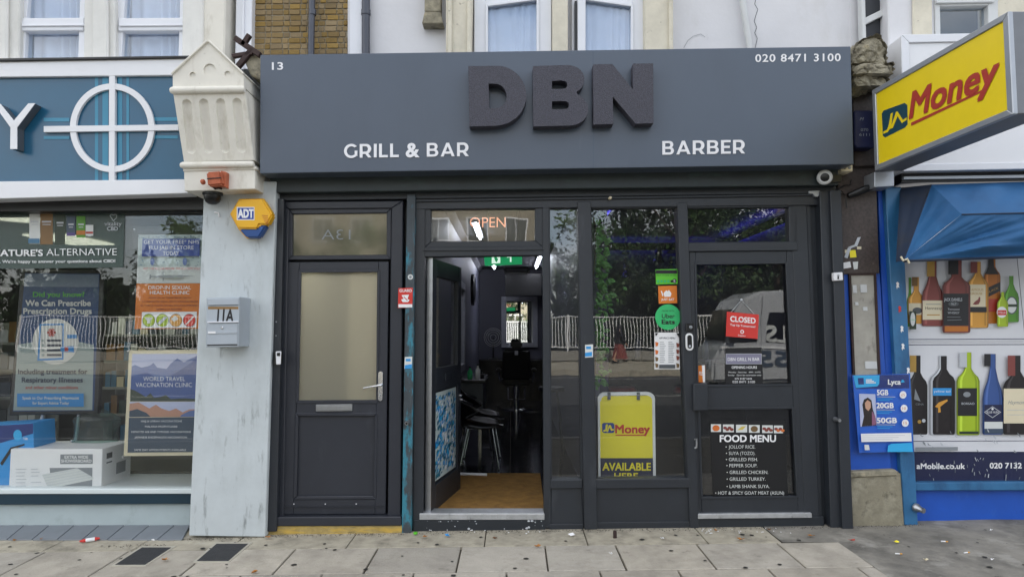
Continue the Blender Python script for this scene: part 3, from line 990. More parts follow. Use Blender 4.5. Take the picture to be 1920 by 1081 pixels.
for q in ([(515, 372), (780, 370), (778, 503), (515, 503)], [(515, 503), (556, 503), (552, 760), (508, 760)], [(712, 503), (780, 503), (778, 760), (710, 760)], [(508, 757), (780, 757), (776, 996), (505, 998)]):
    MB().pq(q, .105, .13).build('door_backing', 'black_metal', shop)  # black panels added to stop light leaking round the door
# green metal post between the doors
post = MB().pq([(763, 364), (779, 364), (771, 1003), (753, 1003)], -.05, .1).build('shutter_post', 'peeling_teal', shop, bevel=.004)
q = P(765, 791, -.05)
MB().lathe([(.019, 0), (.019, .012), (.015, .03), (.015, .04)], 14, q, (-.15, -1, -.1)).build('shutter_lock', 'steel', post, smooth=True)
MB().lathe([(.009, .0405), (.001, .041)], 12, q, (-.15, -1, -.1)).build('lock_hole', 'black_metal', post)
MB().pq([(776, 380), (781, 380), (776, 998), (769, 998)], .0, .12).build('filler_strip', 'black_metal', shop)

# ------------------------------------------------------------------ barber's doorway
MB().pq([(779, 384), (797, 384), (793, 990), (774, 990)], -.008, .1).build('door_jamb', 'anthracite', shop, bevel=.003)
MB().pq([(1017, 382), (1029, 382), (1033, 990), (1020, 990)], -.01, .1).build('door_jamb', 'anthracite', shop, bevel=.003)
MB().pq([(790, 463), (1021, 461), (1021, 478), (790, 481)], -.004, .1).build('transom_bar', 'anthracite', shop, bevel=.003)
MB().pq([(792, 467), (1020, 465), (1020, 468), (792, 470)], -.016, -.004).build('transom_drip', 'anthracite', shop)
tf = MB().pframe([(795, 386), (1018, 384), (1018, 463), (795, 465)], [(808, 393), (1003, 391), (1003, 451), (808, 453)], .002, .08).build('fanlight_frame', 'anthracite', shop, bevel=.004)
MB().pq([(804, 389), (1007, 387), (1007, 456), (804, 457)], .035, .040).build('fanlight_pane', 'glass', tf)
MB().pq([(786, 962), (1021, 962), (1021, 974), (786, 974)], -.02, .14).build('threshold', 'threshold_metal', shop, bevel=.004)
MB().pq([(776, 974), (1022, 974), (1022, 996), (774, 997)], -.015, .14).build('step_riser', 'anthracite_panel', shop, bevel=.004)

# side light
MB().pframe([(1028, 380), (1090, 380), (1095, 990), (1032, 990)], [(1031, 385), (1083, 384), (1089, 897), (1035, 898)], -.002, .09).build('side_light_frame', 'anthracite', shop, bevel=.003)
MB().pq([(1029, 382), (1086, 382), (1092, 901), (1033, 901)], .04, .046).build('side_light_pane', 'glass', shop)
MB().pq([(1032, 899), (1092, 898), (1092, 915), (1032, 916)], -.02, .09).build('side_light_sill', 'anthracite', shop, bevel=.005)
MB().pq([(1034, 916), (1090, 915), (1092, 984), (1034, 985)], .012, .08).build('side_light_panel', 'anthracite_panel', shop)
MB().pq([(1030, 982), (1094, 982), (1094, 992), (1030, 993)], -.012, .1).build('base_rail', 'anthracite', shop, bevel=.003)
# mullion
MB().pq([(1083, 378), (1108, 378), (1120, 992), (1096, 992)], -.03, .1).build('mullion', 'anthracite', shop, bevel=.004)

# ------------------------------------------------------------------ main display window
MB().pframe([(1106, 380), (1276, 378), (1300, 990), (1117, 990)], [(1109, 391), (1269, 389), (1288, 895), (1119, 897)], .0, .09).build('display_window_frame', 'anthracite', shop, bevel=.003)
MB().pq([(1106, 386), (1273, 384), (1292, 900), (1115, 902)], .04, .046).build('display_window_pane', 'glass', shop)
MB().pq([(1116, 898), (1296, 896), (1297, 914), (1117, 916)], -.022, .09).build('display_window_sill', 'anthracite', shop, bevel=.005)
MB().pq([(1118, 916), (1298, 914), (1300, 980), (1119, 982)], .014, .08).build('display_window_panel', 'anthracite_panel', shop)
MB().pq([(1112, 979), (1302, 977), (1304, 992), (1113, 993)], -.012, .1).build('base_rail', 'anthracite', shop, bevel=.003)
MB().pq([(1270, 380), (1289, 379), (1311, 990), (1294, 990)], -.02, .1).build('mullion', 'anthracite', shop, bevel=.004)

# ------------------------------------------------------------------ bar door on the right
bt = MB().pframe([(1284, 379), (1494, 377), (1496, 470), (1286, 472)], [(1290, 390), (1479, 388), (1480, 452), (1291, 454)], .0, .08).build('fanlight_frame', 'anthracite', shop, bevel=.003)
MB().pq([(1287, 386), (1484, 384), (1485, 456), (1288, 458)], .035, .040).build('fanlight_pane', 'glass', bt)
MB().pq([(1287, 455), (1496, 453), (1496, 469), (1287, 471)], -.012, .08).build('transom_bar', 'anthracite', shop, bevel=.003)
bd = MB()
bd.pq([(1292, 472), (1304, 472), (1316, 967), (1306, 967)], .006, .07)
bd.pq([(1475, 470), (1499, 470), (1521, 964), (1497, 964)], .006, .07)
bd.pq([(1304, 472), (1475, 470), (1475, 493), (1304, 495)], .006, .07)
bd.pq([(1308, 722), (1486, 720), (1488, 765), (1309, 767)], .006, .07)
bd.pq([(1315, 932), (1496, 930), (1497, 964), (1316, 966)], .006, .07)
bdo = bd.build('bar_door', 'anthracite', shop, bevel=.004)
MB().pframe([(1302, 492), (1477, 490), (1488, 723), (1307, 725)], [(1306, 496), (1473, 494), (1484, 719), (1310, 721)], -.001, .012).build('glazing_bead', 'anthracite', bdo, bevel=.002)
MB().pframe([(1308, 764), (1489, 762), (1498, 933), (1314, 935)], [(1313, 768), (1485, 766), (1494, 929), (1318, 931)], -.001, .012).build('glazing_bead', 'anthracite', bdo, bevel=.002)
MB().pq([(1303, 492), (1478, 490), (1489, 724), (1306, 726)], .036, .042).build('upper_pane', 'glass', bdo)
MB().pq([(1308, 764), (1490, 762), (1499, 935), (1313, 937)], .036, .042).build('lower_pane', 'glass', bdo)
MB().pq([(1300, 719), (1327, 718), (1328, 769), (1301, 770)], -.055, .006).build('pull_handle', 'anthracite', bdo, bevel=.006)
MB().pq([(1309, 963), (1522, 961), (1523, 970), (1309, 972)], -.028, .1).build('threshold', 'threshold_metal', shop, bevel=.003)
MB().pq([(1304, 971), (1545, 968), (1546, 988), (1304, 991)], -.012, .12).build('step_riser', 'anthracite_panel', shop, bevel=.004)
MB().pq([(1482, 376), (1512, 375), (1537, 986), (1510, 986)], .0, .1).build('door_jamb', 'anthracite', shop, bevel=.004)
MB().pq([(1500, 372), (1580, 370), (1590, 992), (1518, 992)], .125, .15).build('frame_backing', 'black_metal', shop)
MB().pq([(1508, 374), (1538, 373), (1560, 988), (1532, 988)], .03, .12).build('door_reveal', 'anthracite_panel', shop, bevel=.003)
MB().pq([(1512, 376), (1518, 376), (1542, 986), (1536, 986)], .012, .04).build('reveal_trim', 'anthracite', shop)

# ================================================================== PARTY PIER on the left, console bracket
pier = thing('party_pier', 'pale blue-grey painted pier with dirt streaks between the pharmacy and the dark flat door', 'pier', P(430, 1003, -.12))
MB().pq([(383, 340), (518, 340), (497, 1006), (354, 1004)], -.12, .3).build('shaft', 'pier_paint', pier, bevel=.006)

cb = thing('console_bracket', 'cream fluted console bracket with pointed gable top above the pale pier', 'bracket', (-2.21, -.15, P(420, 362, -.3).z))
xl, xr = -2.474, -1.948
zs = lambda py, Y: P(400, py, Y).z
zg0, zg1 = zs(162, -.43), zs(78, -.43)
GY = -.43


def gz(px, py): return P(px, py, GY)


loops_solid('gable', [[(324, 163), (324, 141), (391, 79), (457, 141), (457, 163)], arc(393, 131, 11.5, 0, 345, 23), arc(361, 141, 6, 0, 340, 17), arc(426.5, 139, 6, 0, 340, 17)],
            'corbel_cream', cb, lambda a, b: P(a, b, GY), (0, .03, 0))
MB().pq([(324, 163), (324, 141), (391, 79), (457, 141), (457, 163)], GY + .0125, .05).build('gable_block', 'corbel_cream', cb)
ga, gb = P(391, 79, GY), P(457, 141, GY); gl = P(324, 141, GY)
for p_, q_ in ((ga, gb), (ga, gl)):
    d = (q_ - p_)
    nrm = Vector((-d.z, 0, d.x)).normalized() * (.016 if d.x < 0 else -.016)
    if nrm.z < 0: nrm = -nrm
    lo = [p_, q_, q_ + nrm * .9, p_ + nrm * .9]
    MB().prism([v + Vector((0, -.018, 0)) for v in lo], [v + Vector((0, .5, 0)) for v in lo]).build('gable_coping', 'corbel_cream', cb, bevel=.004)


def roll(name, px0, px1, py, Y, r_):
    a, b = P(px0, py, Y), P(px1, py - 2, Y)
    pts = [a, a.lerp(b, .03), a.lerp(b, .97), b]
    m_ = MB().tube(pts, [r_ * .7, r_, r_, r_ * .7], 14)
    m_.box(a.x + .01, b.x - .01, Y, .05, a.z - r_ * .7, a.z + r_ * .7)
    return m_.build(name, 'corbel_cream', cb, smooth=True)


roll('roll_moulding', 320, 459, 170, -.43, .028)
roll('roll_moulding', 339, 476, 310, -.315, .026)
ft = [348, 380, 411.5, 442.5]


def body(u, v):
    Y = -.425 + .125 * v
    x0 = 325 + 20 * v; x1 = 460 + 16 * v
    px = x0 + (x1 - x0) * u
    py = 176 + (303 - 176) * v - 3 * u
    p = P(px, py, Y)
    dpt = 0
    for k, c in enumerate(ft):
        cx = c + 13 * v
        dx = (px - cx) / 8.5
        dv = 0
        yy = 176 + 127 * v
        if yy < 196: dv = (196 - yy) / 9
        if yy > 279: dv = (yy - 279) / 9
        d2 = dx * dx + dv * dv
        if d2 < 1: dpt = max(dpt, .026 * math.sqrt(max(0, 1 - d2)) ** .7)
    return (p.x, Y + dpt, p.z)


bo = MB().grid(body, 130, 90)
bo.build('fluted_face', 'corbel_cream', cb, smooth=True)
tl, tr_, br, bl = P(325, 176, -.425), P(460, 173, -.425), P(476, 300, -.30), P(345, 303, -.30)
MB().prism([tl + Vector((.001, .03, 0)), tr_ + Vector((-.001, .03, 0)), br + Vector((-.001, .03, 0)), bl + Vector((.001, .03, 0))],
           [Vector((v.x, .05, v.z)) for v in (tl, tr_, br, bl)]).build('core', 'corbel_cream', cb)
for a_, b_, s_ in ((tr_, br, -1), (tl, bl, 1)):
    MB().prism([a_, b_, b_ + Vector((s_ * .004, 0, 0)), a_ + Vector((s_ * .004, 0, 0))], [Vector((v.x, .05, v.z)) for v in (a_, b_, b_ + Vector((s_ * .004, 0, 0)), a_ + Vector((s_ * .004, 0, 0)))]).build('cheek', 'corbel_cream', cb)
MB().pq([(345, 320), (478, 316), (478, 354), (346, 358)], -.30, .06).build('base_block', 'corbel_cream', cb, bevel=.004)
MB().pq([(343, 316), (480, 312), (480, 317), (343, 321)], -.31, .06).build('base_fillet', 'corbel_cream', cb, bevel=.003)

# rusty bracket resting behind the gable
rb = MB()
for a_, b_, w_ in (((441, 72), (488, 104), .042), ((468, 66), (455, 86), .036), ((474, 92), (446, 126), .04), ((436, 106), (474, 100), .03)):
    rb.bar(P(*a_, -.12), P(*b_, -.12), .04, w_)
solo(rb, 'steel_bracket', 'rust_brown', 'rusty dark brown steel bracket sticking up behind the gabled console', 'bracket', bevel=.003)
solo(MB().pq([(455, 108), (490, 98), (490, 150), (470, 142)], -.10, .1), 'stone_fragment', 'rough_stone', 'weathered stone fragment wedged beside the end of the fascia sign', 'stone', bevel=.01)

# ================================================================== PHARMACY (left building)
ph = thing('pharmacy_building', 'pharmacy with white framed teal fascia, bay windows and wide shop window', 'building', (-3.6, 0, -.05))
PY = -.15
MB().pq([(-260, 118), (352, 107), (352, 362), (-260, 380)], PY + .02, .25).build('fascia_box', 'pharmacy_white', ph)
MB().pframe([(-260, 119), (352, 108), (352, 362), (-260, 380)], [(-250, 147), (345, 141), (345, 336), (-250, 343)], PY - .03, PY + .02).build('fascia_frame', 'pharmacy_white', ph, bevel=.004)
MB().pq([(-260, 113), (356, 104), (356, 108.5), (-260, 119)], PY - .05, .25).build('lead_flashing', 'black_metal', ph, bevel=.004)
MB().pq([(-255, 145), (348, 139), (348, 338), (-255, 345)], PY + .0, PY + .03).build('fascia_panel', 'pharmacy_teal', ph)
st = Print(onY(PY), .0008)
for x0, x1 in ((178, 184), (192, 203), (221, 229), (237, 242)): st.poly([(x0, 141.5), (x1, 141.5), (x1, 338.5), (x0, 338.5)], 'pharmacy_stripe')
for y0, y1 in ((221, 228), (255, 261)):
    st.rect(82, y0, 130, y1, 'pharmacy_stripe'); st.rect(288, y0 - 1, 333, y1 - 1, 'pharmacy_stripe')
st.build('painted_stripes', None, ph)
ring_o = arc(210, 239.5, 79, 0, 354, 59, 83); ring_i = arc(210, 239.5, 68, 0, 354, 59, 72)
loops_solid('ring_emblem', [ring_o, ring_i], 'pharmacy_white', ph, lambda a, b: P(a, b, PY - .024), (0, .022, 0))
MB().pq([(204.6, 140), (215.4, 140), (214.6, 338), (204, 338)], PY - .028, PY).build('cross_bar', 'pharmacy_white', ph)
MB().pq([(82, 236.5), (334, 233.5), (334, 244), (82, 247.5)], PY - .030, PY - .001).build('cross_bar', 'pharmacy_white', ph)
loops_solid('letter_y', [[(-12, 195), (1, 195), (26, 226), (53, 194), (66, 193.5), (32, 239), (32, 279.5), (19, 279.5), (19.5, 239)]], 'pharmacy_white', ph, lambda a, b: P(a, b, PY - .085), (0, .004, 0))
loops_solid('letter_return', [[(-11, 195.5), (1, 195.5), (26, 227), (53.5, 194.5), (65, 194.2), (31.6, 239), (31.6, 279), (19.4, 279), (19.8, 239)]], 'alu_side', ph, lambda a, b: P(a, b, PY - .081), (0, .078, 0))

# shop window
MB().pq([(-260, 372), (390, 362), (390, 393), (-260, 399)], .02, .3).build('window_head', 'black_metal', ph, bevel=.004)
MB().pq([(-260, 394), (382, 391), (382, 398), (-260, 401)], .10, .16).build('head_bead', 'anthracite', ph)
MB().pq([(-260, 396), (392, 392), (372, 920), (-270, 930)], .145, .152).build('shop_pane', 'glass_pharm', ph)
MB().pq([(-260, 917), (362, 916), (362, 925), (-260, 926)], .09, .20).build('sill_top', 'shelf_white', ph, bevel=.004)
MB().pq([(-260, 926), (360, 924), (359, 944), (-260, 947)], .10, .22).build('sill_band', 'teal_dark', ph, bevel=.005)
MB().pq([(-260, 946), (358, 943), (356, 990), (-260, 992)], .14, .24).build('stall_riser', 'plinth_paint', ph, bevel=.004)
# ramped tile strip in front
zr = [(-40, 30), (47, 30)]
for k in range(-3, 8):
    xa = -25 + k * 47; xb = xa + 46
    q = [(xa + 24, 983.5), (xb + 24, 983), (xb - 8, 1009.5), (xa - 8, 1010)]
    if q[1][0] > 356: q[1] = (356, 983)
    if q[2][0] > 353: q[2] = (353, 1009.5)
    if q[0][0] > 350: continue
    top = [P(*q[0], .14), P(*q[1], .14), G(*q[2], .012), G(*q[3], .012)]
    MB().prism(top, [v - Vector((0, 0, .03)) for v in top]).build('ramp_tile', 'ramp_tile', ph, bevel=.003)

# upper bay of the pharmacy
BY = .12
bay = MB()
for q in ([(-260, -60), (12, -60), (12, 125), (-260, 125)], [(12, -60), (38, -60), (35, 125), (10, 125)], [(158, -60), (214, -60), (216, 125), (156, 125)], [(343, -60), (381, -60), (380, 130), (340, 130)]):
    MB().pq(q, BY - .05, BY + .2).build('bay_pier', 'stone_white', ph, bevel=.01)
for q in ([(172, -60), (200, -60), (202, 125), (172, 125)], [(0, -60), (14, -60), (12, 125), (-2, 125)]):
    MB().pq(q, BY - .085, BY - .05).build('bay_pilaster', 'stone_white', ph, bevel=.012)
MB().pq([(380, -60), (424, -60), (420, 130), (378, 130)], BY - .03, BY + .2).build('bay_pier', 'corbel_cream', ph, bevel=.012)


def bay_window(x0, x1, dx):
    fr = MB().pframe([(x0 - 14, -60), (x1 + 12, -60), (x1 + 8, 122), (x0 - 20, 122)], [(x0 + 2, -50), (x1 - 1, -50), (x1 - 6, 112), (x0 - 8, 112)], BY + .0, BY + .09)
    f_ = fr.build('bay_window', 'upvc_white', ph, bevel=.004)
    MB().pq([(x0 - 12, 34), (x1 + 6, 33), (x1 + 4, 57), (x0 - 14, 58)], BY - .02, BY + .07).build('meeting_rail', 'upvc_white', f_, bevel=.006)
    MB().pq([(x0 - 12, 46), (x1 + 6, 45), (x1 + 6, 48), (x0 - 13, 49)], BY - .035, BY - .02).build('rail_drip', 'upvc_white', f_, bevel=.002)
    MB().pq([(x0 - 8, -55), (x1 + 4, -55), (x1 + 2, 120), (x0 - 12, 120)], BY + .04, BY + .045).build('pane', 'glass_upper', f_)

    def cf(u, v):
        p = P(x0 - 10 + u * (x1 - x0 + 16), -55 + v * 180, BY + .13)
        return (p.x, p.y + .018 * math.sin(u * 40 + 3 * math.sin(u * 7)), p.z)
    MB().grid(cf, 70, 2).build('net_curtain', 'curtain_white', f_, smooth=True)


bay_window(53, 152, 0)
bay_window(235, 340, 0)
# splayed side of the bay
A, B_ = P(424, 50, BY), P(450, 50, .5)
for (t0, t1, m_, nm, yo) in ((0.0, .12, 'upvc_white', 'side_frame', 0), (.12, .82, 'glass_upper', 'side_pane', .01), (.82, 1.0, 'upvc_white', 'side_frame', 0)):
    p0 = P(424 + 26 * t0, 50, BY + .3 * t0); p1 = P(424 + 26 * t1, 50, BY + .3 * t1)
    zlo, zhi = 2.75, 4.0
    MB().prism([(p0.x, p0.y + yo, zlo), (p1.x, p1.y + yo, zlo), (p1.x, p1.y + yo, zhi), (p0.x, p0.y + yo, zhi)],
               [(p0.x - .01, p0.y + .05, zlo), (p1.x - .01, p1.y + .05, zlo), (p1.x - .01, p1.y + .05, zhi), (p0.x - .01, p0.y + .05, zhi)]).build(nm, m_, ph)
MB().pq([(443, -60), (474, -60), (470, 130), (440, 130)], UW - .06, UW + .2).build('bay_return', 'upvc_white', ph, bevel=.006)
MB().pq([(455, -60), (459, -60), (456, 130), (452, 130)], UW - .075, UW - .06).build('return_bead', 'upvc_white', ph)
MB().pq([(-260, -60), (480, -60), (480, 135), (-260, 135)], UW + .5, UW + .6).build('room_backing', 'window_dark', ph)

# ================================================================== OFF-LICENCE (right building)
ol = thing('corner_shop_building', 'shop on the right with blue painted front, bottle posters and blue awning', 'building', (4, 0, .03))
MB().pq([(1592, -60), (1625, -60), (1625, 140), (1598, 140)], UW - .01, UW + .3).build('upper_wall', 'render_white', ol)
# splayed bay side with dark glass
for (xa, xb, y0, y1, m_, nm, Yo) in ((1617, 1667, -60, 95, 'window_dark', 'side_pane', .18), ):
    MB().pq([(xa, y0), (xb, y0), (xb + 2, y1), (xa + 4, y1)], Yo, Yo + .05).build(nm, m_, ol)
MB().pq([(1617, 36), (1666, 12), (1667, 24), (1619, 48)], .14, .18).build('side_rail', 'upvc_dirty', ol, bevel=.004)
MB().pq([(1614, -60), (1621, -60), (1625, 90), (1618, 90)], .13, .2).build('side_frame', 'upvc_dirty', ol, bevel=.004)
MB().pq([(1664, -60), (1752, -60), (1754, 120), (1667, 120)], .06, .3).build('bay_pier', 'render_white', ol, bevel=.01)
MB().pq([(1712, -60), (1748, -60), (1750, 120), (1714, 120)], .03, .06).build('bay_pilaster', 'stone_cream', ol, bevel=.01)
f_ = MB().pframe([(1752, -30), (1876, -32), (1878, 74), (1754, 76)], [(1763, 12), (1853, 10), (1854, 64), (1764, 66)], .05, .14).build('bay_window', 'upvc_dirty', ol, bevel=.005)
MB().pq([(1756, -8), (1866, -10), (1866, 4), (1756, 6)], .03, .05).build('window_rail', 'upvc_dirty', f_, bevel=.004)
MB().pq([(1760, -30), (1858, -30), (1858, 70), (1760, 70)], .10, .105).build('pane', 'glass_upper', f_)
MB().pq([(1740, -60), (2100, -60), (2100, 110), (1740, 110)], .31, .4).build('room_backing', 'pharm_wall', ol)
MB().pq([(1872, -60), (2100, -60), (2100, 90), (1874, 90)], .04, .3).build('bay_pier', 'stone_cream', ol, bevel=.01)
# white box fascia
wb = MB().pq([(1691, 66), (2120, 58), (2120, 312), (1696, 320)], -.20, .25).build('white_fascia', 'pharmacy_white', ol, bevel=.006)
MB().pframe([(1690, 65), (2120, 57), (2120, 313), (1695, 321)], [(1705, 80), (2110, 72), (2110, 300), (1708, 308)], -.215, -.20).build('fascia_trim', 'upvc_white', wb, bevel=.004)
MB().pq([(1690, 320), (2120, 312), (2120, 336), (1690, 343)], -.10, .25).build('awning_box', 'black_metal', ol, bevel=.004)
MB().pq([(1695, 331), (2120, 325), (2120, 330), (1695, 336)], -.13, -.1).build('awning_rail', 'alu_frame', ol)
# granite pier, blue frame, stone plinth
rp = thing('granite_pier', 'brown granite pier with blue lower casing and grey service panel on a stone plinth', 'pier', P(1645, 997, -.02))
MB().pq([(1569, 300), (1642, 300), (1649, 512), (1576, 514)], .0, .3).build('granite_face', 'granite_brown', rp, bevel=.004)
MB().pq([(1576, 513), (1650, 511), (1672, 888), (1592, 890)], .02, .3).build('blue_casing', 'paint_blue', rp, bevel=.004)
MB().pq([(1595, 515), (1640, 514), (1648, 706), (1603, 707)], .005, .03).build('service_panel', 'panel_grey', rp, bevel=.004)
MB().pframe([(1592, 512), (1643, 511), (1652, 709), (1600, 710)], [(1596, 516), (1639, 515), (1647, 705), (1604, 706)], -.004, .03).build('panel_edge', 'rust_brown', rp)
for x, y, w_, h_ in ((1599, 534, 7, 15), (1613, 533, 12, 15), (1618, 575, 8, 7), (1622, 677, 22, 14), (1603, 566, 6, 6)):
    MB().pq([(x, y), (x + w_, y), (x + w_ + 1, y + h_), (x + 1, y + h_)], -.002, .006).build('paper_scrap', 'upvc_dirty', rp)


def plinth(u, v):
    pass


pl = MB().pq([(1592, 888), (1690, 884), (1698, 996), (1597, 999)], -.03, .25)
plo = pl.build('stone_plinth', 'plinth_stone', rp, bevel=.014, seg=2)
MB().pq([(1588, 884), (1682, 880), (1684, 892), (1590, 896)], -.045, .25).build('plinth_cap', 'rough_stone', rp, bevel=.01)
# blue post of the off-licence
MB().pq([(1646, 352), (1668, 352), (1690, 990), (1672, 990)], .04, .25).build('casing_side', 'paint_blue', ol, bevel=.003)
MB().pq([(1660, 350), (1690, 350), (1722, 993), (1696, 995)], -.01, .2).build('shutter_post', 'paint_blue_light', ol, bevel=.005)
q = P(1716, 950, -.01)
MB().lathe([(.034, 0), (.034, .02), (.022, .04), (.02, .075)], 16, q, (.35, -1, -.15)).build('shutter_lock', 'steel', ol, smooth=True)
# poster wall and riser
MB().pq([(1684, 480), (2100, 478), (2110, 850), (1712, 850)], .10, .2).build('display_panel', 'vinyl_white', ol)
MB().pq([(1708, 904), (2100, 903), (2100, 918), (1710, 919)], .03, .2).build('panel_rail', 'paint_blue_light', ol, bevel=.004)
MB().pq([(1710, 918), (2110, 917), (2110, 977), (1714, 979)], .09, .2).build('stall_riser', 'paint_blue', ol, bevel=.004)
MB().pq([(1704, 846), (2100, 846), (2100, 906), (1706, 906)], .095, .1).build('dark_band', 'ink_navy', ol)

# awning
aw = thing('awning', 'creased blue canvas awning partly rolled above the bottle posters', 'awning', (4.0, -.2, 2.0))


T0, T1, T2 = P(1688, 352, .0), P(1746, 346, -.1), P(2140, 334, -.1)
R1, R2 = P(1803, 402, -.46), P(2140, 394, -.46)
C1, C2 = P(1694, 489, -.40), P(2140, 474, -.40)


def creases(p, k):
    v = p - C1
    ang = math.atan2(v.z, v.x); r_ = v.length
    n1 = mnoise.noise(Vector((ang * 7.0, r_ * .7, 1.7)))            # folds fanning out of the lower corner
    n2 = mnoise.noise(Vector((ang * 17.0 + r_, r_ * 1.6, 5.1)))
    n3 = mnoise.noise(Vector((p.x * 2.2 + p.z * 3.4, p.z * 3.1 - p.x, 8.2)))
    return Vector((0, -1, .2)) * k * min(1, r_ * 1.8) * (.085 * n1 + .035 * n2 + .06 * n3)


def quad(a, b, c, d, k):
    def fn(u, v):
        p = a.lerp(b, u).lerp(d.lerp(c, u), v)
        w_ = min(1, 5 * min(u, 1 - u, v, 1 - v) + .0)
        return p + creases(p, k) * min(1, 5 * min(v, 1 - v)) * min(1, 8 * u)
    return fn


MB().grid(quad(T1, T2, R2, R1, .5), 60, 14).build('top_canvas', 'canvas_blue', aw, smooth=True)
MB().grid(quad(R1, R2, C2, C1, 1.0), 110, 34).build('front_canvas', 'canvas_blue', aw, smooth=True)
MB().grid(quad(T1, R1, C1, C1.lerp(R1, .001), .55), 20, 20).build('hip_canvas', 'canvas_blue', aw, smooth=True)
MB().grid(quad(T0, T1, C1, C1 + Vector((-.01, .08, 0)), .2), 16, 20).build('side_cheek', 'canvas_shade_trim', aw, smooth=True)
MB().tube([C1, C1.lerp(C2, .5), C2], .010, 8).build('front_bar', 'canvas_shade_trim', aw, smooth=True)
MB().tube([R1, R2], .006, 6).build('fold_seam', 'canvas_shade_trim', aw, smooth=True)
MB().tube([T1, C1], .005, 6).build('hip_seam', 'canvas_shade_trim', aw, smooth=True)
rk = C1
MB().tube([rk + Vector((-.03, -.02, .03)), rk + Vector((-.02, -.03, .0)), rk + Vector((.01, -.03, .012)), rk + Vector((.025, -.03, -.02))], .008, 8).build('cord_knot', 'ink_cream', aw, smooth=True)

# broken stone bracket above the granite pier
def stone_lump(name, parent, x0, x1, y0, y1, Yf, Yb, amp, sc, round_top):
    bm = bmesh.new(); bmesh.ops.create_cube(bm, size=2.0)
    bmesh.ops.subdivide_edges(bm, edges=list(bm.edges), cuts=26, use_grid_fill=True)
    xm = (x0 + x1) / 2
    for v in bm.verts:
        a, d, h = v.co.x, v.co.y, v.co.z
        l = math.sqrt(a * a + h * h) / max(abs(a), abs(h), 1e-6)
        if round_top and h > -.2:
            k = (h + .2) / 1.2
            a *= math.sqrt(max(0.02, 1 - .80 * k * k))
        elif not round_top:
            a *= 1 - .10 * max(0, -h) - .05 * math.sin(h * 7)
        p = P(xm + a * (x1 - x0) / 2, (y0 + y1) / 2 - h * (y1 - y0) / 2, Yf)
        y = Yf + (Yb - Yf) * (d + 1) / 2
        if d < -.99: y += .05 * max(0, abs(a) ** 3) + .05 * max(0, h) ** 2
        q = Vector((p.x, y, p.z))
        n1 = mnoise.fractal(q * sc, .9, 2.1, 5); n2 = mnoise.noise(q * sc * .45); cr = abs(mnoise.noise(q * sc * .8 + Vector((3, 1, 7))))
        dsp = amp * (.55 * n1 + .9 * n2 - .9 * max(0, .12 - cr) * 6 * .5)
        nrm = Vector((a * .5, -1 if d < -.5 else 0, h * .5)).normalized()
        v.co = q + nrm * dsp
    me = bpy.data.meshes.new(name); bm.to_mesh(me); bm.free()
    mb = MB(); mb.v = [v.co.copy() for v in me.vertices]; mb.f = [list(p.vertices) for p in me.polygons]; mb.mi = [0] * len(mb.f)
    bpy.data.meshes.remove(me)
    return mb.build(name, 'rough_stone', parent)


sb = thing('broken_stone_bracket', 'crumbling rounded stone bracket with its carving worn away above the brown granite pier', 'bracket', P(1640, 160, -.15))
stone_lump('rounded_head', sb, 1601, 1673, 70, 122, -.24, .2, .045, 13, True)
stone_lump('worn_moulding', sb, 1600, 1680, 114, 137, -.30, .2, .030, 16, False)
stone_lump('worn_base', sb, 1602, 1672, 132, 160, -.26, .2, .045, 15, False)
MB().pq([(1598, 150), (1662, 150), (1650, 310), (1602, 312)], -.04, .2).build('bracket_core', 'granite_brown', sb, bevel=.006)

# upper storeys and backs of the terrace, out of the picture: they keep the sun off the street front
for par, x0, x1, m_ in ((shop, -2.17, 2.84, 'render_white'), (ph, -16, -2.19, 'stone_white'), (ol, 2.86, 16, 'render_white')):
    zt_ = P(960, -60, .12).z - .05
    MB().box(x0, x1, UW + .62, 10.0, 3.3, 8.8).build('upper_storey', m_, par)
    MB().box(x0, x1, UW + .02, UW + .62, zt_, 8.8).build('upper_front', m_, par)
    MB().box(x0 - .002, x1 + .002, UW - .1, 10.3, 8.8, 9.0).build('roof', 'ink_grey_dark', par)
    MB().box(x0, x1, 10.0, 10.2, -.2, 8.8).build('rear_wall', m_, par)
MB().box(-16.2, -16, .2, 10.2, -.3, 8.8).build('end_wall', 'stone_white', ph)
MB().box(16, 16.2, .2, 10.2, -.3, 8.8).build('end_wall', 'render_white', ol)
MB().box(-16, -6.0, .15, .5, -.3, 3.4).build('side_front', 'plinth_paint', ph)
MB().box(6.2, 16, .15, .5, -.3, 3.4).build('side_front', 'paint_blue', ol)

# ================================================================== SIGNS, BOXES AND STICKERS ON THE FRONTS
# --- projecting light-box sign
JX = 2.80


def jy(px): return PX(px, 200, JX).y


ya, yb = -.16, PX(1899, 120, JX).y
za0, za1 = PX(1644, 320, JX).z, PX(1634, 172, JX).z
zb0, zb1 = PX(1908, 212, JX).z, PX(1893, 22, JX).z
ya = PX(1640, 240, JX).y
jn = thing('projecting_sign', 'yellow projecting light-box sign reading Money in a grey metal case', 'sign', (JX + .1, (ya + yb) / 2, za0))
TH = .20


def jp(u, v, off):
    """u 0..1 from wall to street, v 0..1 from bottom to top, on the face towards -X"""
    z0 = za0 + (zb0 - za0) * u; z1 = za1 + (zb1 - za1) * u
    return Vector((JX - off, ya + (yb - ya) * u, z0 + (z1 - z0) * v))


def jpx(px, py):
    p = PX(px, py, JX)
    u = (p.y - ya) / (yb - ya)
    z0 = za0 + (zb0 - za0) * u; z1 = za1 + (zb1 - za1) * u
    return u, (p.z - z0) / (z1 - z0)


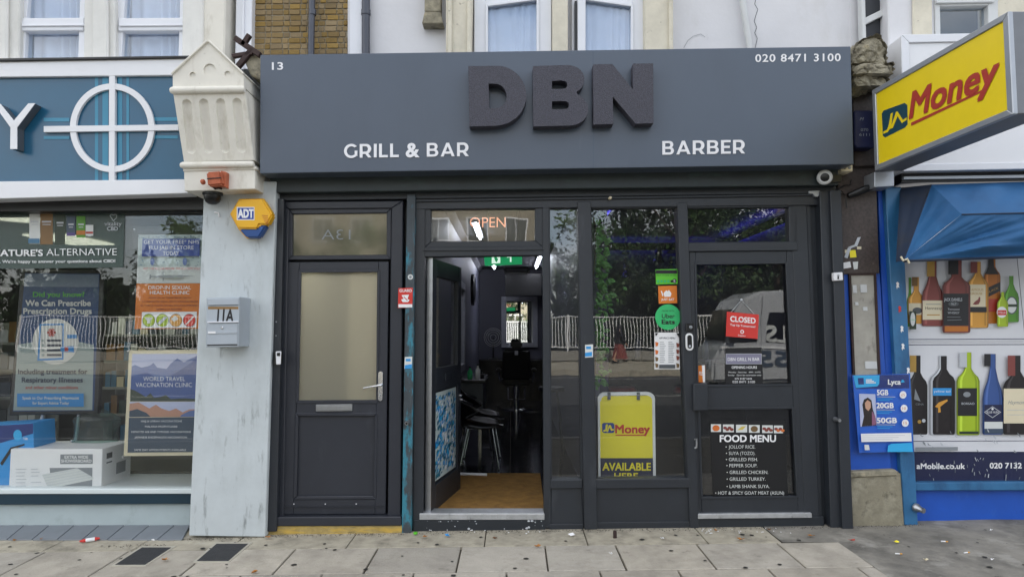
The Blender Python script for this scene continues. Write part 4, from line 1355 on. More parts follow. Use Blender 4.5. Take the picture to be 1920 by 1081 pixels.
fc = [jp(0, 0, 0), jp(1, 0, 0), jp(1, 1, 0), jp(0, 1, 0)]
MB().prism([p + Vector((.01, 0, 0)) for p in fc], [p + Vector((TH, 0, 0)) for p in fc]).build('case', 'alu_soffit', jn, bevel=.006)
e0, e1 = .032, .065
inn = [(e0, e1), (1 - e0, e1), (1 - e0, 1 - e1), (e0, 1 - e1)]
out = [(0, 0), (1, 0), (1, 1), (0, 1)]
fm = MB()
for k in range(4):
    k2 = (k + 1) % 4
    a_ = [jp(*out[k], .012), jp(*out[k2], .012), jp(*inn[k2], .012), jp(*inn[k], .012)]
    fm.prism(a_, [v + Vector((.03, 0, 0)) for v in a_])
fm.build('face_frame', 'alu_frame', jn, bevel=.004)
MB().prism([jp(*q, .002) for q in inn], [jp(*q, -.008) for q in inn]).build('yellow_face', 'ink_yellow_deep', jn)
pr = Print(lambda u, v, off: jp(*jpx(u, v), .002 + off), .0008, .0006)
pr.poly([(1658, 207), (1697, 193), (1702, 197), (1702.5, 233), (1698, 239), (1660, 258), (1656, 254), (1654, 213)], 'ink_teal_dark2')
pr.poly([(1671, 213), (1675, 211.5), (1672, 238), (1665, 248), (1657, 251), (1657, 247), (1664, 243), (1667, 235)], 'ink_yellow_deep')
pr.poly([(1681, 210), (1684, 209), (1694, 225), (1701, 220), (1701, 225), (1692, 231), (1684, 218), (1675, 240), (1670, 242)], 'ink_yellow_deep')
pr.poly([(1709.5, 230), (1844, 168), (1841, 173.5), (1709.5, 236)], 'ink_red_brown')
pr.build('logo', None, jn)
u0, v0 = jpx(1707, 224.5); u1, v1 = jpx(1876, 152)
mon = Print(lambda u, v, off: jp(u, v, .002 + off), .0044, .0004)
mon.text('Money', u0, u1, v0 + .015, -.285, 'ink_red_brown', bold=.03, shear=.25, tilt=-(v1 - v0 - .03))
mon.build('wordmark', None, jn)
# wall bracket and cable cover
solo(MB().pq([(1640, 322), (1677, 321), (1677, 349), (1640, 351)], -.16, .02), 'sign_bracket', 'alu_frame', 'grey steel box bracket carrying the yellow projecting sign', 'bracket', bevel=.004)
solo(MB().tube([P(1590, 367, -.03), P(1605, 362, -.04), P(1625, 353, -.06), P(1642, 349, -.07), P(1668, 348, -.07)], [.02, .03, .028, .022, .012], 10), 'cable_duct', 'black_plastic',
     'black curved cable duct across the top of the brown granite pier', 'cable duct', smooth=True)
t = thing('cable_bundle', 'thin black cables looping beside the turret camera', 'cable', P(1580, 360, -.03))
for pts in ([(1560, 352), (1572, 353), (1582, 348), (1594, 346), (1596, 336)], [(1568, 354), (1578, 358), (1584, 366), (1576, 362)], [(1574, 372), (1576, 390), (1576, 396)], [(1586, 370), (1588, 390)]):
    MB().tube([P(x, y, -.02) for x, y in pts], .004, 6).build('cable', 'black_plastic', t)

# navy alarm box half hidden behind the projecting sign
t = thing('navy_alarm_box', 'navy alarm box with white lettering half hidden behind the yellow sign', 'alarm box', P(1615, 277, -.1))
MB().pq([(1602, 207), (1645, 207), (1645, 270), (1640, 277), (1606, 277), (1602, 270)], -.14, .0).build('cover', 'ink_navy', t, bevel=.008)
pr = Print(onY(-.14)).text('070', 1614, 1628, 246, 5, 'ink_grey').text('6111', 1611, 1631, 255, 5, 'ink_grey').text('M', 1612, 1620, 226, 6, 'ink_grey', shear=.3)
pr.build('lettering_print', None, t)

# --- yellow hexagonal alarm sounder
t = thing('alarm_box', 'yellow hexagonal ADT burglar alarm box with blue base on the pale pier', 'alarm box', P(470, 446, -.12))
hx = [(431, 401), (448, 372.5), (494, 372), (512, 403), (500, 425), (486, 446), (462, 446.5), (446.5, 429)]
AY = -.235
MB().pq(hx, -.15, -.12).build('back_plate', 'ink_alarm_yellow', t, bevel=.003)
MB().pq([(431.5, 401), (448.5, 373.5), (493, 373), (511, 402.5), (500.5, 421.5), (486, 421), (482, 429), (447, 428.5)], AY, -.15).build('yellow_cover', 'ink_alarm_yellow', t, bevel=.012, seg=2)
MB().pq([(447.5, 429), (482, 429.5), (486, 422), (499.5, 422.5), (485, 445), (462.5, 445.5)], AY + .008, -.15).build('blue_lens', 'ink_alarm_blue', t, bevel=.010, seg=2)
pr = Print(onY(AY)).rect(444, 388, 477, 412.5, 'ink_white').rect(445.5, 389.5, 475.8, 411, 'ink_blue').text('ADT', 446.5, 475, 407.5, 15, 'ink_white', bold=.05)
pr.build('maker_label', None, t)
for k in range(5):
    MB().pq([(491 + k * 1.5, 403 + k * 3.6), (502 + k * .3, 403.6 + k * 3.6), (502 + k * .3, 405 + k * 3.6), (491 + k * 1.5, 404.4 + k * 3.6)], AY - .002, AY + .004).build('louvre', 'ink_amber', t)

# --- terracotta coloured box and black dome camera under the console
t = thing('red_junction_box', 'weathered terracotta red junction box hanging on the white console base', 'junction box', P(404, 352, -.33))
MB().pq([(386, 322), (413, 320.5), (417, 346), (389, 349)], -.40, -.30).build('box', 'terracotta', t, bevel=.012, seg=2)
MB().pq([(413, 320), (424, 322), (423, 352), (415, 347)], -.36, -.30).build('flange', 'terracotta', t, bevel=.005)
MB().pq([(388, 334), (414, 332), (414.5, 334), (388, 336)], -.404, -.398).build('lid_seam', 'rust_brown', t)
MB().lathe([(.001, -.02), (.018, -.012), (.022, 0), (.018, .012), (.001, .02)], 12, P(380.5, 341, -.36), (1, 0, .3)).build('gland', 'terracotta', t, smooth=True)
MB().tube([P(398, 349, -.34), P(404, 354, -.34), P(410, 352, -.33), P(416, 354, -.33)], .008, 6).build('stub_wire', 'rust_brown', t)
t = thing('dome_camera', 'black dome security camera under the console at the pier head', 'camera', P(399, 384, -.2))
c_ = P(399, 358, -.2)
MB().lathe([(.075, 0), (.075, -.03), (.068, -.035)], 24, c_).build('mount_ring', 'black_plastic', t, smooth=True)
MB().lathe([(.064, -.03), (.062, -.06), (.05, -.085), (.03, -.102), (.001, -.108)], 24, c_).build('dome', 'black_plastic', t, smooth=True)
solo(MB().tube([P(402, 398, -.13), P(409, 399, -.13), P(411, 406, -.13)], .006, 6), 'cable_clip', 'sign_white', 'tiny white cable clip on the pier beside the yellow alarm', 'clip')

# --- steel letterbox 11A
LY = -.33
t = thing('letterbox', 'pale grey metal letterbox marked 11A fixed to the pier', 'letterbox', P(425, 650, -.2))
MB().pq([(387, 558), (449, 556), (446.5, 650), (385.5, 651)], LY, -.12).build('body', 'letterbox_grey', t, bevel=.004)
MB().pq([(389.5, 560), (447, 558.5), (447, 571), (389.5, 572)], LY - .012, LY).build('flap', 'letterbox_grey', t, bevel=.003)
MB().pq([(389.5, 572), (446.5, 571), (446.5, 572), (389.5, 573)], LY - .003, LY).build('slot_shadow', 'letterbox_dark', t)
d_ = MB().pq([(388.5, 606), (445.5, 605), (444.5, 645), (387.5, 646)], LY - .008, LY).build('door', 'letterbox_grey', t, bevel=.003)
MB().pq([(388.5, 602.5), (446, 601.5), (446, 604), (388.5, 605)], LY - .018, LY).build('lip', 'silver_lip' if 'silver_lip' in MATS else 'upvc_white', t, bevel=.002)
MB().pq([(389, 621), (445, 620), (445, 624.5), (389, 625.5)], LY - .013, LY - .008).build('name_strip', 'letterbox_grey', d_, bevel=.001)
MB().pq([(390, 621), (404, 620.7), (404, 624.6), (390, 625)], LY - .0145, LY - .013).build('name_card', 'ink_white', d_)
MB().pq([(388, 646.2), (444.6, 645.2), (444.5, 646.8), (388, 647.8)], LY - .004, LY).build('bottom_shadow_gap', 'black_metal', t)
MB().lathe([(.009, 0), (.009, .006), (.006, .009), (.001, .009)], 14, P(417, 614, LY - .008), (0, -1, 0)).build('lock', 'chrome', d_, smooth=True)
pr = Print(onY(LY)).rect(390, 574.5, 447, 579.5, 'ink_tape_brown').text('11A', 407, 437, 603, 23.5, 'ink_ink', bold=.03, shear=.12)
pr.build('number_print', None, t)

# --- key safe and door entry on the flat door frame
t = thing('key_safe', 'small white and black key safe on the left frame of the flat door', 'key safe', P(520, 684, -.09))
MB().pq([(514, 658), (528, 657), (527, 683), (512, 684)], -.11, -.07).build('case', 'black_plastic', t, bevel=.005)
MB().pq([(516.5, 658.5), (527, 658), (526, 683), (517.5, 683)], -.118, -.11).build('cover', 'sign_white', t, bevel=.004)
MB().pq([(519, 661), (525, 660.5), (525, 667), (519, 667)], -.121, -.118).build('keypad', 'black_plastic', t)
for x, y in ((518, 603), (517.5, 629)):
    solo(MB().lathe([(.006, 0), (.005, .004), (.001, .005)], 8, P(x, y, -.075), (0, -1, 0)), 'screw_head', 'steel',
         'small screw head on the shutter guide %s the key safe' % ('well above' if y < 610 else 'just above'), 'screw')

# --- stickers on the green post
t = thing('guard_sticker', 'red and white sticker reading GUARD on the teal post', 'sticker', P(760, 577, -.052))
MB().pq([(747, 540), (774, 539), (773, 576), (746, 577)], -.0525, -.051).build('sheet', 'ink_red', t)
pr = Print(onY(-.0525)).text('GUARD', 749, 772, 547, 5, 'ink_white', bold=.03).rect(747, 570, 773, 576, 'ink_white').poly([(753, 553), (767, 552), (764, 560), (768, 562), (765, 566), (755, 566), (752, 561), (757, 560)], 'ink_white').line(757, 556, 764, 563, 1.5, 'ink_red')
pr.build('print', None, t)
for lab, q in (('pale blue sticker on the teal post below the red guard sticker', [(759, 669), (773, 668), (772, 690), (758, 691)]), ('small pale blue sticker on the mullion left of the display window', [(1097, 646), (1112, 645), (1112, 669), (1097, 670)])):
    Yp = -.0525 if q[0][0] < 800 else -.0325
    t = thing('blue_sticker', lab, 'sticker', P(*q[3], Yp), 'small blue delivery stickers')
    MB().pq(q, Yp, Yp + .0015).build('sheet', 'ink_offwhite', t)
    x0, y0 = q[0]
    Print(onY(Yp)).rect(x0 + 2, y0 + 3, x0 + 11, y0 + 8, 'ink_skyblue').poly([(x0, y0 + 15), (x0 + 13, y0 + 13), (x0 + 13, y0 + 21), (x0, y0 + 22)], 'ink_skyblue').build('print', None, t)
solo(Print(onY(-.0515)).ell(769.5, 519, 5, 5, 'ink_offwhite', 14).ell(769.5, 519, 2.6, 3, 'ink_grey', 10), 'round_sticker', None, 'small torn white round sticker high on the teal post', 'sticker')

# --- fittings on the right-hand frame
t = thing('turret_camera', 'white turret security camera with black lens under the right end of the fascia', 'camera', P(1543, 348, -.2))
c_ = P(1545, 333, -.12)
MB().pq([(1553, 328), (1578, 327), (1578, 341), (1553, 343)], -.13, -.1).build('arm', 'black_plastic', t, bevel=.003)
MB().lathe([(.035, 0), (.05, .01), (.057, .03), (.057, .05), (.044, .062), (.034, .06)], 24, c_, (-.35, -1, -.18)).build('housing', 'upvc_dirty', t, smooth=True)
MB().lathe([(.034, .055), (.032, .066), (.018, .07), (.001, .071)], 20, c_, (-.35, -1, -.18)).build('lens', 'black_plastic', t, smooth=True)
t = thing('motion_sensor', 'cream twin-lens sensor box beside the right end of the grey fascia', 'sensor', P(1588, 321, -.1))
MB().pq([(1577, 310), (1599, 309), (1599, 320.5), (1577, 321.5)], -.13, -.0).build('case', 'ink_cream', t, bevel=.004)
for x in (1583.5, 1593):
    MB().lathe([(.012, 0), (.01, .004), (.001, .005)], 12, P(x, 314.5, -.13), (0, -1, 0)).build('lens', 'black_plastic' if x < 1590 else 'ink_grey', t)
MB().pq([(1564, 324), (1577, 312), (1599, 321), (1592, 324)], -.09, -.0).build('mounting_wedge', 'ink_cream', t)
solo(MB().pq([(1517, 358), (1537, 357), (1538, 361), (1534, 369), (1528, 368), (1524, 363), (1517, 363)], -.045, -.0), 'door_closer_bracket', 'alu_frame', 'small bent grey metal bracket under the shutter box at the right', 'bracket', bevel=.002)
t = thing('shutter_key_switch', 'white key switch plate on the right shutter guide', 'switch', P(1572, 526, -.1))
MB().pq([(1563, 511), (1580, 510), (1581, 525), (1564, 526)], -.125, -.088).build('plate', 'sign_white', t, bevel=.003)
MB().lathe([(.008, 0), (.008, .006), (.001, .007)], 12, P(1571.5, 516, -.125), (0, -1, 0)).build('key_barrel', 'steel', t)
MB().pq([(1570.6, 518), (1573, 518), (1573, 523), (1570.6, 523)], -.128, -.125).build('key_slot', 'black_metal', t)
q = P(1566, 785, -.06)
solo(MB().lathe([(.02, 0), (.02, .015), (.015, .03), (.013, .06)], 14, q, (.1, -1, -.05)), 'shutter_bullet_lock', 'steel', 'steel bullet lock on the right shutter guide', 'lock', smooth=True)
solo(MB().lathe([(.012, 0), (.013, .02), (.009, .03), (.001, .031)], 12, P(1143, 372, -.03), (.2, -1, .1)), 'head_bolt', 'ink_cream', 'small pale bolt on the frame head above the display window', 'bolt', smooth=True)
# notes and tape on the granite
for nm, lab, q, m_ in (('yellow_note', 'tiny yellow paper note stuck on the brown granite pier', [(1593, 469), (1604, 468.5), (1606, 482), (1594, 483)], 'ink_yellow'),
                       ('white_note', 'larger white paper scrap at the foot of the brown granite', [(1578, 493), (1594, 490), (1596, 501), (1580, 504)], 'ink_white'),
                       ('white_note', 'narrow torn white paper scrap at the foot of the brown granite', [(1599, 491), (1609, 490), (1608, 504), (1601, 505)], 'ink_offwhite')):
    t = props(Print(onY(-.001)).poly(q, m_).build(nm, None, None), lab, 'note')
    if nm != 'white_note' or q[0][0] == 1578:
        pass
tp = Print(onY(-.001), .001).poly([(1608, 445), (1614, 444), (1607, 462), (1601, 461)], 'ink_silver').poly([(1590, 463), (1601, 459), (1606, 461), (1596, 465)], 'ink_silver').poly([(1590, 464), (1596, 465), (1589, 484), (1583, 482)], 'ink_silver')
props(tp.build('tape_strip', None, None), 'zigzag strip of silver tape on the brown granite pier', 'tape')
solo(Print(onY(-.001)).rect(1584, 468, 1588, 474, 'ink_cream').rect(1607, 462, 1615, 467, 'ink_cream'), 'sticky_tabs', None, 'two tiny cream sticker tabs beside the silver tape', 'sticker')

# --- mobile phone poster on the blue casing
def poster_y(Y): return onY(Y)


t = thing('phone_poster', 'blue phone offer poster in torn plastic reading 5GB 20GB 50GB', 'poster', P(1655, 848, -.03))
q = [(1598, 703), (1706, 700), (1713, 846), (1611, 848)]
MB().pq(q, -.034, -.030).build('sheet', 'ink_lyca', t)


def lp(x, y): return (1580 + x / 6.007, 680 + y / 6.007)


def LYp(pr, pts, m): return pr.poly([lp(*p) for p in pts], m)


pr = Print(onY(-.034))
LYp(pr, [(120, 140), (745, 130), (752, 285), (150, 292)], 'ink_lyca_dark')
LYp(pr, [(120, 140), (415, 138), (412, 235), (390, 262), (150, 280)], 'ink_lyca_light')
LYp(pr, [(275, 290), (752, 287), (775, 780), (400, 785)], 'ink_lyca')
LYp(pr, [(170, 170), (235, 168), (240, 240), (178, 242)], 'ink_lyca_dark')
for k, yy in enumerate((190, 208, 224)): LYp(pr, [(262, yy - 6), (330 + 22 * k, yy - 8), (330 + 22 * k, yy + 3), (262, yy + 5)], 'ink_white')
pr.text('Lyca', *[lp(a, 0)[0] for a in (512, 652)], lp(0, 240)[1], 9, 'ink_white', bold=.04)
LYp(pr, [(655, 222), (662, 195), (680, 185), (700, 215)], 'ink_lyca_light')
LYp(pr, [(185, 345), (368, 350), (385, 700), (200, 716)], 'ink_mist')
LYp(pr, [(222, 470), (240, 410), (285, 388), (325, 420), (340, 520), (372, 620), (380, 700), (215, 714), (240, 600)], 'ink_hair')
LYp(pr, [(250, 450), (280, 415), (315, 440), (318, 500), (290, 540), (258, 510)], 'ink_skin')
LYp(pr, [(330, 540), (365, 590), (382, 690), (330, 702)], 'ink_pinkgrey')
for bx, wx, by, tx in ((387, 512, 360, '5GB'), (382, 572, 506, '20GB'), (387, 608, 674, '50GB')):
    pr.text(tx, lp(bx, 0)[0], lp(wx, 0)[0], lp(0, by)[1], 9.5, 'ink_white', bold=.04)
    for k, dy in enumerate((16, 36, 56)): LYp(pr, [(bx + 2, by + dy), (bx + 205 - 30 * k, by + dy + 3), (bx + 205 - 30 * k, by + dy + 9), (bx + 2, by + dy + 6)], 'ink_lyca_light' if k else 'ink_silver')
for x, y in ((680, 358), (692, 510), (705, 675)):
    pr.ell(*lp(x, y), 6.4, 7, 'ink_white', 20)
    pr.text('£5' if y < 400 else ('10' if y < 600 else '15'), lp(x, 0)[0] - 3.2, lp(x, 0)[0] + 3.2, lp(0, y)[1] + 2.4, 4.8, 'ink_orange')
LYp(pr, [(205, 795), (772, 785), (778, 880), (212, 888)], 'ink_white')
for y in (815, 838, 860): LYp(pr, [(222, y), (700 - (y - 815) * 3, y - 4), (700 - (y - 815) * 3, y), (222, y + 4)], 'ink_silver')
LYp(pr, [(505, 1000), (512, 930), (550, 908), (780, 898), (790, 1000)], 'ink_lyca_light')
LYp(pr, [(245, 920), (295, 920), (305, 978), (250, 980)], 'ink_offwhite')
pr.build('print', None, t)
wr_ = MB().grid(lambda u, v: (lambda p: (p.x, -.041 - .006 * abs(mnoise.noise(Vector((u * 9, v * 11, 3)))), p.z))(P(1592 + 122 * u + 8 * v, 699 + 152 * v - 3 * u, -.041)), 26, 30)
wr_.build('plastic_sleeve', 'acrylic', t, smooth=True)

# --- bottle posters on the right
def tone(m, f):
    """a lighter or darker printing ink"""
    n = m + ('_light' if f > 1 else '_deep') + str(int(f * 100))
    if n not in MATS:
        c = MATS[m].node_tree.nodes['RGB'].outputs[0].default_value
        mat(n, tuple(min(.9, c[i] * f + (.03 if f > 1 else 0)) for i in range(3)), .4)
    return n


def bottle(pr, x0, x1, top, base, neck_w, neck_y, shoulder_y, m, tilt=0):
    c = (x0 + x1) / 2; n = neck_w / 2

    def side(k):
        """outline of the left side, k = share of the half width"""
        return [(c - n * k, top), (c - n * k, neck_y), (c - (n + (c - n - x0) * .35) * k, neck_y + (shoulder_y - neck_y) * .42), (c - (n + (c - n - x0) * .82) * k, neck_y + (shoulder_y - neck_y) * .75),
                (c - (c - x0) * k, shoulder_y + 2), (c - (c - x0) * k, base - 4), (c - (c - x0) * .96 * k, base - 1), (c - (c - x0) * .86 * k, base)]
    mir = lambda q: [(2 * c - x, y) for x, y in reversed(q)]
    L = side(1.0)
    pr.poly(L + mir(L), tone(m, .55))
    L = side(.86); pr.poly(L + mir(L), m)
    a, b = side(.72), side(.5)
    pr.poly(a[1:-2] + list(reversed(b[1:-2])), tone(m, 1.5))
    a, b = mir(side(.78)), mir(side(.62))
    pr.poly(a[2:-1] + list(reversed(b[2:-1])), tone(m, .7))


POY = .10


def cut(pr, name, parent):
    pr.build(name, None, parent)
    return Print(pr.mp, pr.off, pr.step)


bp = thing('spirits_poster', 'white window poster showing whisky, cognac and beer bottles', 'poster', P(1800, 640, POY))
MB().pq([(1688, 484), (2090, 480), (2098, 640), (1700, 641)], POY - .006, POY).build('sheet', 'vinyl_white', bp)
pr = Print(onY(POY - .006))
pass
bottle(pr, 1700, 1712, 520, 612, 5, 548, 565, 'ink_bottle_green')
pr = cut(pr, 'printed_bottle', bp)
bottle(pr, 1702, 1734, 519, 606.5, 10, 545, 560, 'ink_amber_light'); pr.rect(1710, 519, 1720.5, 536, 'ink_brown').rect(1704, 568, 1732, 590, 'ink_cream').ell(1720, 582, 9, 6, 'ink_grey_dark')
pr = cut(pr, 'printed_bottle', bp)
bottle(pr, 1845, 1876, 484, 606, 12, 500, 516, 'ink_amber'); pr.poly([(1853, 484), (1863, 484), (1864, 500), (1873, 514), (1847, 514), (1853, 500)], 'ink_ink').poly([(1848, 541), (1876, 528), (1876, 545), (1850, 558)], 'ink_ink').rect(1852, 560, 1872, 584, 'ink_red_brown').text('BLACK', 1851, 1872, 550, 4, 'ink_gold', tilt=9)
pr = cut(pr, 'printed_bottle', bp)
bottle(pr, 1728, 1769, 486, 611, 15, 518, 556, 'ink_rosewood'); pr.rect(1738, 486, 1752.5, 518, 'ink_gold').rect(1730, 563, 1768, 599, 'ink_cream').text('Hennessy', 1735, 1766, 580, 5.5, 'ink_ink').line(1738, 590, 1762, 590, 2, 'ink_gold').line(1736, 570, 1764, 570, 1.2, 'ink_grey')
pr = cut(pr, 'printed_bottle', bp)
bottle(pr, 1813.5, 1853.5, 490.5, 614, 11, 512, 533, 'ink_amber_light'); pr.rect(1820, 490.5, 1832.5, 511.5, 'ink_rosewood').rect(1815, 533, 1848, 577, 'ink_cream').text('FAMOUS', 1818, 1844, 545, 4.5, 'ink_gold').text('GROUSE', 1819, 1842, 552, 4, 'ink_gold')
pr.poly([(1824, 570), (1828, 565), (1834, 561), (1835.5, 556), (1838, 557), (1838, 564), (1835, 570), (1829, 571)], 'ink_rosewood').rect(1818, 575, 1850, 585, 'ink_ink')
pr = cut(pr, 'printed_bottle', bp)
bottle(pr, 1767, 1819.5, 486, 623.5, 20, 519, 534, 'ink_rosewood'); pr.rect(1778, 486, 1797, 514, 'ink_ink').rect(1769, 550, 1816, 610, 'ink_ink').rect(1771.5, 611, 1815, 621, 'ink_amber')
pr.text('JACK DANIELS', 1770, 1804, 564, 5.5, 'ink_silver', bold=.02).ell(1788, 569.5, 10, 4.2, 'ink_grey_dark').text('No.7', 1784, 1793, 571.5, 4, 'ink_silver').text('Tennessee', 1777, 1799, 581, 3.5, 'ink_silver').text('WHISKEY', 1777, 1799, 588, 4, 'ink_silver').line(1776, 594, 1801, 594, .8, 'ink_grey').line(1776, 600, 1803, 599, .8, 'ink_grey')
pr = cut(pr, 'printed_bottle', bp)
bottle(pr, 1882, 1910.5, 517, 603.5, 8, 532, 556, 'ink_bottle_green'); pr.ell(1897, 572, 11, 17, 'ink_grey_dark').ell(1897, 572, 9, 14.5, 'ink_offwhite').rect(1886.5, 570, 1908, 575, 'ink_forest')
pr = cut(pr, 'printed_bottle', bp)
bottle(pr, 1869.5, 1890.5, 547, 612, 6, 556, 568, 'ink_bottle_lime'); pr.ell(1878.5, 585, 9.5, 10.5, 'ink_white').rect(1870.5, 581, 1887, 590.5, 'ink_red').text('STELLA', 1872, 1885.5, 587.5, 3.6, 'ink_white')
pr = cut(pr, 'printed_bottle', bp)
pr.rect(1705, 583, 1718, 617, 'ink_forest').ell(1711.5, 598, 4.5, 13, 'ink_offwhite').text('Carlsberg', 1706, 1717, 600, 2.6, 'ink_green')
pr = cut(pr, 'printed_bottle', bp)
pr.line(1907, 484, 1922, 634, 1.3, 'ink_grey_dark').line(1700, 636, 2095, 634, 1.3, 'ink_navy')
pr.build('print', None, bp)

bp = thing('wine_poster', 'white window poster showing a row of five wine bottles', 'poster', P(1800, 846, POY))
MB().pq([(1700, 642), (2098, 641), (2106, 846), (1712, 846)], POY - .006, POY).build('sheet', 'vinyl_white', bp)
pr = Print(onY(POY - .006))
pr.line(1704, 646, 2090, 645, 1.4, 'ink_navy').line(1712, 826.5, 2100, 825, 1.2, 'ink_navy')
pr = cut(pr, 'ruled_lines', bp)
pass
bottle(pr, 1701, 1739, 666, 814, 12, 698, 720, 'ink_wine'); pr.rect(1706, 666, 1718, 697, 'ink_gold').text('CENA', 1717, 1732, 759, 3.6, 'ink_grey').poly([(1716, 728), (1722, 742), (1726, 752), (1714, 748)], 'ink_grey').ell(1724, 790, 3.5, 3.5, 'ink_gold', 12).ell(1732, 788, 3.5, 3.5, 'ink_silver', 12)
pr = cut(pr, 'printed_bottle', bp)
bottle(pr, 1742, 1791, 666, 814.5, 12, 690, 712, 'ink_silver'); bottle(pr, 1749, 1790.5, 667, 814, 11, 692, 712, 'ink_wine')
pr.rect(1749, 727, 1784, 741, 'ink_skyblue').text('yellow tail', 1751, 1782, 735, 4, 'ink_white').poly([(1753, 762), (1760, 754), (1770, 750), (1776, 748), (1777, 751), (1769, 757), (1763, 762), (1764, 772), (1759, 773), (1759, 764)], 'ink_amber_light')
pr = cut(pr, 'printed_bottle', bp)
bottle(pr, 1793.5, 1837, 660, 815, 12, 690, 712, 'ink_bottle_lime'); pr.rect(1799, 660, 1813, 688, 'ink_silver').rect(1796, 727, 1832, 779, 'ink_ink').text('BORSAO', 1803, 1827, 758, 4, 'ink_silver').ell(1813, 739, 7, 5, 'ink_grey', 12).rect(1799, 808, 1835, 813, 'ink_forest')
pr = cut(pr, 'printed_bottle', bp)
bottle(pr, 1842, 1881, 663, 814, 11, 690, 745, 'ink_bottle_blue'); pr.rect(1845.5, 663, 1857.5, 686, 'ink_ink').rect(1845.5, 758, 1879, 790, 'ink_navy').poly([(1845, 772), (1861, 761), (1877, 772), (1861, 783)], 'ink_silver').poly([(1847, 772), (1861, 762.5), (1875, 772), (1861, 781.5)], 'ink_navy').text('BLUE NUN', 1850, 1872, 774, 4, 'ink_white').ell(1861, 766, 2.2, 2.2, 'ink_white', 10).rect(1846, 790, 1880, 803, 'ink_offwhite').rect(1846, 803, 1881, 812, 'ink_slate')
pr = cut(pr, 'printed_bottle', bp)
bottle(pr, 1881, 1932, 666, 814, 14, 696, 722, 'ink_wine'); pr.rect(1889.5, 666, 1903.5, 704, 'ink_rosewood').rect(1882, 728, 1932, 793, 'ink_cream').text('Haymond', 1890, 1926, 757, 7, 'ink_grey', shear=.4).line(1888, 768, 1926, 768, .8, 'ink_silver').line(1888, 777, 1926, 777, .8, 'ink_silver')
pr = cut(pr, 'printed_bottle', bp)
# scuffs where the vinyl is torn
for k in range(16):
    x, y = random.uniform(1720, 1915), random.uniform(800, 845)
    pr.poly([(x, y), (x + random.uniform(2, 7), y + random.uniform(2, 8)), (x + random.uniform(3, 8), y + random.uniform(5, 10)), (x + 1, y + 5)], 'ink_grey' if k % 2 else 'ink_silver')
pr.rect(1716, 838, 1796, 845, 'ink_grey', -1)
pr.build('print', None, bp)
t = thing('phone_strip_poster', 'dark navy strip with white web address and phone number, scratched', 'poster', P(1815, 903, .09))
MB().pq([(1712, 849), (2095, 848), (2098, 902), (1716, 903)], .089, .0945).build('sheet', 'ink_navy', t)
pr = Print(onY(.089)).text('aMobile.co.uk', 1719, 1809, 878, 10, 'ink_white', bold=.03).text('020 7132 0322', 1856, 1952, 877, 10, 'ink_white', bold=.03)
for k in range(26):
    x, y = random.uniform(1722, 1915), random.uniform(855, 896)
    pr.line(x, y, x + random.uniform(-2, 3), y + random.uniform(3, 9), random.uniform(.6, 1.8), 'ink_grey' if k % 3 else 'ink_silver')
pr.build('print', None, t)
for k, (x, y) in enumerate(((1680, 530), (1684, 575), (1688, 612), (1690, 645), (1700, 690))):
    u = props(Print(onY(-.0115)).poly([(x, y), (x + 3, y - 2), (x + 6, y + 1), (x + 5, y + 5), (x + 6.5, y + 9), (x + 3, y + 8), (x + 2, y + 12), (x + .5, y + 7), (x + 1.5, y + 4)], 'ink_white' if k != 1 else 'ink_red').build('poster_remnant', None, None),
              ['torn white paper remnant highest on the light blue post', 'torn red paper remnant on the light blue post', 'torn white paper remnant just below the red one on the blue post', 'torn white paper remnant above the blue phone poster', 'torn white paper remnant beside the top corner of the blue phone poster'][k], 'paper', 'paper remnants on the blue post')

# ================================================================== INTERIORS
FZ = P(900, 963, .1).z - .004         # salon floor level


def room(prefix, x0, x1, y0, y1, z0, z1, wm, bm_, fm, cm, floor=True):
    if floor:
        struct(MB().box(x0, x1, y0, y1, z0 - .1, z0), prefix + '_floor', fm)
    struct(MB().box(x0, x1, y0, y1, z1, z1 + .1), prefix + '_ceiling', cm)
    struct(MB().box(x0 - .08, x0, .47 if prefix == 'bar' else y0, y1, z0 - .1, z1 + .1), prefix + '_wall_left', wm)
    struct(MB().box(x1, x1 + .08, .46 if prefix == 'salon' else y0, y1, z0 - .1, z1 + .1), prefix + '_wall_right', wm)
    struct(MB().box(x0 - .08, x1 + .08, y1, y1 + .1, z0 - .1, z1 + .1), prefix + '_wall_back', bm_)


# ---- barber shop
SX0, SX1, SYB, SZ = -.70, .66, 8.9, 2.86
room('salon', SX0, SX1, .16, SYB, FZ, SZ, 'salon_wall', 'salon_back', 'paving_joint', 'ceiling_grey')
sf = [o for o in bpy.data.objects if o.name == 'salon_floor'][0]
y = .16
while y < SYB:
    for x0, x1 in ((SX0, -.02), (-.02, SX1)):
        MB().box(x0 + .002, x1 - .002, y + .002, min(y + .6, SYB) - .002, FZ, FZ + .006).build('floor_tile', 'floor_tile', sf, bevel=.001)
    y += .6
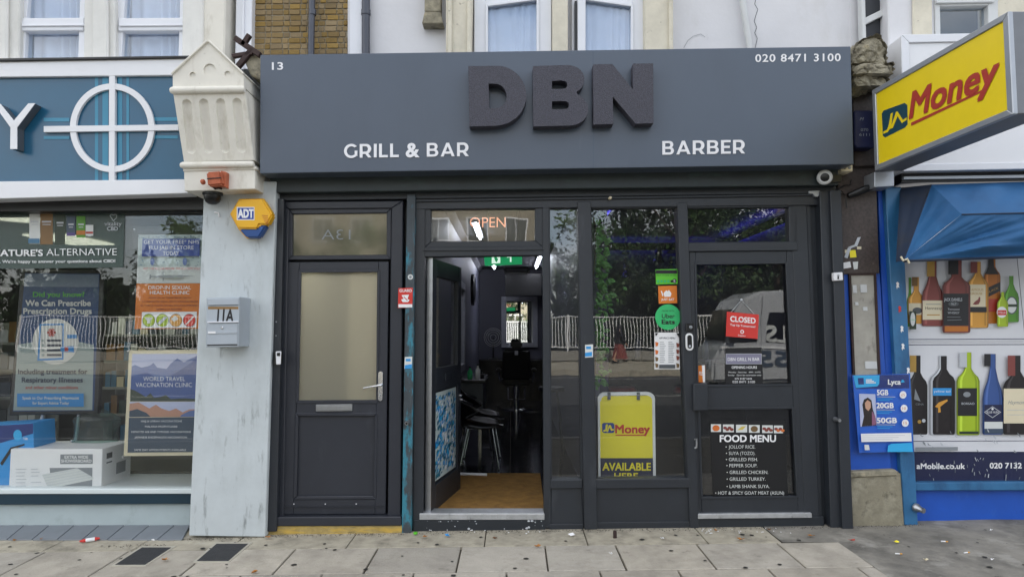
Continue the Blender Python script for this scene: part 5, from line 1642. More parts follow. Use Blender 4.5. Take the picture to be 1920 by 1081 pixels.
# unseen hallway added behind the frosted door, dark right side grades its glow
HX0, HX1 = P(520, 700, .14).x, SX0 - .09
struct(MB().box(HX0 - .05, HX1, .14, 2.6, FZ - .1, FZ), 'hall_floor', 'hall_dark')
struct(MB().box(HX0 - .05, HX1, .14, 2.6, 2.6, 2.7), 'hall_ceiling', 'hall_wall')
struct(MB().box(HX0 - .1, HX0 - .05, .14, 2.6, FZ - .1, 2.7), 'hall_wall_left', 'hall_wall')
struct(MB().box(HX1 - .02, HX1, .14, 2.6, FZ - .1, 2.7), 'hall_wall_right', 'hall_dark')
struct(MB().box(HX0 - .1, HX1, 2.6, 2.7, FZ - .1, 2.7), 'hall_wall_back', 'hall_wall')
struct(MB().box(HX1 - .45, HX1 - .02, 1.3, 2.5, FZ, 2.5), 'hall_dark_block', 'hall_dark')  # unseen block added to darken the right of the frosted pane
solo(MB().lathe([(.14, 0), (.14, -.04), (.001, -.06)], 20, (HX0 + .3, 1.0, 2.6)), 'hall_ceiling_light', 'hall_lamp', 'warm ceiling light glowing behind the frosted door pane', 'light')
# closing panel above the shopfront head so that no daylight leaks in
struct(MB().pq([(778, 340), (1600, 330), (1600, 386), (778, 392)], .125, .16), 'front_bulkhead', 'black_metal')
struct(MB().box(SX0 - .1, 2.7, .14, .2, P(960, 386, .15).z, 3.1), 'front_wall_inside', 'ceiling_grey')
# cornice
MB().prism([(SX0, .2, SZ), (SX0 + .07, .2, SZ), (SX0, .2, SZ - .08)], [(SX0, SYB, SZ), (SX0 + .07, SYB, SZ), (SX0, SYB, SZ - .08)]).build('cornice', 'ceiling_grey', bpy.data.objects['salon_ceiling'])

mat('ink_pharm', '#1c6a80', .5)
# open leaf of the salon door
ld = thing('open_salon_door', 'dark glazed salon door standing open inwards with blue patterned film on its lower panel', 'door', (P(801, 963, .06).x, .06, FZ))
HX = P(800, 700, .06).x; HY = .06
ang = R(79)
LW = .87
zl0, zl1 = FZ + .015, P(900, 483, .06).z
dv = Vector((math.cos(ang), math.sin(ang), 0)); nv = Vector((math.sin(ang), -math.cos(ang), 0))   # nv points at the viewer's side


def LP(u, z, off): return Vector((HX, HY, 0)) + dv * (u * LW) + nv * off + Vector((0, 0, zl0 + (zl1 - zl0) * z))


def lbox(u0, u1, z0, z1, o0, o1): return MB().prism([LP(u0, z0, o1), LP(u1, z0, o1), LP(u1, z1, o1), LP(u0, z1, o1)], [LP(u0, z0, o0), LP(u1, z0, o0), LP(u1, z1, o0), LP(u0, z1, o0)])


for u0, u1, z0, z1, nm in ((0, .12, 0, 1, 'stile'), (.88, 1, 0, 1, 'stile'), (.12, .88, .93, 1, 'rail'), (.12, .88, .47, .56, 'rail'), (.12, .88, 0, .10, 'rail')):
    lbox(u0, u1, z0, z1, 0, .045).build(nm, 'anthracite', ld, bevel=.003)
lbox(.12, .88, .56, .93, .018, .024).build('upper_pane', 'glass', ld)
lbox(.12, .88, .10, .47, .012, .03).build('lower_panel', 'anthracite_panel', ld)
pr = Print(lambda u, v, off: LP(u, v, .03 + off))
pr.rect(.14, .11, .86, .46, 'ink_flugrey')
for k in range(420):
    l = random.uniform(.015, .05)
    u, v = random.uniform(.145, .85 - l * 1.4), random.uniform(.115, .455 - l * .6)
    a = random.uniform(0, 6)
    pr.step = .00002
    pr.poly([(u, v), (u + l * 1.3, v + l * .3 * abs(math.sin(a))), (u + l * 1.1, v + l * .5), (u + l * .2, v + l * .35)], ('ink_skyblue', 'ink_flumark', 'ink_pharm', 'ink_lyca_light', 'ink_white')[k % 5])
pr.build('patterned_film', None, ld)
lbox(.4, .62, .50, .53, .045, .055).build('letter_plate', 'anthracite_panel', ld, bevel=.002)
pp = LP(.95, .42, .045)
MB().tube([pp, pp + nv * .03, pp + nv * .03 - dv * .06], .007, 8).build('handle', 'chrome', ld, smooth=True)
MB().lathe([(.012, 0), (.01, .02), (.001, .021)], 10, LP(.99, .4, .045), nv).build('bolt', 'chrome', ld)
edge = MB().prism([LP(-.012, 0, .0), LP(0, 0, .0), LP(0, 1, .0), LP(-.012, 1, .0)], [LP(-.012, 0, .046), LP(0, 0, .046), LP(0, 1, .046), LP(-.012, 1, .046)])
edge.build('weather_strip', 'steel', ld)

# gold patterned hanging behind the open door
gp = thing('gold_patterned_banner', 'gold and black patterned banner on the wall behind the open salon door', 'banner', (SX0 + .01, .5, FZ))
MB().box(SX0 + .004, SX0 + .012, .18, .95, FZ + .1, 2.15).build('cloth', 'ink_cream', gp)
pr = Print(lambda u, v, off: Vector((SX0 + .012 + off, u, v)))
for k in range(160):
    u, v = random.uniform(.2, .9), random.uniform(FZ + .15, 2.1)
    a = random.uniform(0, 6.28); l = random.uniform(.02, .06)
    pr.poly([(u, v), (u + l * math.cos(a), v + l * math.sin(a)), (u + l * math.cos(a + .5) * .8, v + l * math.sin(a + .5) * .8), (u + l * .2, v + l * .3)], 'ink_ink' if k % 3 else 'ink_gold')
pr.build('print', None, gp)

# coir mat
qm = [(849, 886), (1013, 886), (1022, 962), (806, 964)]


def IF(px, py, z):
    d = ray(px, py); t = (z - CAMH) / d.z
    return Vector((0, -CAMD, CAMH)) + d * t


mq = [IF(x, y_, FZ + .018) for x, y_ in qm]
t = thing('door_mat', 'worn brown coir mat filling the floor just inside the open doorway', 'mat', sum(mq, Vector()) / 4 - Vector((0, 0, .012)))
MB().prism(mq, [v - Vector((0, 0, .012)) for v in mq]).build('pile', 'mat_coir', t, bevel=.003)
# white tube on the floor by the door
a, b = IF(846, 887, FZ + .03), IF(913, 889, FZ + .03)
solo(MB().tube([a, b], .014, 10), 'floor_tube', 'sign_white', 'white plastic tube lying on the floor behind the coir mat', 'tube', smooth=True)
a, b = IF(851, 860, FZ + .3), IF(855, 884, FZ + .01)
solo(MB().tube([a, a.lerp(b, .6) + Vector((.02, 0, 0)), b], .012, 8), 'blue_hose', 'ink_blue', 'short blue hose standing behind the edge of the open door', 'hose', smooth=True)

# mirrors
def wall_mirror(label, x, ya_, yb_, z0, z1):
    t = thing('wall_mirror', label, 'mirror', (x, (ya_ + yb_) / 2, z0), 'silver framed mirrors')
    fw = .10
    for y0_, y1_, a0, a1, nm in ((ya_, ya_ + fw, z0, z1, 0), (yb_ - fw, yb_, z0, z1, 0), (ya_ + fw, yb_ - fw, z0, z0 + fw, 0), (ya_ + fw, yb_ - fw, z1 - fw, z1, 0)):
        MB().box(x, x + .045, y0_, y1_, a0, a1).build('frame_bar', 'frame_silver', t, bevel=.006)
    MB().box(x, x + .01, ya_ + fw, yb_ - fw, z0 + fw, z1 - fw).build('glass', 'mirror', t)
    return t


wall_mirror('tall silver framed mirror on the left salon wall past the open door', SX0, 2.35, 4.1, 1.0, 2.2)
my = SYB
x0, x1 = P(940, 600, my).x, P(1008, 600, my).x
z0, z1 = P(974, 651, my).z, P(974, 556, my).z
t = thing('wall_mirror', 'silver framed mirror on the dark back wall reflecting the street railings', 'mirror', ((x0 + x1) / 2, my, z0), 'silver framed mirrors')
for a0, a1, b0, b1 in ((x0, x0 + .11, z0, z1), (x1 - .11, x1, z0, z1), (x0 + .11, x1 - .11, z0, z0 + .1), (x0 + .11, x1 - .11, z1 - .1, z1)):
    MB().box(a0, a1, my - .05, my, b0, b1).build('frame_bar', 'frame_silver', t, bevel=.006)
MB().box(x0 + .11, x1 - .11, my - .012, my, z0 + .1, z1 - .1).build('glass', 'mirror', t)
# television over the mirror
tx0, tx1 = P(947, 540, 8.3).x, P(1016, 540, 8.3).x
t = thing('television', 'large black television mounted high above the back mirror', 'television', ((tx0 + tx1) / 2, 8.3, P(975, 556, 8.3).z))
MB().box(tx0, tx1, 8.3, 8.36, P(975, 554, 8.3).z, P(975, 512, 8.3).z).build('screen', 'black_plastic', t, bevel=.008)
MB().box((tx0 + tx1) / 2 - .1, (tx0 + tx1) / 2 + .1, 8.36, SYB, P(975, 540, 8.3).z, P(975, 526, 8.3).z).build('wall_arm', 'black_metal', t)
t = thing('air_conditioner', 'flat black air unit under the salon ceiling', 'air unit', (.2, 5.6, 2.5))
ax0, ax1 = P(944, 505, 5.4).x, P(994, 505, 5.4).x
za = P(969, 510, 5.4).z
MB().box(ax0, ax1, 5.4, 5.9, za, za + .09).build('body', 'black_plastic', t, bevel=.03, seg=3)
MB().box(ax0 + .05, ax1 - .05, 5.395, 5.41, za + .02, za + .05).build('grille', 'ink_grey_dark', t)
# clock on the left wall
t = thing('wall_clock', 'round clock with dark rim on the left salon wall', 'clock', (SX0, 6.2, 1.95))
cz = P(890, 543, 6.2).z
MB().lathe([(.27, 0), (.27, .05), (.24, .06), (.235, .04)], 32, (SX0, 6.2, cz), (1, 0, 0)).build('rim', 'black_plastic', t, smooth=True)
MB().lathe([(.235, .03), (.001, .031)], 32, (SX0, 6.2, cz), (1, 0, 0)).build('dial', 'ink_offwhite', t)
MB().bar((SX0 + .045, 6.2, cz), (SX0 + .045, 6.28, cz + .12), .01, .015).bar((SX0 + .045, 6.2, cz), (SX0 + .045, 6.08, cz + .05), .01, .015).build('hands', 'black_plastic', t)
# exit sign
ex = thing('exit_sign', 'green and white emergency exit sign hanging from the salon ceiling', 'sign', (0, 1.0, 2.3))
q = [(907, 477), (979, 474), (979, 495), (909, 498)]
MB().pq(q, 1.3, 1.33).build('panel', 'exit_green', ex, bevel=.003)
pr = Print(onY(1.3))
pr.poly([(922, 480), (938, 479), (938, 493), (922, 494)], 'exit_white').poly([(926, 481), (930, 480), (934, 486), (931, 492), (928, 488)], 'exit_green')
pr.poly([(953, 479), (959, 478), (959, 491), (956, 491), (956, 482), (950, 483)], 'exit_white').poly([(962, 478), (970, 478), (970, 480), (962, 481)], 'exit_white')
pr.build('pictogram', None, ex)
for x in (915, 972):
    p = P(x, 476, 1.32)
    MB().tube([p, Vector((p.x, p.y, SZ))], .004, 6).build('hanger', 'steel', ex)
# ceiling strip lights
for lab, x, y0_, y1_ in (('fluorescent strip light nearest the salon doorway', -.44, 2.6, 3.9), ('fluorescent strip light further back on the left of the salon ceiling', -.36, 6.7, 8.3), ('fluorescent strip light on the right side of the salon ceiling', .49, 6.0, 8.2)):
    t = thing('strip_light', lab, 'light', (x, (y0_ + y1_) / 2, SZ), 'salon ceiling strip lights')
    MB().box(x - .045, x + .045, y0_, y1_, SZ - .025, SZ).build('housing', 'upvc_white', t)
    MB().tube([(x, y0_ + .03, SZ - .045), (x, y1_ - .03, SZ - .045)], .013, 8).build('tube', 'tube_light', t)
# workstation counter along the left wall and back
ct = thing('workstation_counter', 'black barber workstation counter along the back of the salon', 'counter', (0, 8.6, FZ))
MB().box(SX0 + .02, SX1 - .02, 8.45, SYB, FZ + .82, FZ + .87).build('worktop', 'counter_black', ct, bevel=.006)
MB().box(SX0 + .02, SX1 - .02, 8.6, SYB - .01, FZ, FZ + .82).build('cabinet', 'counter_black', ct)
ct = thing('side_cabinet', 'grey cabinet with black worktop below the left wall mirror', 'cabinet', (SX0 + .18, 3.6, FZ))
MB().box(SX0 + .002, SX0 + .36, 3.2, 4.3, FZ + .80, FZ + .84).build('worktop', 'counter_black', ct, bevel=.005)
MB().box(SX0 + .002, SX0 + .33, 3.25, 4.25, FZ + .45, FZ + .80).build('drawer_box', 'ink_grey_dark', ct, bevel=.004)
MB().box(SX0 + .06, SX0 + .10, 3.3, 3.34, FZ, FZ + .45).build('leg', 'chrome', ct); MB().box(SX0 + .27, SX0 + .31, 3.3, 3.34, FZ, FZ + .45).build('leg', 'chrome', ct)
for lab, x, y_, h, m_ in (('white pump bottle on the side cabinet', SX0 + .26, 3.35, .19, 'ink_white'), ('green spray bottle on the side cabinet', SX0 + .16, 3.32, .16, 'ink_green'), ('small black clipper on the side cabinet', SX0 + .3, 3.6, .07, 'ink_ink')):
    t = thing('salon_bottle', lab, 'bottle', (x, y_, FZ + .84), 'things on the side cabinet')
    MB().lathe([(.03, 0), (.032, .01), (.032, h * .6), (.012, h * .75), (.012, h * .9)], 14, (x, y_, FZ + .84)).build('body', m_, t, smooth=True)
    MB().lathe([(.015, h * .9), (.015, h), (.001, h)], 10, (x, y_, FZ + .84)).build('cap', 'black_plastic', t)
# desk fan
t = thing('desk_fan', 'black desk fan standing on the back counter', 'fan', (P(925, 620, 8.55).x, 8.55, FZ + .87))
fx = P(925, 620, 8.55).x; fz = P(925, 632, 8.55).z
MB().lathe([(.1, 0), (.1, .02), (.02, .03), (.015, fz - FZ - .87)], 16, (fx, 8.55, FZ + .87)).build('stand', 'black_plastic', t, smooth=True)
for r_ in (.06, .11, .155, .19):
    MB().tube([(fx + r_ * math.cos(k * .3142), 8.5, fz + r_ * math.sin(k * .3142)) for k in range(21)], .004, 5).build('guard_ring', 'steel', t)
for k in range(3):
    a = k * 2.094
    MB().prism([(fx + .03 * math.cos(a), 8.52, fz + .03 * math.sin(a)), (fx + .15 * math.cos(a + .3), 8.53, fz + .15 * math.sin(a + .3)), (fx + .16 * math.cos(a + .9), 8.51, fz + .16 * math.sin(a + .9))],
               [(fx + .03 * math.cos(a), 8.525, fz + .03 * math.sin(a)), (fx + .15 * math.cos(a + .3), 8.535, fz + .15 * math.sin(a + .3)), (fx + .16 * math.cos(a + .9), 8.515, fz + .16 * math.sin(a + .9))]).build('blade', 'ink_grey_dark', t)
# barber chair
bx, by = .08, 7.3
t = thing('barber_chair', 'black leather barber chair on a chrome pedestal facing the back mirror', 'chair', (bx, by, FZ))
MB().lathe([(.32, 0), (.32, .02), (.26, .035), (.05, .05), (.045, .42), (.09, .45)], 28, (bx, by, FZ)).build('pedestal', 'chrome', t, smooth=True)
MB().box(bx - .27, bx + .27, by - .27, by + .3, FZ + .45, FZ + .60).build('seat', 'leather_black', t, bevel=.04, seg=3)
MB().prism([(bx - .27, by - .28, FZ + .55), (bx + .27, by - .28, FZ + .55), (bx + .25, by - .40, FZ + 1.12), (bx - .25, by - .40, FZ + 1.12)],
           [(bx - .27, by - .16, FZ + .55), (bx + .27, by - .16, FZ + .55), (bx + .25, by - .28, FZ + 1.12), (bx - .25, by - .28, FZ + 1.12)]).build('backrest', 'leather_black', t, bevel=.04, seg=3)
MB().box(bx - .11, bx + .11, by - .43, by - .33, FZ + 1.14, FZ + 1.27).build('headrest', 'leather_black', t, bevel=.03, seg=2)
for s_ in (-1, 1):
    MB().box(bx + s_ * .33 - .05, bx + s_ * .33 + .05, by - .25, by + .22, FZ + .70, FZ + .76).build('armrest', 'leather_black', t, bevel=.02, seg=2)
    MB().tube([(bx + s_ * .33, by - .2, FZ + .7), (bx + s_ * .3, by - .2, FZ + .52)], .014, 8).build('arm_support', 'chrome', t)
MB().tube([(bx - .15, by - .25, FZ + .42), (bx - .15, by - .42, FZ + .22), (bx + .15, by - .42, FZ + .22), (bx + .15, by - .25, FZ + .42)], .013, 8).build('footrest_bar', 'chrome', t, smooth=True)
MB().box(bx - .03, bx + .03, by - .425, by - .415, FZ + 1.02, FZ + 1.10).build('care_label', 'ink_silver', t)


# wire-legged shell chairs
def shell_chair(label, loc, rz):
    t = thing('shell_chair', label, 'chair', (0, 0, 0), 'black shell chairs')

    def sh(u, v):
        a = (u - .5) * 2
        if v < .5:
            k = v / .5
            y_ = .24 - .46 * k; z_ = .44 - .03 * math.sin(k * math.pi) + .10 * abs(a) ** 2.5 * (.4 + k)
            x_ = a * (.25 + .06 * k)
            if k < .2: z_ -= .03 * (1 - k / .2)
        else:
            k = (v - .5) / .5
            x_ = a * (.31 - .05 * k); y_ = -.22 - .10 * k + .20 * abs(a) ** 2 * (1 - k * .5)
            z_ = .44 + .05 + .34 * k - .12 * abs(a) ** 3 * k + (.10 * abs(a) ** 2.5 * 1.4) * (1 - k)
        return (x_, y_, z_)
    s = MB().grid(sh, 18, 22)
    o = s.build('shell', 'leather_black', t, smooth=True)
    md = o.modifiers.new('thickness', 'SOLIDIFY'); md.thickness = .008
    for sx in (-1, 1):
        for sy in (-1, 1):
            foot = (sx * .23, sy * .21 - .02, .008)
            MB().tube([(sx * .15, sy * .13, .42), foot], .006, 6).build('leg', 'chrome', t)
            MB().tube([(sx * .02, sy * .15, .41), (foot[0] * .75, foot[1] * .8, .14)], .004, 5).build('brace', 'chrome', t)
            MB().lathe([(.01, 0), (.01, .012), (.006, .015)], 8, (foot[0], foot[1], 0)).build('foot', 'black_plastic', t)
        MB().tube([(sx * .15, .13, .42), (sx * .15, -.13, .42)], .006, 6).build('seat_rail', 'chrome', t)
    MB().tube([(-.15, .13, .42), (.15, .13, .42)], .006, 6).build('seat_rail', 'chrome', t)
    t.location = loc; t.rotation_euler = (0, 0, rz)
    return t


shell_chair('black shell chair with chrome wire legs just past the open salon door', (-.36, 1.95, FZ + .006), R(-80))
shell_chair('second black shell chair behind the one nearest the door', (-.36, 2.65, FZ + .006), R(-80))
pw = IF(905, 806, FZ + .4)
solo(MB().box(-.24, -.10, 2.30, 2.36, FZ + .37, FZ + .40), 'magazine', 'ink_white', 'white leaflet on the edge of the shell chair seat', 'leaflet')
# clothes rail edge / dark stool on the right
t = thing('bar_stool', 'black stool leg and seat at the right side of the salon', 'stool', (.55, 3.2, FZ))
MB().lathe([(.16, .70), (.17, .72), (.16, .75)], 20, (.5, 3.2, FZ)).build('seat', 'leather_black', t, smooth=True)
for k in range(4):
    a = k * 1.571 + .785
    MB().tube([(.5 + .1 * math.cos(a), 3.2 + .1 * math.sin(a), FZ + .7), (.5 + .19 * math.cos(a), 3.2 + .19 * math.sin(a), FZ)], .012, 6).build('leg', 'black_metal', t)

# OPEN sign behind the fanlight
t = thing('open_sign', 'clear panel with dim orange neon lettering OPEN behind the salon fanlight', 'sign', P(915, 441, .12))
MB().pq([(869, 400), (960, 398), (960, 440), (870, 442)], .12, .126).build('backing', 'acrylic', t)
pr = Print(onY(.118)).text('OPEN', 881, 948, 426, 19, 'neon_orange', bold=-.006)
pr.build('neon_tube', None, t)

# ---- bar on the right
BX0, BX1, BYB, BZ = .83, 3.0, 4.2, 2.86
room('bar', BX0, BX1, .16, BYB, FZ, BZ, 'bar_wall', 'salon_back', 'floor_tile', 'bar_wall')
struct(MB().box(.60, .62, .10, .46, FZ, 2.86), 'partition_return', 'salon_wall')
struct(MB().box(.60, .75, .44, .47, FZ, 2.86), 'partition_end', 'salon_wall')
struct(MB().box(.622, .83, .16, .47, FZ - .1, FZ - .002), 'bar_floor_edge', 'floor_tile')
# purple light strips hidden behind pelmets
for lab, p, q, w_ in (('purple light strip behind the pelmet at the back of the bar', (BX0 + .1, BYB - .06, BZ - .10), (BX1 - .1, BYB - .06, BZ - .10), 0), ('purple light strip behind the pelmet on the left wall of the bar', (BX0 + .05, .5, BZ - .10), (BX0 + .05, BYB - .2, BZ - .10), 1),
                  ('purple light strip behind the pelmet on the right wall of the bar', (BX1 - .05, .5, BZ - .10), (BX1 - .05, BYB - .2, BZ - .10), 2)):
    t = thing('light_strip', lab, 'light', p, 'purple light strips in the bar')
    MB().bar(p, q, .02, .02).build('lamp', 'purple_led', t)
    o3 = ((0, -.07, -.03), (.07, 0, -.03), (-.07, 0, -.03))[w_]
    MB().bar(Vector(p) + Vector(o3), Vector(q) + Vector(o3), .012 if w_ else .10, .10).build('pelmet', 'counter_black', t)
# pendant lamps
for lab, px, y0_, y1_, Yd in (('glass pendant lamp in the bar nearest the display window', 1235, 436, 492, 1.2), ('glass pendant lamp further left in the bar', 1173, 476, 520, 2.6), ('glass pendant lamp at the right of the bar window', 1259, 474, 506, 2.7)):
    t = thing('pendant_lamp', lab, 'lamp', P(px, y1_, Yd), 'bar pendant lamps')
    a, b = P(px, y0_, Yd), P(px, y1_, Yd)
    MB().lathe([(.05, 0), (.05, .02), (.012, .03)], 16, a, (0, 0, 1)).build('ceiling_rose', 'steel', t, smooth=True)
    MB().tube([Vector((a.x, a.y, BZ)), b + Vector((0, 0, .1))], .003, 5).build('cord', 'black_plastic', t)
    MB().lathe([(.055, 0), (.05, .02), (.03, .06), (.028, .08), (.036, .1), (.015, .16)], 12, b).build('shade', 'chrome', t)
# bar counter with bottles at the back
t = thing('bar_counter', 'dark bar counter across the back of the bar room', 'counter', (1.9, 3.4, FZ))
MB().box(1.0, 2.95, 3.2, 3.3, FZ, FZ + 1.05).build('front', 'counter_black', t, bevel=.005)
MB().box(.97, 2.97, 3.12, 3.6, FZ + 1.05, FZ + 1.1).build('top', 'counter_black', t, bevel=.008)
for k in range(7):
    x = 1.2 + k * .22
    t = thing('bar_bottle', 'bar bottle number %s from the left on the bar counter' % ('one two three four five six seven'.split()[k]), 'bottle', (x, 3.4, FZ + 1.1), 'bottles on the bar counter')
    h = random.uniform(.26, .34)
    MB().lathe([(.035, 0), (.037, .01), (.037, h * .6), (.014, h * .75), (.013, h)], 12, (x, 3.4, FZ + 1.1)).build('body', ('ink_amber', 'ink_forest', 'ink_silver', 'ink_wine')[k % 4], t, smooth=True)
    MB().lathe([(.016, h * .93), (.016, h + .01), (.001, h + .01)], 10, (x, 3.4, FZ + 1.1)).build('cap', 'black_plastic', t)
for k, x in enumerate((1.3, 2.1)):
    t = thing('red_bar_stool', 'red topped bar stool at the %s end of the bar counter' % ('left', 'right')[k], 'stool', (x, 2.7, FZ), 'bar stools')
    MB().lathe([(.17, .72), (.18, .75), (.16, .79)], 20, (x, 2.7, FZ)).build('seat', 'ink_red_brown', t, smooth=True)
    MB().lathe([(.2, 0), (.2, .015), (.025, .03), (.022, .72)], 18, (x, 2.7, FZ)).build('pedestal', 'chrome', t, smooth=True)

# leaf garland behind the left edge of the display window
lg = thing('leaf_garland', 'artificial green leaf garland hanging behind the left edge of the display window', 'garland', P(1122, 720, .2))
lm = MB()
rnd = random.Random(5)
for k in range(260):
    yy = rnd.uniform(400, 725)
    spread = 10 + 12 * math.sin((yy - 400) / 60.0) ** 2 + (14 if yy > 520 and yy < 600 else 0)
    px = 1112 + abs(rnd.gauss(0, .55)) * spread + 2
    c = P(px, yy, .13 + rnd.random() * .22)
    L = rnd.uniform(.03, .075); a = rnd.uniform(-.6, 1.0) - .6
    d = Vector((math.cos(a), rnd.uniform(-.5, .3), math.sin(a) * .9)).normalized()
    s_ = d.cross(Vector((rnd.uniform(-.3, .3), -1, rnd.uniform(-.3, .5)))).normalized() * L * .33
    up_ = d.cross(s_).normalized() * L * .10
    lm.face([c, c + d * L * .45 + s_ + up_, c + d * L], 'leaf_green'); lm.face([c, c + d * L, c + d * L * .45 - s_ + up_], 'leaf_green')
lo = lm.build('leaves', None, lg); lo['kind'] = 'stuff'
MB().tube([P(1112 + 5 * math.sin(k * .9), 395 + k * 34, .2) for k in range(10)], .005, 5).build('stem', 'bark', lg)

# pavement-style A-board behind the window
ab = thing('poster_stand', 'white framed poster stand with yellow Money poster behind the display window', 'poster stand', P(1172, 905, .22))
AB = .20
fr_o = [(1118, 905)] + [(1117, 750)] + arc(1129, 748, 12, 180, 270, 6, 13) + arc(1208, 747, 16, 270, 360, 6, 13) + [(1226, 905)]
fr_i = [(1122, 904), (1121, 752)] + arc(1132, 751, 9, 180, 270, 6, 10) + arc(1206, 750, 13, 270, 360, 6, 10) + [(1221, 904)]
loops_solid('frame', [fr_o + list(reversed(fr_i))], 'ink_white', ab, lambda a, b: P(a + 4, b, AB), (0, .025, 0))
MB().pq([(1123.5, 742), (1223, 741), (1225, 903), (1126, 904)], AB + .006, AB + .012).build('sheet', 'ink_yellow', ab)
pr = Print(lambda x, y, off: P(x + 4, y, AB + .006 - off))
pr.poly([(1121, 858), (1221, 858), (1222, 903), (1122, 904)], 'ink_navy')
pr.poly([(1125, 794), (1128, 792), (1145, 792), (1148, 795), (1148, 809), (1145, 811), (1128, 811), (1125, 808)], 'ink_blue')
pr.poly([(1132, 795), (1136, 795), (1134, 807), (1128, 809), (1127, 806), (1131, 804)], 'ink_yellow').poly([(1138, 796), (1141, 796), (1144, 804), (1147, 803), (1147, 806), (1142, 807), (1139, 801), (1136, 809), (1133, 809)], 'ink_yellow')
pr.text('Money', 1150, 1214, 811, 15, 'ink_red', bold=.035).line(1150, 815, 1208, 815, 2, 'ink_red')
pr.text('AVAILABLE', 1126, 1216, 881, 14, 'ink_yellow', bold=.03).text('HERE', 1148, 1192, 898, 12, 'ink_yellow', bold=.03)
pr.build('print', None, ab)
for x in (1142, 1197):
    MB().pq([(x - 3, 735), (x + 3, 735), (x + 3, 749), (x - 3, 749)], AB - .006, AB + .0).build('clip', 'ink_grey_dark', ab, bevel=.001)
for x in (1128, 1224):
    p = P(x, 895, AB)
    MB().tube([Vector((p.x, AB + .02, p.z + .1)), Vector((p.x, AB + .06, FZ + .006))], .012, 8).build('foot', 'ink_white', ab)

# stickers on the inside of the display window
GP = .0385


def win_sticker(name, label, q, base_m, fn, Y=GP):
    t = thing(name, label, 'sticker', P(*q[3], Y))
    MB().pq(q, Y, Y + .0012).build('sheet', base_m, t)
    pr = Print(onY(Y), .0004, .0003); fn(pr); pr.build('print', None, t)
    return t


def f_h(p):
    p.rect(1229.5, 506, 1269.5, 513, 'ink_black').text('FOOD HYGIENE RATING', 1231, 1268, 517, 2.2, 'ink_black')
    for k in range(5): p.ell(1234 + k * 6.4, 527, 2.4, 2.4, 'ink_black' if k == 4 else 'ink_green', 10)
    p.ell(1264.5, 526.5, 4, 4, 'ink_black', 14).text('5', 1262.8, 1266.2, 529.2, 5, 'ink_white')


win_sticker('hygiene_rating_sticker', 'lime green food hygiene rating sticker at the top of the window stickers', [(1229, 505), (1270, 504), (1271, 532), (1230, 533)], 'ink_lime', f_h)


def f_j(p):
    p.poly([(1244, 550), (1247, 546), (1250, 544), (1252, 546), (1254, 543), (1257, 547), (1259, 550), (1257, 556), (1246, 556)], 'ink_white').poly([(1239, 545), (1241, 545), (1244, 554), (1242, 555)], 'ink_white')
    p.text('JUST EAT', 1240, 1264, 563, 4, 'ink_white', bold=.02)


win_sticker('delivery_sticker', 'orange square food delivery sticker with white house mark', [(1234, 536), (1269, 535), (1270, 568), (1235, 569)], 'ink_orange', f_j)
cir = arc(1252.5, 594, 24, 0, 348, 29, 24)
t = thing('round_delivery_sticker', 'large round green delivery sticker reading Eats on the display window', 'sticker', P(1252, 618, GP))
MB().pq(cir, GP - .0012, GP).build('sheet', 'ink_green', t)
Print(onY(GP - .0012), .0004, .0003).text('ORDER WITH', 1241, 1264, 584, 3, 'ink_ink').text('Uber', 1241, 1265, 596, 8, 'ink_ink', bold=.015).text('Eats', 1241, 1265, 607, 8, 'ink_ink', bold=.035).build('print', None, t)


def f_m(p):
    p.text('APP PRICE MENU', 1236, 1266, 635, 3.4, 'ink_ink', bold=.02)
    for c in (1237, 1253):
        for k in range(12): p.line(c, 641 + k * 3.4, c + random.uniform(7, 12), 641 + k * 3.4, .9, 'ink_grey')
    for x0, y0 in ((1228.5, 640), (1228.5, 655), (1228.5, 668), (1228.5, 680), (1268, 642), (1268, 654), (1268, 666), (1268, 680)):
        p.poly([(x0, y0), (x0 + 6, y0 + 2), (x0 + 5, y0 + 8), (x0 + 1, y0 + 9)], ('ink_meat', 'ink_rice', 'ink_stew')[int(y0) % 3])
    p.rect(1236, 683, 1266, 690, 'ink_grey_dark').poly([(1228, 624), (1234, 624), (1230, 630)], 'ink_ink').poly([(1268, 624), (1274, 624), (1273, 632)], 'ink_ink')


win_sticker('menu_sheet', 'white printed menu sheet with small food pictures below the round green sticker', [(1227, 623), (1273, 623), (1275, 692), (1227, 692)], 'ink_white', f_m)
# closed sign on the bar door
CY = .030
cs = thing('closed_sign', 'tilted red hanging sign reading CLOSED on the bar door glass', 'sign', P(1390, 635, CY))
MB().pq([(1363, 584), (1423, 589.5), (1420.5, 635), (1361, 630)], CY, CY + .003).build('board', 'ink_red', cs)
pr = Print(onY(CY), .0004, .0003)
pr.text('CLOSED', 1369.5, 1416.5, 602, 10, 'ink_white', bold=.03, tilt=-4).text('Top Up Tomorrow!', 1369, 1416, 610, 3.5, 'ink_white', bold=.02, tilt=-4)
pr.ell(1391.5, 621.5, 3.6, 3.6, 'ink_white', 16).ell(1391.5, 621.5, 2, 2, 'ink_red', 12).text('Digitex', 1384, 1398, 629.5, 3, 'ink_white', tilt=-1)
pr.build('print', None, cs)
MB().tube([P(1371, 584.5, CY), P(1390, 562, CY - .004), P(1414, 588.5, CY)], .0022, 5).build('cord', 'ink_silver', cs)
MB().lathe([(.011, 0), (.009, .006), (.001, .009)], 12, P(1390, 562, CY), (0, -1, 0)).build('suction_cup', 'ink_silver', cs)
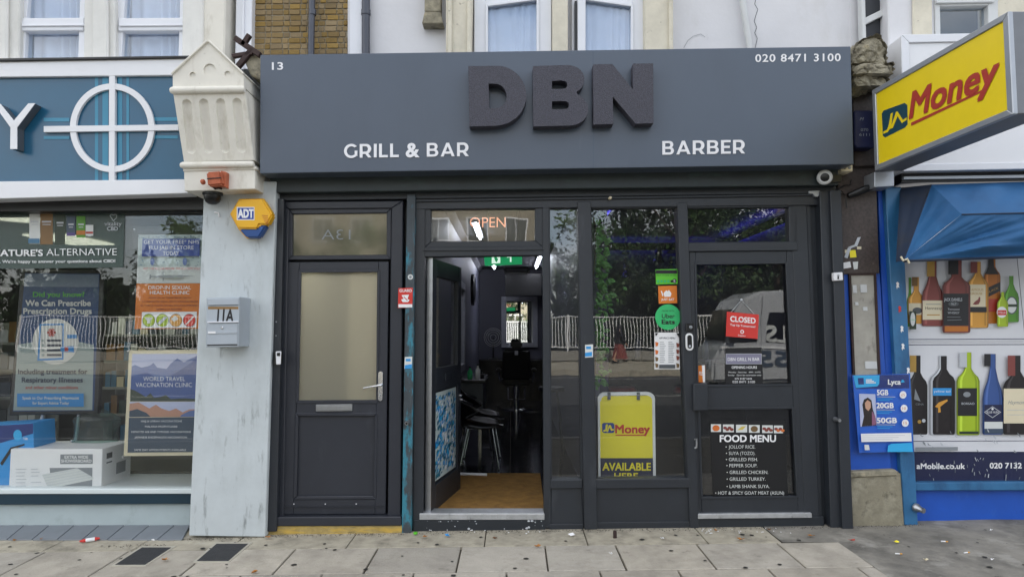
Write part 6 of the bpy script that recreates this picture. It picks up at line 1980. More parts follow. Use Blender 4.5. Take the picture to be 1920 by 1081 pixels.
# opening hours
def f_o(p):
    p.rect(1361, 662.5, 1428, 682, 'ink_silver').rect(1361.7, 663.2, 1427.3, 681.3, 'ink_silverband').text('DBN GRILL N BAR', 1364.5, 1424, 676, 6, 'ink_white', bold=.01)
    p.text('OPENING HOURS', 1372, 1419, 690.5, 4.6, 'ink_white', bold=.02).text('Monday - Saturday   4PM - LATE', 1366, 1426, 698.5, 2.6, 'ink_white').text('Sunday   Open by reservation only', 1365, 1427, 704, 2.6, 'ink_white')
    p.text('075 8187 5443', 1378, 1409.5, 711, 3.3, 'ink_white', bold=.01).text('020 8471 3100', 1373.5, 1415.5, 717.5, 4.4, 'ink_white')


t = win_sticker('opening_hours_notice', 'black opening hours notice reading DBN GRILL N BAR on the bar door', [(1360, 652), (1428, 651), (1431, 720), (1360, 720)], 'ink_black', f_o, .0345)


def f_p(p):
    p.poly([(1316, 684.5), (1321.5, 684), (1322, 716), (1318, 716)], 'ink_white').text('PUSH', 1311, 1321, 703, 7, 'ink_white', bold=.02)


win_sticker('push_sticker', 'small orange and white push sticker above the pull handle', [(1309, 685), (1322, 684), (1322, 716), (1310, 716)], 'ink_orange', f_p, .0345)


def f_f(p):
    ph = [(1333, 1352, 'ink_rice'), (1355.5, 1376, 'ink_meat'), (1380, 1401, 'ink_fishy'), (1404, 1424.5, 'ink_stew'), (1429, 1449, 'ink_meat'), (1451, 1468, 'ink_rice')]
    for k, (a, b, m_) in enumerate(ph):
        yo = k * .5
        p.rect(a, 794.5 + yo, b, 809 + yo, 'ink_offwhite')
        c = (a + b) / 2
        if k in (0, 3): p.ell(c, 802 + yo, 6.8, 5.8, m_, 18)
        elif k == 2: p.poly([(a + 2, 805 + yo), (c, 798 + yo), (b - 2, 797 + yo), (c + 2, 804 + yo)], m_)
        else:
            for j in range(4): p.ell(a + 4 + j * 4.2, 801 + yo + (j % 2) * 3, 3.6, 2.8, m_ if j % 2 else 'ink_rosewood', 10)
    p.text('FOOD MENU', 1350, 1454.5, 827.5, 12.5, 'ink_white', bold=.035)
    rows_ = [('JOLLOF RICE.', 1366, 1416, 840), ('SUYA (TOZO).', 1366.6, 1416, 852), ('GRILLED FISH.', 1366.6, 1421, 863.6), ('PEPPER SOUP.', 1367.5, 1420, 875), ('GRILLED CHICKEN.', 1368, 1440.5, 887.6), ('GRILLED TURKEY.', 1368, 1435.5, 900.2), ('LAMB SHANK SUYA.', 1368, 1443, 914), ('HOT & SPICY GOAT MEAT (ASUN)', 1346.5, 1470, 926.3)]
    for s_, a, b, y_ in rows_:
        p.text(s_, a, b, y_, 6.2, 'ink_offwhite').ell(a - 4.5, y_ - 3, 1.1, 1.1, 'ink_offwhite', 8)


win_sticker('food_menu_notice', 'black vinyl notice reading FOOD MENU with a list of dishes on the lower bar door', [(1331, 788), (1472, 787), (1478, 931), (1337, 932)], 'ink_black', f_f, .0345)
# intercom and camera on the mullion
t = thing('mullion_camera', 'small black and white camera on the mullion above the video doorbell', 'camera', P(1293, 621, -.03))
MB().pq([(1287, 606), (1301, 605.5), (1301, 620), (1287, 621)], -.045, -.02).build('case', 'black_plastic', t, bevel=.005)
MB().lathe([(.013, 0), (.013, .008), (.008, .012), (.001, .012)], 14, P(1295, 613, -.045), (0, -1, 0)).build('lens', 'ink_grey', t, smooth=True)
t = thing('video_doorbell', 'rounded white video doorbell with black centre on the mullion', 'doorbell', P(1292, 657, -.03))
loops_solid('shell', [arc(1293, 631, 6.8, 180, 360, 8) + arc(1293.5, 650, 6.8, 0, 180, 8)], 'ink_white', t, lambda a, b: P(a, b, -.042), (0, .022, 0), bevel=.003)
loops_solid('face', [arc(1293, 632, 4.2, 180, 360, 8) + arc(1293.5, 649, 4.2, 0, 180, 8)], 'black_plastic', t, lambda a, b: P(a, b, -.045), (0, .004, 0))
MB().lathe([(.009, 0), (.008, .003), (.001, .003)], 14, P(1293.4, 648.5, -.045), (0, -1, 0)).build('button', 'ink_silver', t)
solo(MB().tube([P(1302, 823, -.022), P(1306, 822, -.03), P(1306.5, 831, -.03), P(1306, 838, -.03), P(1303, 839, -.022)], .008, 8), 'hasp_lock', 'steel', 'small worn steel hasp on the mullion beside the bar door', 'lock', smooth=True)

# ---- pharmacy interior
PX0, PX1, PYB, PZ = -7.4, -2.02, 5.2, P(100, 392, .3).z + .06
PFZ = P(100, 985, .14).z + .05
room('pharmacy', PX0, PX1, .23, PYB, PFZ, PZ, 'pharm_wall', 'pharm_wall', 'pharm_floor', 'pharm_ceiling')
struct(MB().box(PX0, PX1, .2, .26, PZ - .04, 3.2), 'pharmacy_bulkhead', 'pharm_ceiling')
# white display deck
dz_ = P(100, 917, .2).z
struct(MB().box(PX0, P(364, 917, .2).x, .17, .80, dz_ - .05, dz_), 'display_deck', 'shelf_white')
struct(MB().box(PX0, PX1, .80, .83, PFZ, dz_ + .02), 'display_back', 'pharm_wall')
# ceiling panels lights
for lab, q, Yc in (('long ceiling light panel behind the green banner in the pharmacy', [(52, 442), (125, 440), (205, 456), (138, 458)], 0), ('round ceiling light at the left of the pharmacy window', None, 0), ('far ceiling light panel deep in the pharmacy', [(198, 522), (246, 522), (246, 529), (198, 525)], 0)):
    if q is None:
        c = Vector((0, -CAMD, CAMH)) + ray(32, 411) * ((PZ - .02 - CAMH) / ray(32, 411).z)
        t = thing('ceiling_light', lab, 'light', (c.x, min(c.y, 4.9), PZ - .02), 'pharmacy ceiling lights')
        MB().lathe([(.25, 0), (.25, -.015), (.001, -.02)], 24, (c.x, min(c.y, 4.9), PZ)).build('diffuser', 'panel_light', t)
    else:
        pts = []
        for x, y_ in q:
            d = ray(x, y_); v = Vector((0, -CAMD, CAMH)) + d * ((PZ - .02 - CAMH) / d.z)
            v.y = min(v.y, PYB - .1); pts.append(v)
        t = thing('ceiling_light', lab, 'light', sum(pts, Vector()) / 4, 'pharmacy ceiling lights')
        xs_ = [v.x for v in pts]; ys_ = [v.y for v in pts]
        MB().box(min(xs_), max(xs_), min(ys_), max(ys_), PZ - .03, PZ - .012).build('diffuser', 'panel_light', t)
t = thing('ceiling_dome_camera', 'white dome camera with dark bubble on the pharmacy ceiling', 'camera', P(305, 412, .5))
c = P(305, 398, .55)
MB().lathe([(.075, .03), (.075, 0), (.06, -.01)], 24, c).build('base', 'upvc_dirty', t, smooth=True)
MB().lathe([(.055, -.01), (.05, -.035), (.03, -.055), (.001, -.062)], 20, c).build('bubble', 'black_plastic', t, smooth=True)
# shelving inside
rs = random.Random(9)
for k, (x0, x1, yy, hh) in enumerate(((-6.9, -5.4, 2.4, 1.6), (-5.2, -3.9, 3.2, 1.7), (-3.7, -2.2, 4.4, 2.0))):
    t = thing('shop_shelving', ['pharmacy shelving unit at the far left behind the window', 'pharmacy shelving unit in the middle of the shop floor', 'pharmacy shelving unit against the back wall'][k], 'shelving', ((x0 + x1) / 2, yy, PFZ), 'pharmacy shelving')
    MB().box(x0, x1, yy + .3, yy + .33, PFZ, PFZ + hh).build('back_panel', 'shelf_metal', t)
    for j in range(5):
        z = PFZ + .1 + j * (hh - .2) / 4.5
        MB().box(x0, x1, yy, yy + .3, z, z + .03).build('shelf', 'shelf_metal', t)
        pr_ = MB(); x = x0 + .03
        while x < x1 - .1:
            w_ = rs.uniform(.05, .12); h_ = rs.uniform(.12, .24)
            pr_.box(x, x + w_, yy + .03, yy + .2, z + .03, z + .03 + h_, rs.choice(['ink_grey', 'ink_offwhite', 'ink_slate', 'ink_grey_dark', 'ink_cbd_green', 'ink_cream', 'ink_flumark', 'ink_silver', 'ink_brown']))
            x += w_ + rs.uniform(.005, .03)
        o_ = pr_.build('packaged_goods', None, t); o_['kind'] = 'stuff'

# banner on the glass
WG = .140


def wl(px, py): return (px, py)


t = thing('window_banner', 'grey green window banner reading NATURES ALTERNATIVE across the top of the pharmacy window', 'banner', P(110, 502, WG))
glass_mat('banner_film', 1.4, (.62, .66, .64), dirt=0.0)
mb_ = bpy.data.materials.new('banner_vinyl'); mb_.use_nodes = True
nt = mb_.node_tree; b_ = nt.nodes['Principled BSDF']; b_.inputs['Base Color'].default_value = (*lin('#41544e'), 1); b_.inputs['Roughness'].default_value = .35
tr = nt.nodes.new('ShaderNodeBsdfTransparent'); mx = nt.nodes.new('ShaderNodeMixShader'); mx.inputs[0].default_value = .72
nt.links.new(tr.outputs[0], mx.inputs[1]); nt.links.new(b_.outputs[0], mx.inputs[2]); nt.links.new(mx.outputs[0], nt.nodes['Material Output'].inputs['Surface'])
MATS['banner_vinyl'] = mb_
MB().pq([(-240, 398), (234, 394), (231, 501), (-240, 506)], WG + .001, WG + .003).build('film', 'banner_vinyl', t)
pr = Print(onY(WG + .001), .0004, .0003)
for x0, x1, y0, y1, m_ in ((55, 75, 400, 457, 'ink_offwhite'), (75.5, 99, 400, 458, 'ink_brown'), (103, 122, 402, 458, 'ink_forest'), (125, 141, 405, 442, 'ink_slate'), (143.5, 160, 405, 445, 'ink_bottle_green'), (160.5, 175, 421.5, 442, 'ink_offwhite')):
    pr.rect(x0, y0, x1, y1, m_); pr.rect(x0 + 3, y0 + 14, x1 - 3, y0 + 17, 'ink_silver'); pr.rect(x0 + 4, y0 + 20, x1 - 4, y0 + 21.5, 'ink_silver')
pr.rect(125, 436, 141, 442, 'ink_purple').rect(143.5, 432, 160, 440, 'ink_amber').rect(161, 434, 174.5, 438, 'ink_red_brown').rect(53, 447, 74, 456, 'ink_flumark')
pr.text("NATURE'S", -14, 80, 479.5, 11.5, 'ink_white', bold=.03).text('ALTERNATIVE', 87, 219, 479, 13, 'ink_white', bold=-.004, tilt=.8)
pr.text("full range. We're happy to answer your questions about CBD!", -38, 216, 493, 5.2, 'ink_white', bold=.02, tilt=1.5)
pr.text('vitality', 196, 228, 423, 7.5, 'ink_silver', bold=.005).text('CBD', 201, 221, 432, 7, 'ink_silver', bold=.02)
hp_ = [(206, 404), (209, 401.5), (212.5, 403.5), (216, 401.5), (219, 404), (218.5, 408), (212.5, 414)]
for a, b in zip(hp_, hp_[1:] + hp_[:1]): pr.line(*a, *b, 1, 'ink_silver')
pr.build('print', None, t)

# screen stand: Did you know
SY = .62
t = thing('digital_display', 'portrait display screen on a stand reading We Can Prescribe in the pharmacy window', 'display', P(105, 777, SY))
MB().pq([(38, 506), (197, 507), (184, 776), (16, 778)], SY, SY + .05).build('bezel', 'black_plastic', t, bevel=.008)
SCR = dict(tvblue='#1b4678', tvgrey='#a9bab6')
for n_, c_, e_ in (('screen_blue', '#1a477d', .16), ('screen_grey', '#a5b5b2', .22), ('screen_white', '#e6e8e2', .22), ('screen_green', '#4fb42a', .25), ('screen_navy', '#14284c', .1), ('screen_red', '#b83a32', .2), ('screen_sky', '#2a8fd6', .22), ('screen_top', '#7e90a6', .2)):
    mat(n_, tuple(x_ * .42 for x_ in lin(c_)), .3, emit=c_, estr=e_ * .22)
pr = Print(onY(SY))
pr.poly([(47, 512), (187, 513), (176, 769), (24, 771)], 'screen_blue')
pr.poly([(33, 646), (60, 641), (150, 641), (176, 646), (173, 768), (25, 769)], 'screen_grey')
pr.poly([(47, 513), (186, 514), (184, 538), (45, 537)], 'screen_top')
pr.text('Did you know?', 62, 158, 556, 9, 'screen_green', bold=.03).text('We Can Prescribe', 48, 170, 573, 10.5, 'screen_white', bold=.035).text('Prescription Drugs', 44, 171.5, 588, 10.5, 'screen_white', bold=.035)
pr.ell(104, 640, 43, 43, 'screen_white', 36)
pr.poly([(74, 607), (120, 606), (119, 674), (70, 676)], 'screen_sky').poly([(77, 610), (117, 609), (116, 670), (74, 672)], 'screen_white')
for k in range(3):
    a = k * math.pi / 3
    pr.line(96.5 - 8 * math.cos(a), 623 - 8 * math.sin(a), 96.5 + 8 * math.cos(a), 623 + 8 * math.sin(a), 5, 'screen_red')
for k in range(4):
    y_ = 638 + k * 9
    pr.rect(78, y_ - 2.5, 83, y_ + 2.5, 'screen_grey').rect(88, y_ - 2, 115, y_ + 2, 'screen_navy')
pr.rect(126, 627, 144, 634, 'screen_sky').poly([(113, 650), (138, 648), (139, 660), (114, 659)], 'screen_sky').rect(121, 650, 128, 658, 'screen_red')
pr.text('Including treatment for', 34, 163.5, 700.5, 9, 'screen_navy', bold=.03).text('Respiratory Illnesses', 41, 155, 716, 9, 'screen_navy', bold=.03).text('and other minor conditions', 48, 146, 728.5, 5.5, 'screen_red', bold=.025)
pr.rect(32, 737, 157, 762, 'screen_sky').text('Speak to Our Prescribing Pharmacist', 42, 148, 748, 5.2, 'screen_white', bold=.02).text('for Expert Advice Today', 61, 129, 757.5, 5.2, 'screen_white', bold=.02)
pr.build('screen', None, t)
for x in (72, 140):
    a = P(x + 8, 776, SY + .03); b = P(x + 2, 824, SY + .03)
    MB().tube([a, b, b + Vector((-.03, -.02, -.01))], .014, 8).build('leg', 'alu_frame', t, smooth=True)

# acrylic poster pockets
def pocket(label, q, Y):
    t = thing('poster_pocket', label, 'poster holder', P(*q[3], Y), 'hanging poster pockets')
    MB().pq(q, Y, Y + .003).build('acrylic_sheet', 'acrylic', t)
    for x, y_ in ((q[3][0] + 4, q[3][1] - 5), (q[0][0] + 4, q[0][1] + 5)):
        MB().lathe([(.009, 0), (.008, .008), (.001, .009)], 10, P(x, y_, Y), (0, -1, 0)).build('stud', 'steel', t)
    return t


pocket('clear acrylic pocket holding the flu jab and clinic posters', [(248, 425), (392, 423), (384, 627), (240, 629)], .205)
pocket('clear acrylic pocket holding the travel clinic poster', [(237, 653), (384, 651), (372, 859), (227, 861)], .205)
YP = .212


def c3(x, y): return (220 + x / 4.506, 400 + y / 4.506)


t = thing('flu_jab_poster', 'white poster with blue box reading GET YOUR FREE NHS FLU JAB', 'poster', P(318, 531, YP))
MB().pq([c3(178, 180), c3(725, 178), c3(712, 588), c3(163, 590)], YP, YP + .001).build('sheet', 'ink_offwhite', t)
pr = Print(onY(YP), .0004, .0003)
LF = lambda pts, m: pr.poly([c3(*p) for p in pts], m)
LF([(180, 182), (724, 180), (716, 446), (172, 448)], 'ink_flugrey')
for k in range(80):
    x, y_ = rs.uniform(180, 690), rs.choice([rs.uniform(184, 205), rs.uniform(368, 440)])
    a = rs.uniform(0, 3.1); l = rs.uniform(8, 22)
    LF([(x, y_), (x + l * math.cos(a), y_ + l * .5 * math.sin(a)), (x + l * .8, y_ + 6), (x + 3, y_ + 7)], rs.choice(['ink_flumark', 'ink_slate', 'ink_flumark']))
for x in (296, 570):
    pr.ell(*c3(x, 405), 4, 7.5, 'ink_mountain', 16)
LF([(212, 214), (697, 212), (695, 360), (206, 362)], 'ink_blue')
for s_, a, b, y_ in (('GET YOUR FREE* NHS', 224, 690, 256), ('FLU JAB IN STORE', 268, 645, 304), ('TODAY', 385, 522, 352)):
    pr.text(s_, c3(a, 0)[0], c3(b, 0)[0], c3(0, y_)[1], 7, 'ink_white', bold=-.004)
pr.text('GET THE FLU JAB BEFORE THE FLU GETS YOU!', c3(220, 0)[0], c3(700, 0)[0], c3(0, 474)[1], 3.6, 'ink_red', shear=.2)
LF([(278, 527), (385, 525), (385, 520), (545, 519), (555, 525), (648, 528), (555, 533), (545, 541), (385, 543), (385, 537), (278, 540)], 'ink_grey')
LF([(272, 515), (284, 515), (284, 552), (272, 552)], 'ink_grey'); LF([(383, 490), (391, 490), (391, 570), (383, 570)], 'ink_grey')
pr.build('print', None, t)
t = thing('clinic_poster', 'orange poster reading DROP-IN SEXUAL HEALTH CLINIC with four round icons', 'poster', P(315, 617, YP))
MB().pq([c3(162, 593), c3(711, 590), c3(697, 972), c3(146, 975)], YP - .0002, YP + .001).build('sheet', 'ink_orange', t)
pr = Print(onY(YP - .0002), .0004, .0003)
for s_, a, b, y_ in (('DROP-IN SEXUAL', 262, 622, 640), ('HEALTH CLINIC', 275, 608, 682)):
    pr.text(s_, c3(a, 0)[0], c3(b, 0)[0], c3(0, y_)[1], 6.6, 'ink_white', bold=.012)
for s_, a, b, y_ in (('ADVICE ON ALL THINGS SEXUAL HEALTH', 265, 620, 718), ('A CONFIDENTIAL SEXUAL HEALTH SCREENING SERVICE', 210, 680, 750), ('ALL TYPES OF CONTRACEPTION, INCLUDING EMERGENCY', 192, 690, 783), ('REFERRALS IF REQUIRED', 332, 545, 815)):
    pr.text(s_, c3(a, 0)[0], c3(b, 0)[0], c3(0, y_)[1], 2.9, 'ink_rosewood', bold=.01)
LF([(208, 832), (672, 828), (666, 962), (203, 968)], 'ink_white')
for x, m_ in ((265, 'ink_bottle_lime'), (380, 'ink_bottle_lime'), (494, 'ink_amber_light'), (608, 'ink_red')):
    pr.ell(*c3(x, 902), 12, 12.4, 'ink_grey_dark', 24).ell(*c3(x, 902), 11.2, 11.6, m_, 24)
LF([(232, 880), (298, 878), (280, 905), (276, 928), (252, 928), (250, 905)], 'ink_offwhite'); LF([(335, 930), (398, 868), (422, 878), (362, 938)], 'ink_silver')
LF([(452, 890), (490, 862), (515, 890), (478, 915)], 'ink_offwhite'); LF([(575, 935), (640, 865), (648, 872), (585, 940)], 'ink_offwhite')
pr.build('print', None, t)


def c4(x, y): return (220 + x / 4.004, 630 + y / 4.004)


t = thing('travel_poster', 'poster of blue misty mountains reading WORLD TRAVEL VACCINATION CLINIC', 'poster', P(300, 847, YP))
MB().pq([c4(88, 105), c4(625, 100), c4(590, 893), c4(48, 898)], YP, YP + .001).build('sheet', 'ink_cream', t)
pr = Print(onY(YP), .0004, .0003)
LF = lambda pts, m: pr.poly([c4(*p) for p in pts], m)
LF([(112, 132), (620, 130), (606, 488), (95, 488)], 'ink_mist')
LF([(108, 225), (135, 215), (180, 235), (240, 222), (272, 200), (300, 235), (370, 245), (400, 205), (450, 165), (500, 195), (545, 170), (615, 140), (606, 488), (96, 488)], 'ink_mountain')
LF([(104, 300), (220, 270), (330, 330), (440, 275), (560, 195), (590, 150), (616, 140), (606, 488), (96, 488)], 'ink_mountain2')
LF([(98, 395), (130, 405), (165, 425), (215, 455), (250, 425), (275, 460), (320, 455), (365, 440), (400, 470), (500, 465), (604, 470), (604, 488), (96, 488)], 'ink_forest')
for s_, a, b, y_ in (('WORLD TRAVEL', 195, 508, 335), ('VACCINATION CLINIC', 138, 560, 380)):
    pr.text(s_, c4(a, 0)[0], c4(b, 0)[0], c4(0, y_)[1], 8, 'ink_white', bold=-.006)
LF([(94, 492), (604, 490), (600, 603), (88, 605)], 'ink_mist')
LF([(92, 505), (160, 495), (205, 520), (240, 540), (290, 512), (330, 540), (390, 560), (440, 540), (490, 570), (540, 548), (600, 545), (600, 603), (89, 605)], 'ink_sunset')
LF([(90, 560), (150, 545), (220, 575), (250, 603), (89, 605)], 'ink_slate'); LF([(480, 590), (540, 560), (600, 550), (600, 603), (470, 603)], 'ink_mountain')
LF([(87, 610), (600, 606), (590, 868), (76, 872)], 'ink_slate')
for s_, a, b, y_ in (('HAJJ & UMRAH VACCINATIONS', 178, 485, 643), ('MALARIA PROPHYLAXIS', 208, 450, 683), ('HEPATITIS A/B AND TYPHOID VACCINATIONS', 105, 552, 723), ('JAPANESE ENCEPHALITIS VACCINATION', 130, 522, 764), ('SAME DAY APPOINTMENTS AVAILABLE', 127, 515, 858)):
    pr.text(s_, c4(a, 0)[0], c4(b, 0)[0], c4(0, y_)[1], 3.4, 'ink_white')
pr.build('print', None, t)

# boxes on the deck
BXY = .30
t = thing('showerboard_box', 'white cardboard box reading EXTRA WIDE SHOWERBOARD on the pharmacy window deck', 'box', P(115, 918, BXY))
f0 = [(20, 841), (192, 841), (190, 918), (16, 918)]
a = [P(x, y_, BXY) for x, y_ in f0]
dx = Vector((.0, .42, 0))
MB().prism(a, [v + dx for v in a]).build('carton', 'ink_white', t, bevel=.004)


def c5(x, y): return (x / 3.179, 600 + y / 3.179)


pr = Print(onY(BXY))
LF = lambda pts, m: pr.poly([c5(*p) for p in pts], m)
LF([(360, 798), (553, 797), (553, 855), (358, 856)], 'ink_grey'); LF([(296, 879), (551, 877), (549, 997), (340, 997), (300, 930)], 'ink_grey')
LF([(250, 918), (460, 880), (560, 938), (545, 950), (300, 1000), (280, 985)], 'ink_offwhite')
for k in range(5): pr.line(*c5(255 + k * 6, 925 + k * 15), *c5(470 + k * 20, 885 + k * 12), .8, 'ink_silver')
pr.text('EXTRA WIDE', c5(385, 0)[0], c5(525, 0)[0], c5(0, 823)[1], 5.5, 'ink_white', bold=.03).text('SHOWERBOARD', c5(365, 0)[0], c5(545, 0)[0], c5(0, 846)[1], 5.5, 'ink_white', bold=.03)
for x0, x1, y_ in ((95, 155, 885), (95, 150, 905), (95, 145, 925), (95, 158, 945), (95, 150, 965), (95, 155, 985), (185, 225, 885), (185, 235, 903), (185, 228, 925), (185, 245, 962)):
    LF([(x0, y_), (x1, y_ - 1), (x1, y_ + 3), (x0, y_ + 4)], 'ink_silver')
pr.build('print', None, t)
sidep = Print(lambda u, v, off: Vector((a[1].x + off + .0006, BXY + u, v)))
zz0, zz1 = a[2].z, a[1].z
hh = zz1 - zz0
for v0, v1 in ((.70, .86), (.50, .64), (.22, .44), (.06, .16)): sidep.poly([(.06, zz0 + hh * v0), (.14, zz0 + hh * v0), (.14, zz0 + hh * v1), (.06, zz0 + hh * v1)], 'ink_grey_dark')
sidep.poly([(.20, zz0 + hh * .1), (.34, zz0 + hh * .1), (.34, zz0 + hh * .55), (.20, zz0 + hh * .55)], 'ink_grey')
sidep.build('side_print', None, t)
t = thing('blue_product_box', 'glossy blue product box at the left edge of the pharmacy window', 'box', P(20, 918, .34))
a = [P(x, y_, .36) for x, y_ in [(-70, 800), (62, 792), (66, 914), (-70, 917)]]
MB().prism(a, [v + Vector((-.02, .3, 0)) for v in a]).build('carton', 'ink_skyblue', t, bevel=.004)
pr = Print(onY(.36))
pr.poly([(-68, 801), (62, 793), (62, 812), (-68, 850)], 'ink_lyca_dark').ell(33, 815, 8, 10, 'ink_lyca_light', 24).text('4 tubes', 44, 52, 824, 6, 'ink_white').poly([(0, 868), (20, 838), (46, 831), (46, 834), (24, 842), (4, 872)], 'ink_ink')
pr.build('print', None, t)
# plastic bag of stock
t = thing('plastic_bag', 'clear crumpled plastic bag of stock behind the white box', 'bag', P(180, 835, .75))


def bag(u, v):
    th = u * 2 * math.pi
    r_ = (.20 - .02 * v) * (1 + .25 * mnoise.noise(Vector((math.cos(th) * 2, math.sin(th) * 2, v * 3)))) * (1.0 if v < .8 else 1 - (v - .8) * 3.5)
    c = P(178, 834, .68)
    return (c.x + r_ * math.cos(th), c.y + r_ * .5 * math.sin(th), c.z - .1 + .42 * v)


glass_mat('bag_film', 1.45, (.55, .72, .68), rough=.12, dirt=.12)
MB().grid(bag, 40, 24).build('film', 'bag_film', t, smooth=True)
MB().box(P(178, 834, .68).x - .13, P(178, 834, .68).x + .12, .60, .74, dz_ + .02, dz_ + .3).build('contents', 'ink_forest', t, bevel=.02)

# ================================================================== LITTER ON THE PAVEMENT
def leaf_thing(label, px, py, m_, size, cat='leaf', name='fallen_leaf', seed=0):
    rn = random.Random(seed)
    c = G(px, py, .014)
    mb = MB()
    n = 9
    ring = []
    for k in range(n):
        a = 2 * math.pi * k / n
        r_ = size * (1 if k % 2 == 0 else .55) * rn.uniform(.7, 1.15)
        ring.append(c + Vector((r_ * math.cos(a), r_ * .8 * math.sin(a), rn.uniform(.002, .016))))
    for k in range(n): mb.face([c, ring[k], ring[(k + 1) % n]])
    return solo(mb, name, m_, label, cat, 'autumn leaves on the pavement' if cat == 'leaf' else None)


LV = [('orange leaf at the foot of the grey pier', 503, 1007, 'leaf_autumn', .035), ('orange curled leaf on the slab right of the second cover', 478, 1072, 'leaf_autumn', .032), ('dull orange leaf on the paving between the two covers', 309, 1049, 'leaf_autumn', .03),
      ('orange leaf left of the blue scrap below the teal post', 797, 1006, 'leaf_autumn', .026), ('brown leaf on the paving below the middle of the open doorway', 928, 1009, 'leaf_brown', .022), ('tan leaf on the paving below the right jamb of the open doorway', 1008, 1024, 'leaf_autumn', .026),
      ('orange leaf on the paving below the bar door', 1388, 1011, 'leaf_autumn', .034), ('orange leaf on the paving at the right end of the bar door', 1520, 1004, 'leaf_autumn', .034), ('red leaf on the dark patched paving before the stone plinth', 1597, 1013, 'ink_red_brown', .03),
      ('yellow leaf on the patched paving right of the stone plinth', 1680, 1016, 'ink_yellow', .026), ('small brown leaf beside the white crumbs under the bar door', 1342, 994, 'leaf_autumn', .018), ('thin brown leaf close under the step of the bar door', 1442, 993, 'leaf_brown', .02),
      ('small orange leaf at the left edge below the pharmacy tiles', 27, 1013, 'leaf_autumn', .02), ('small orange leaf on the paving below the pharmacy tile ramp', 77, 1010, 'leaf_autumn', .016), ('pale leaf on the patched paving beside the cigarette end', 1736, 1050, 'ink_cream', .022)]
for k, (lab, x, y_, m_, s_) in enumerate(LV): leaf_thing(lab, x, y_, m_, s_, seed=k)
for lab, x, y_, m_, s_, nm, ct_ in (('small blue wrapper scrap below the open doorway', 839, 1004, 'ink_skyblue', .022, 'wrapper_scrap', 'litter'), ('crumpled white receipt below the side light', 1073, 1003, 'ink_white', .032, 'crumpled_paper', 'litter'), ('white scrap in front of the display window', 1243, 1009, 'ink_white', .022, 'crumpled_paper', 'litter'),
                                ('white scrap on the paving joint left of the pier', 287, 1013, 'ink_white', .018, 'crumpled_paper', 'litter'), ('tiny white scrap on the right-hand patched paving', 1860, 1049, 'ink_white', .014, 'crumpled_paper', 'litter'), ('white scrap near the blue riser on the right', 1858, 994, 'ink_white', .014, 'crumpled_paper', 'litter'),
                                ('white scrap of paper on the slab below the display window', 1145, 1038, 'ink_white', .014, 'crumpled_paper', 'litter')):
    leaf_thing(lab, x, y_, m_, s_, ct_, nm, seed=int(x))
c = G(779, 1000, .012)
solo(MB().lathe([(.016, 0), (.017, .004), (.016, .012), (.012, .014), (.001, .014)], 18, c), 'bottle_cap', 'ink_lime', 'bright green plastic bottle cap at the foot of the teal post', 'bottle cap', smooth=True)
a, b = G(149, 1014, .02), G(187, 1008, .02)
t = thing('sweet_wrapper', 'red and white rolled wrapper on the grey tile ramp', 'wrapper', (a + b) / 2 - Vector((0, 0, .012)))
MB().tube([a, a.lerp(b, .2), a.lerp(b, .8), b], [.006, .013, .013, .006], 8).build('tube', 'ink_red', t)
MB().tube([a.lerp(b, .3), a.lerp(b, .75)], .0138, 8).build('white_band', 'ink_white', t)
for lab, x, y_ in (('cigarette end on the patched paving', 1684, 1037), ('cigarette end near the right edge of the paving', 1770, 1014), ('cigarette end lying on the tarry crack at the right', 1812, 1035)):
    a = G(x, y_, .012); d = Vector((.03, random.uniform(-.01, .01), .001))
    t = thing('cigarette_end', lab, 'cigarette end', a, 'cigarette ends')
    MB().tube([a - d * .6, a + d * .3], .0045, 7).build('paper', 'ink_white', t)
    MB().tube([a + d * .3, a + d * .8], .0046, 7).build('filter', 'ink_amber_light', t)
# crumbs of peeled paint under the bar door
pc = MB()
for k in range(40):
    x, y_ = random.choice([random.uniform(1316, 1340), random.uniform(1316, 1490), random.uniform(790, 1015)]), random.uniform(987, 997)
    c = G(x, y_ + 2, .013); r_ = random.uniform(.003, .008)
    pc.prism([c + Vector((r_, 0, 0)), c + Vector((0, r_, .001)), c + Vector((-r_, 0, 0)), c + Vector((0, -r_, .001))], [c + Vector((r_, 0, -.003)), c + Vector((0, r_, -.003)), c + Vector((-r_, 0, -.003)), c + Vector((0, -r_, -.003))])
props(pc.build('paint_flakes', 'ink_white', None, base=(0, 0, 0)), 'white paint flakes scattered below the shopfront', 'paint flakes', kind='stuff')
# grit along the fronts, added dark to supply contact shade
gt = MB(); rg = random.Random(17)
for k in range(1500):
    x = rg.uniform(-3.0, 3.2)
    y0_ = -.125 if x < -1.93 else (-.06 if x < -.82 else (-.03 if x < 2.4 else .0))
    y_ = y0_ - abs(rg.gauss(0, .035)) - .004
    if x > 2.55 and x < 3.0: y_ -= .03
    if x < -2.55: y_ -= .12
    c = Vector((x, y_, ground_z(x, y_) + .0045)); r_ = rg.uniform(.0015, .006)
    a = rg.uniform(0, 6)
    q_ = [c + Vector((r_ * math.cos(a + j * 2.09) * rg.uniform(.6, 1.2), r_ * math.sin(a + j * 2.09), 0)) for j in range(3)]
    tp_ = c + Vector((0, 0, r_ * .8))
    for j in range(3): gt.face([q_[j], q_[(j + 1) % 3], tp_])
props(gt.build('grit', 'grit', None, base=(0, 0, 0)), 'dark grit added as contact shade along the foot of the shopfronts', 'grit', kind='stuff')
# iron stub in the strip
c = G(1153, 1008, .0)
solo(MB().lathe([(.014, -.01), (.014, .045), (.011, .055), (.001, .056)], 10, c), 'iron_stub', 'rust_brown', 'short rusty iron stub standing out of the strip below the display window', 'stub', smooth=True)
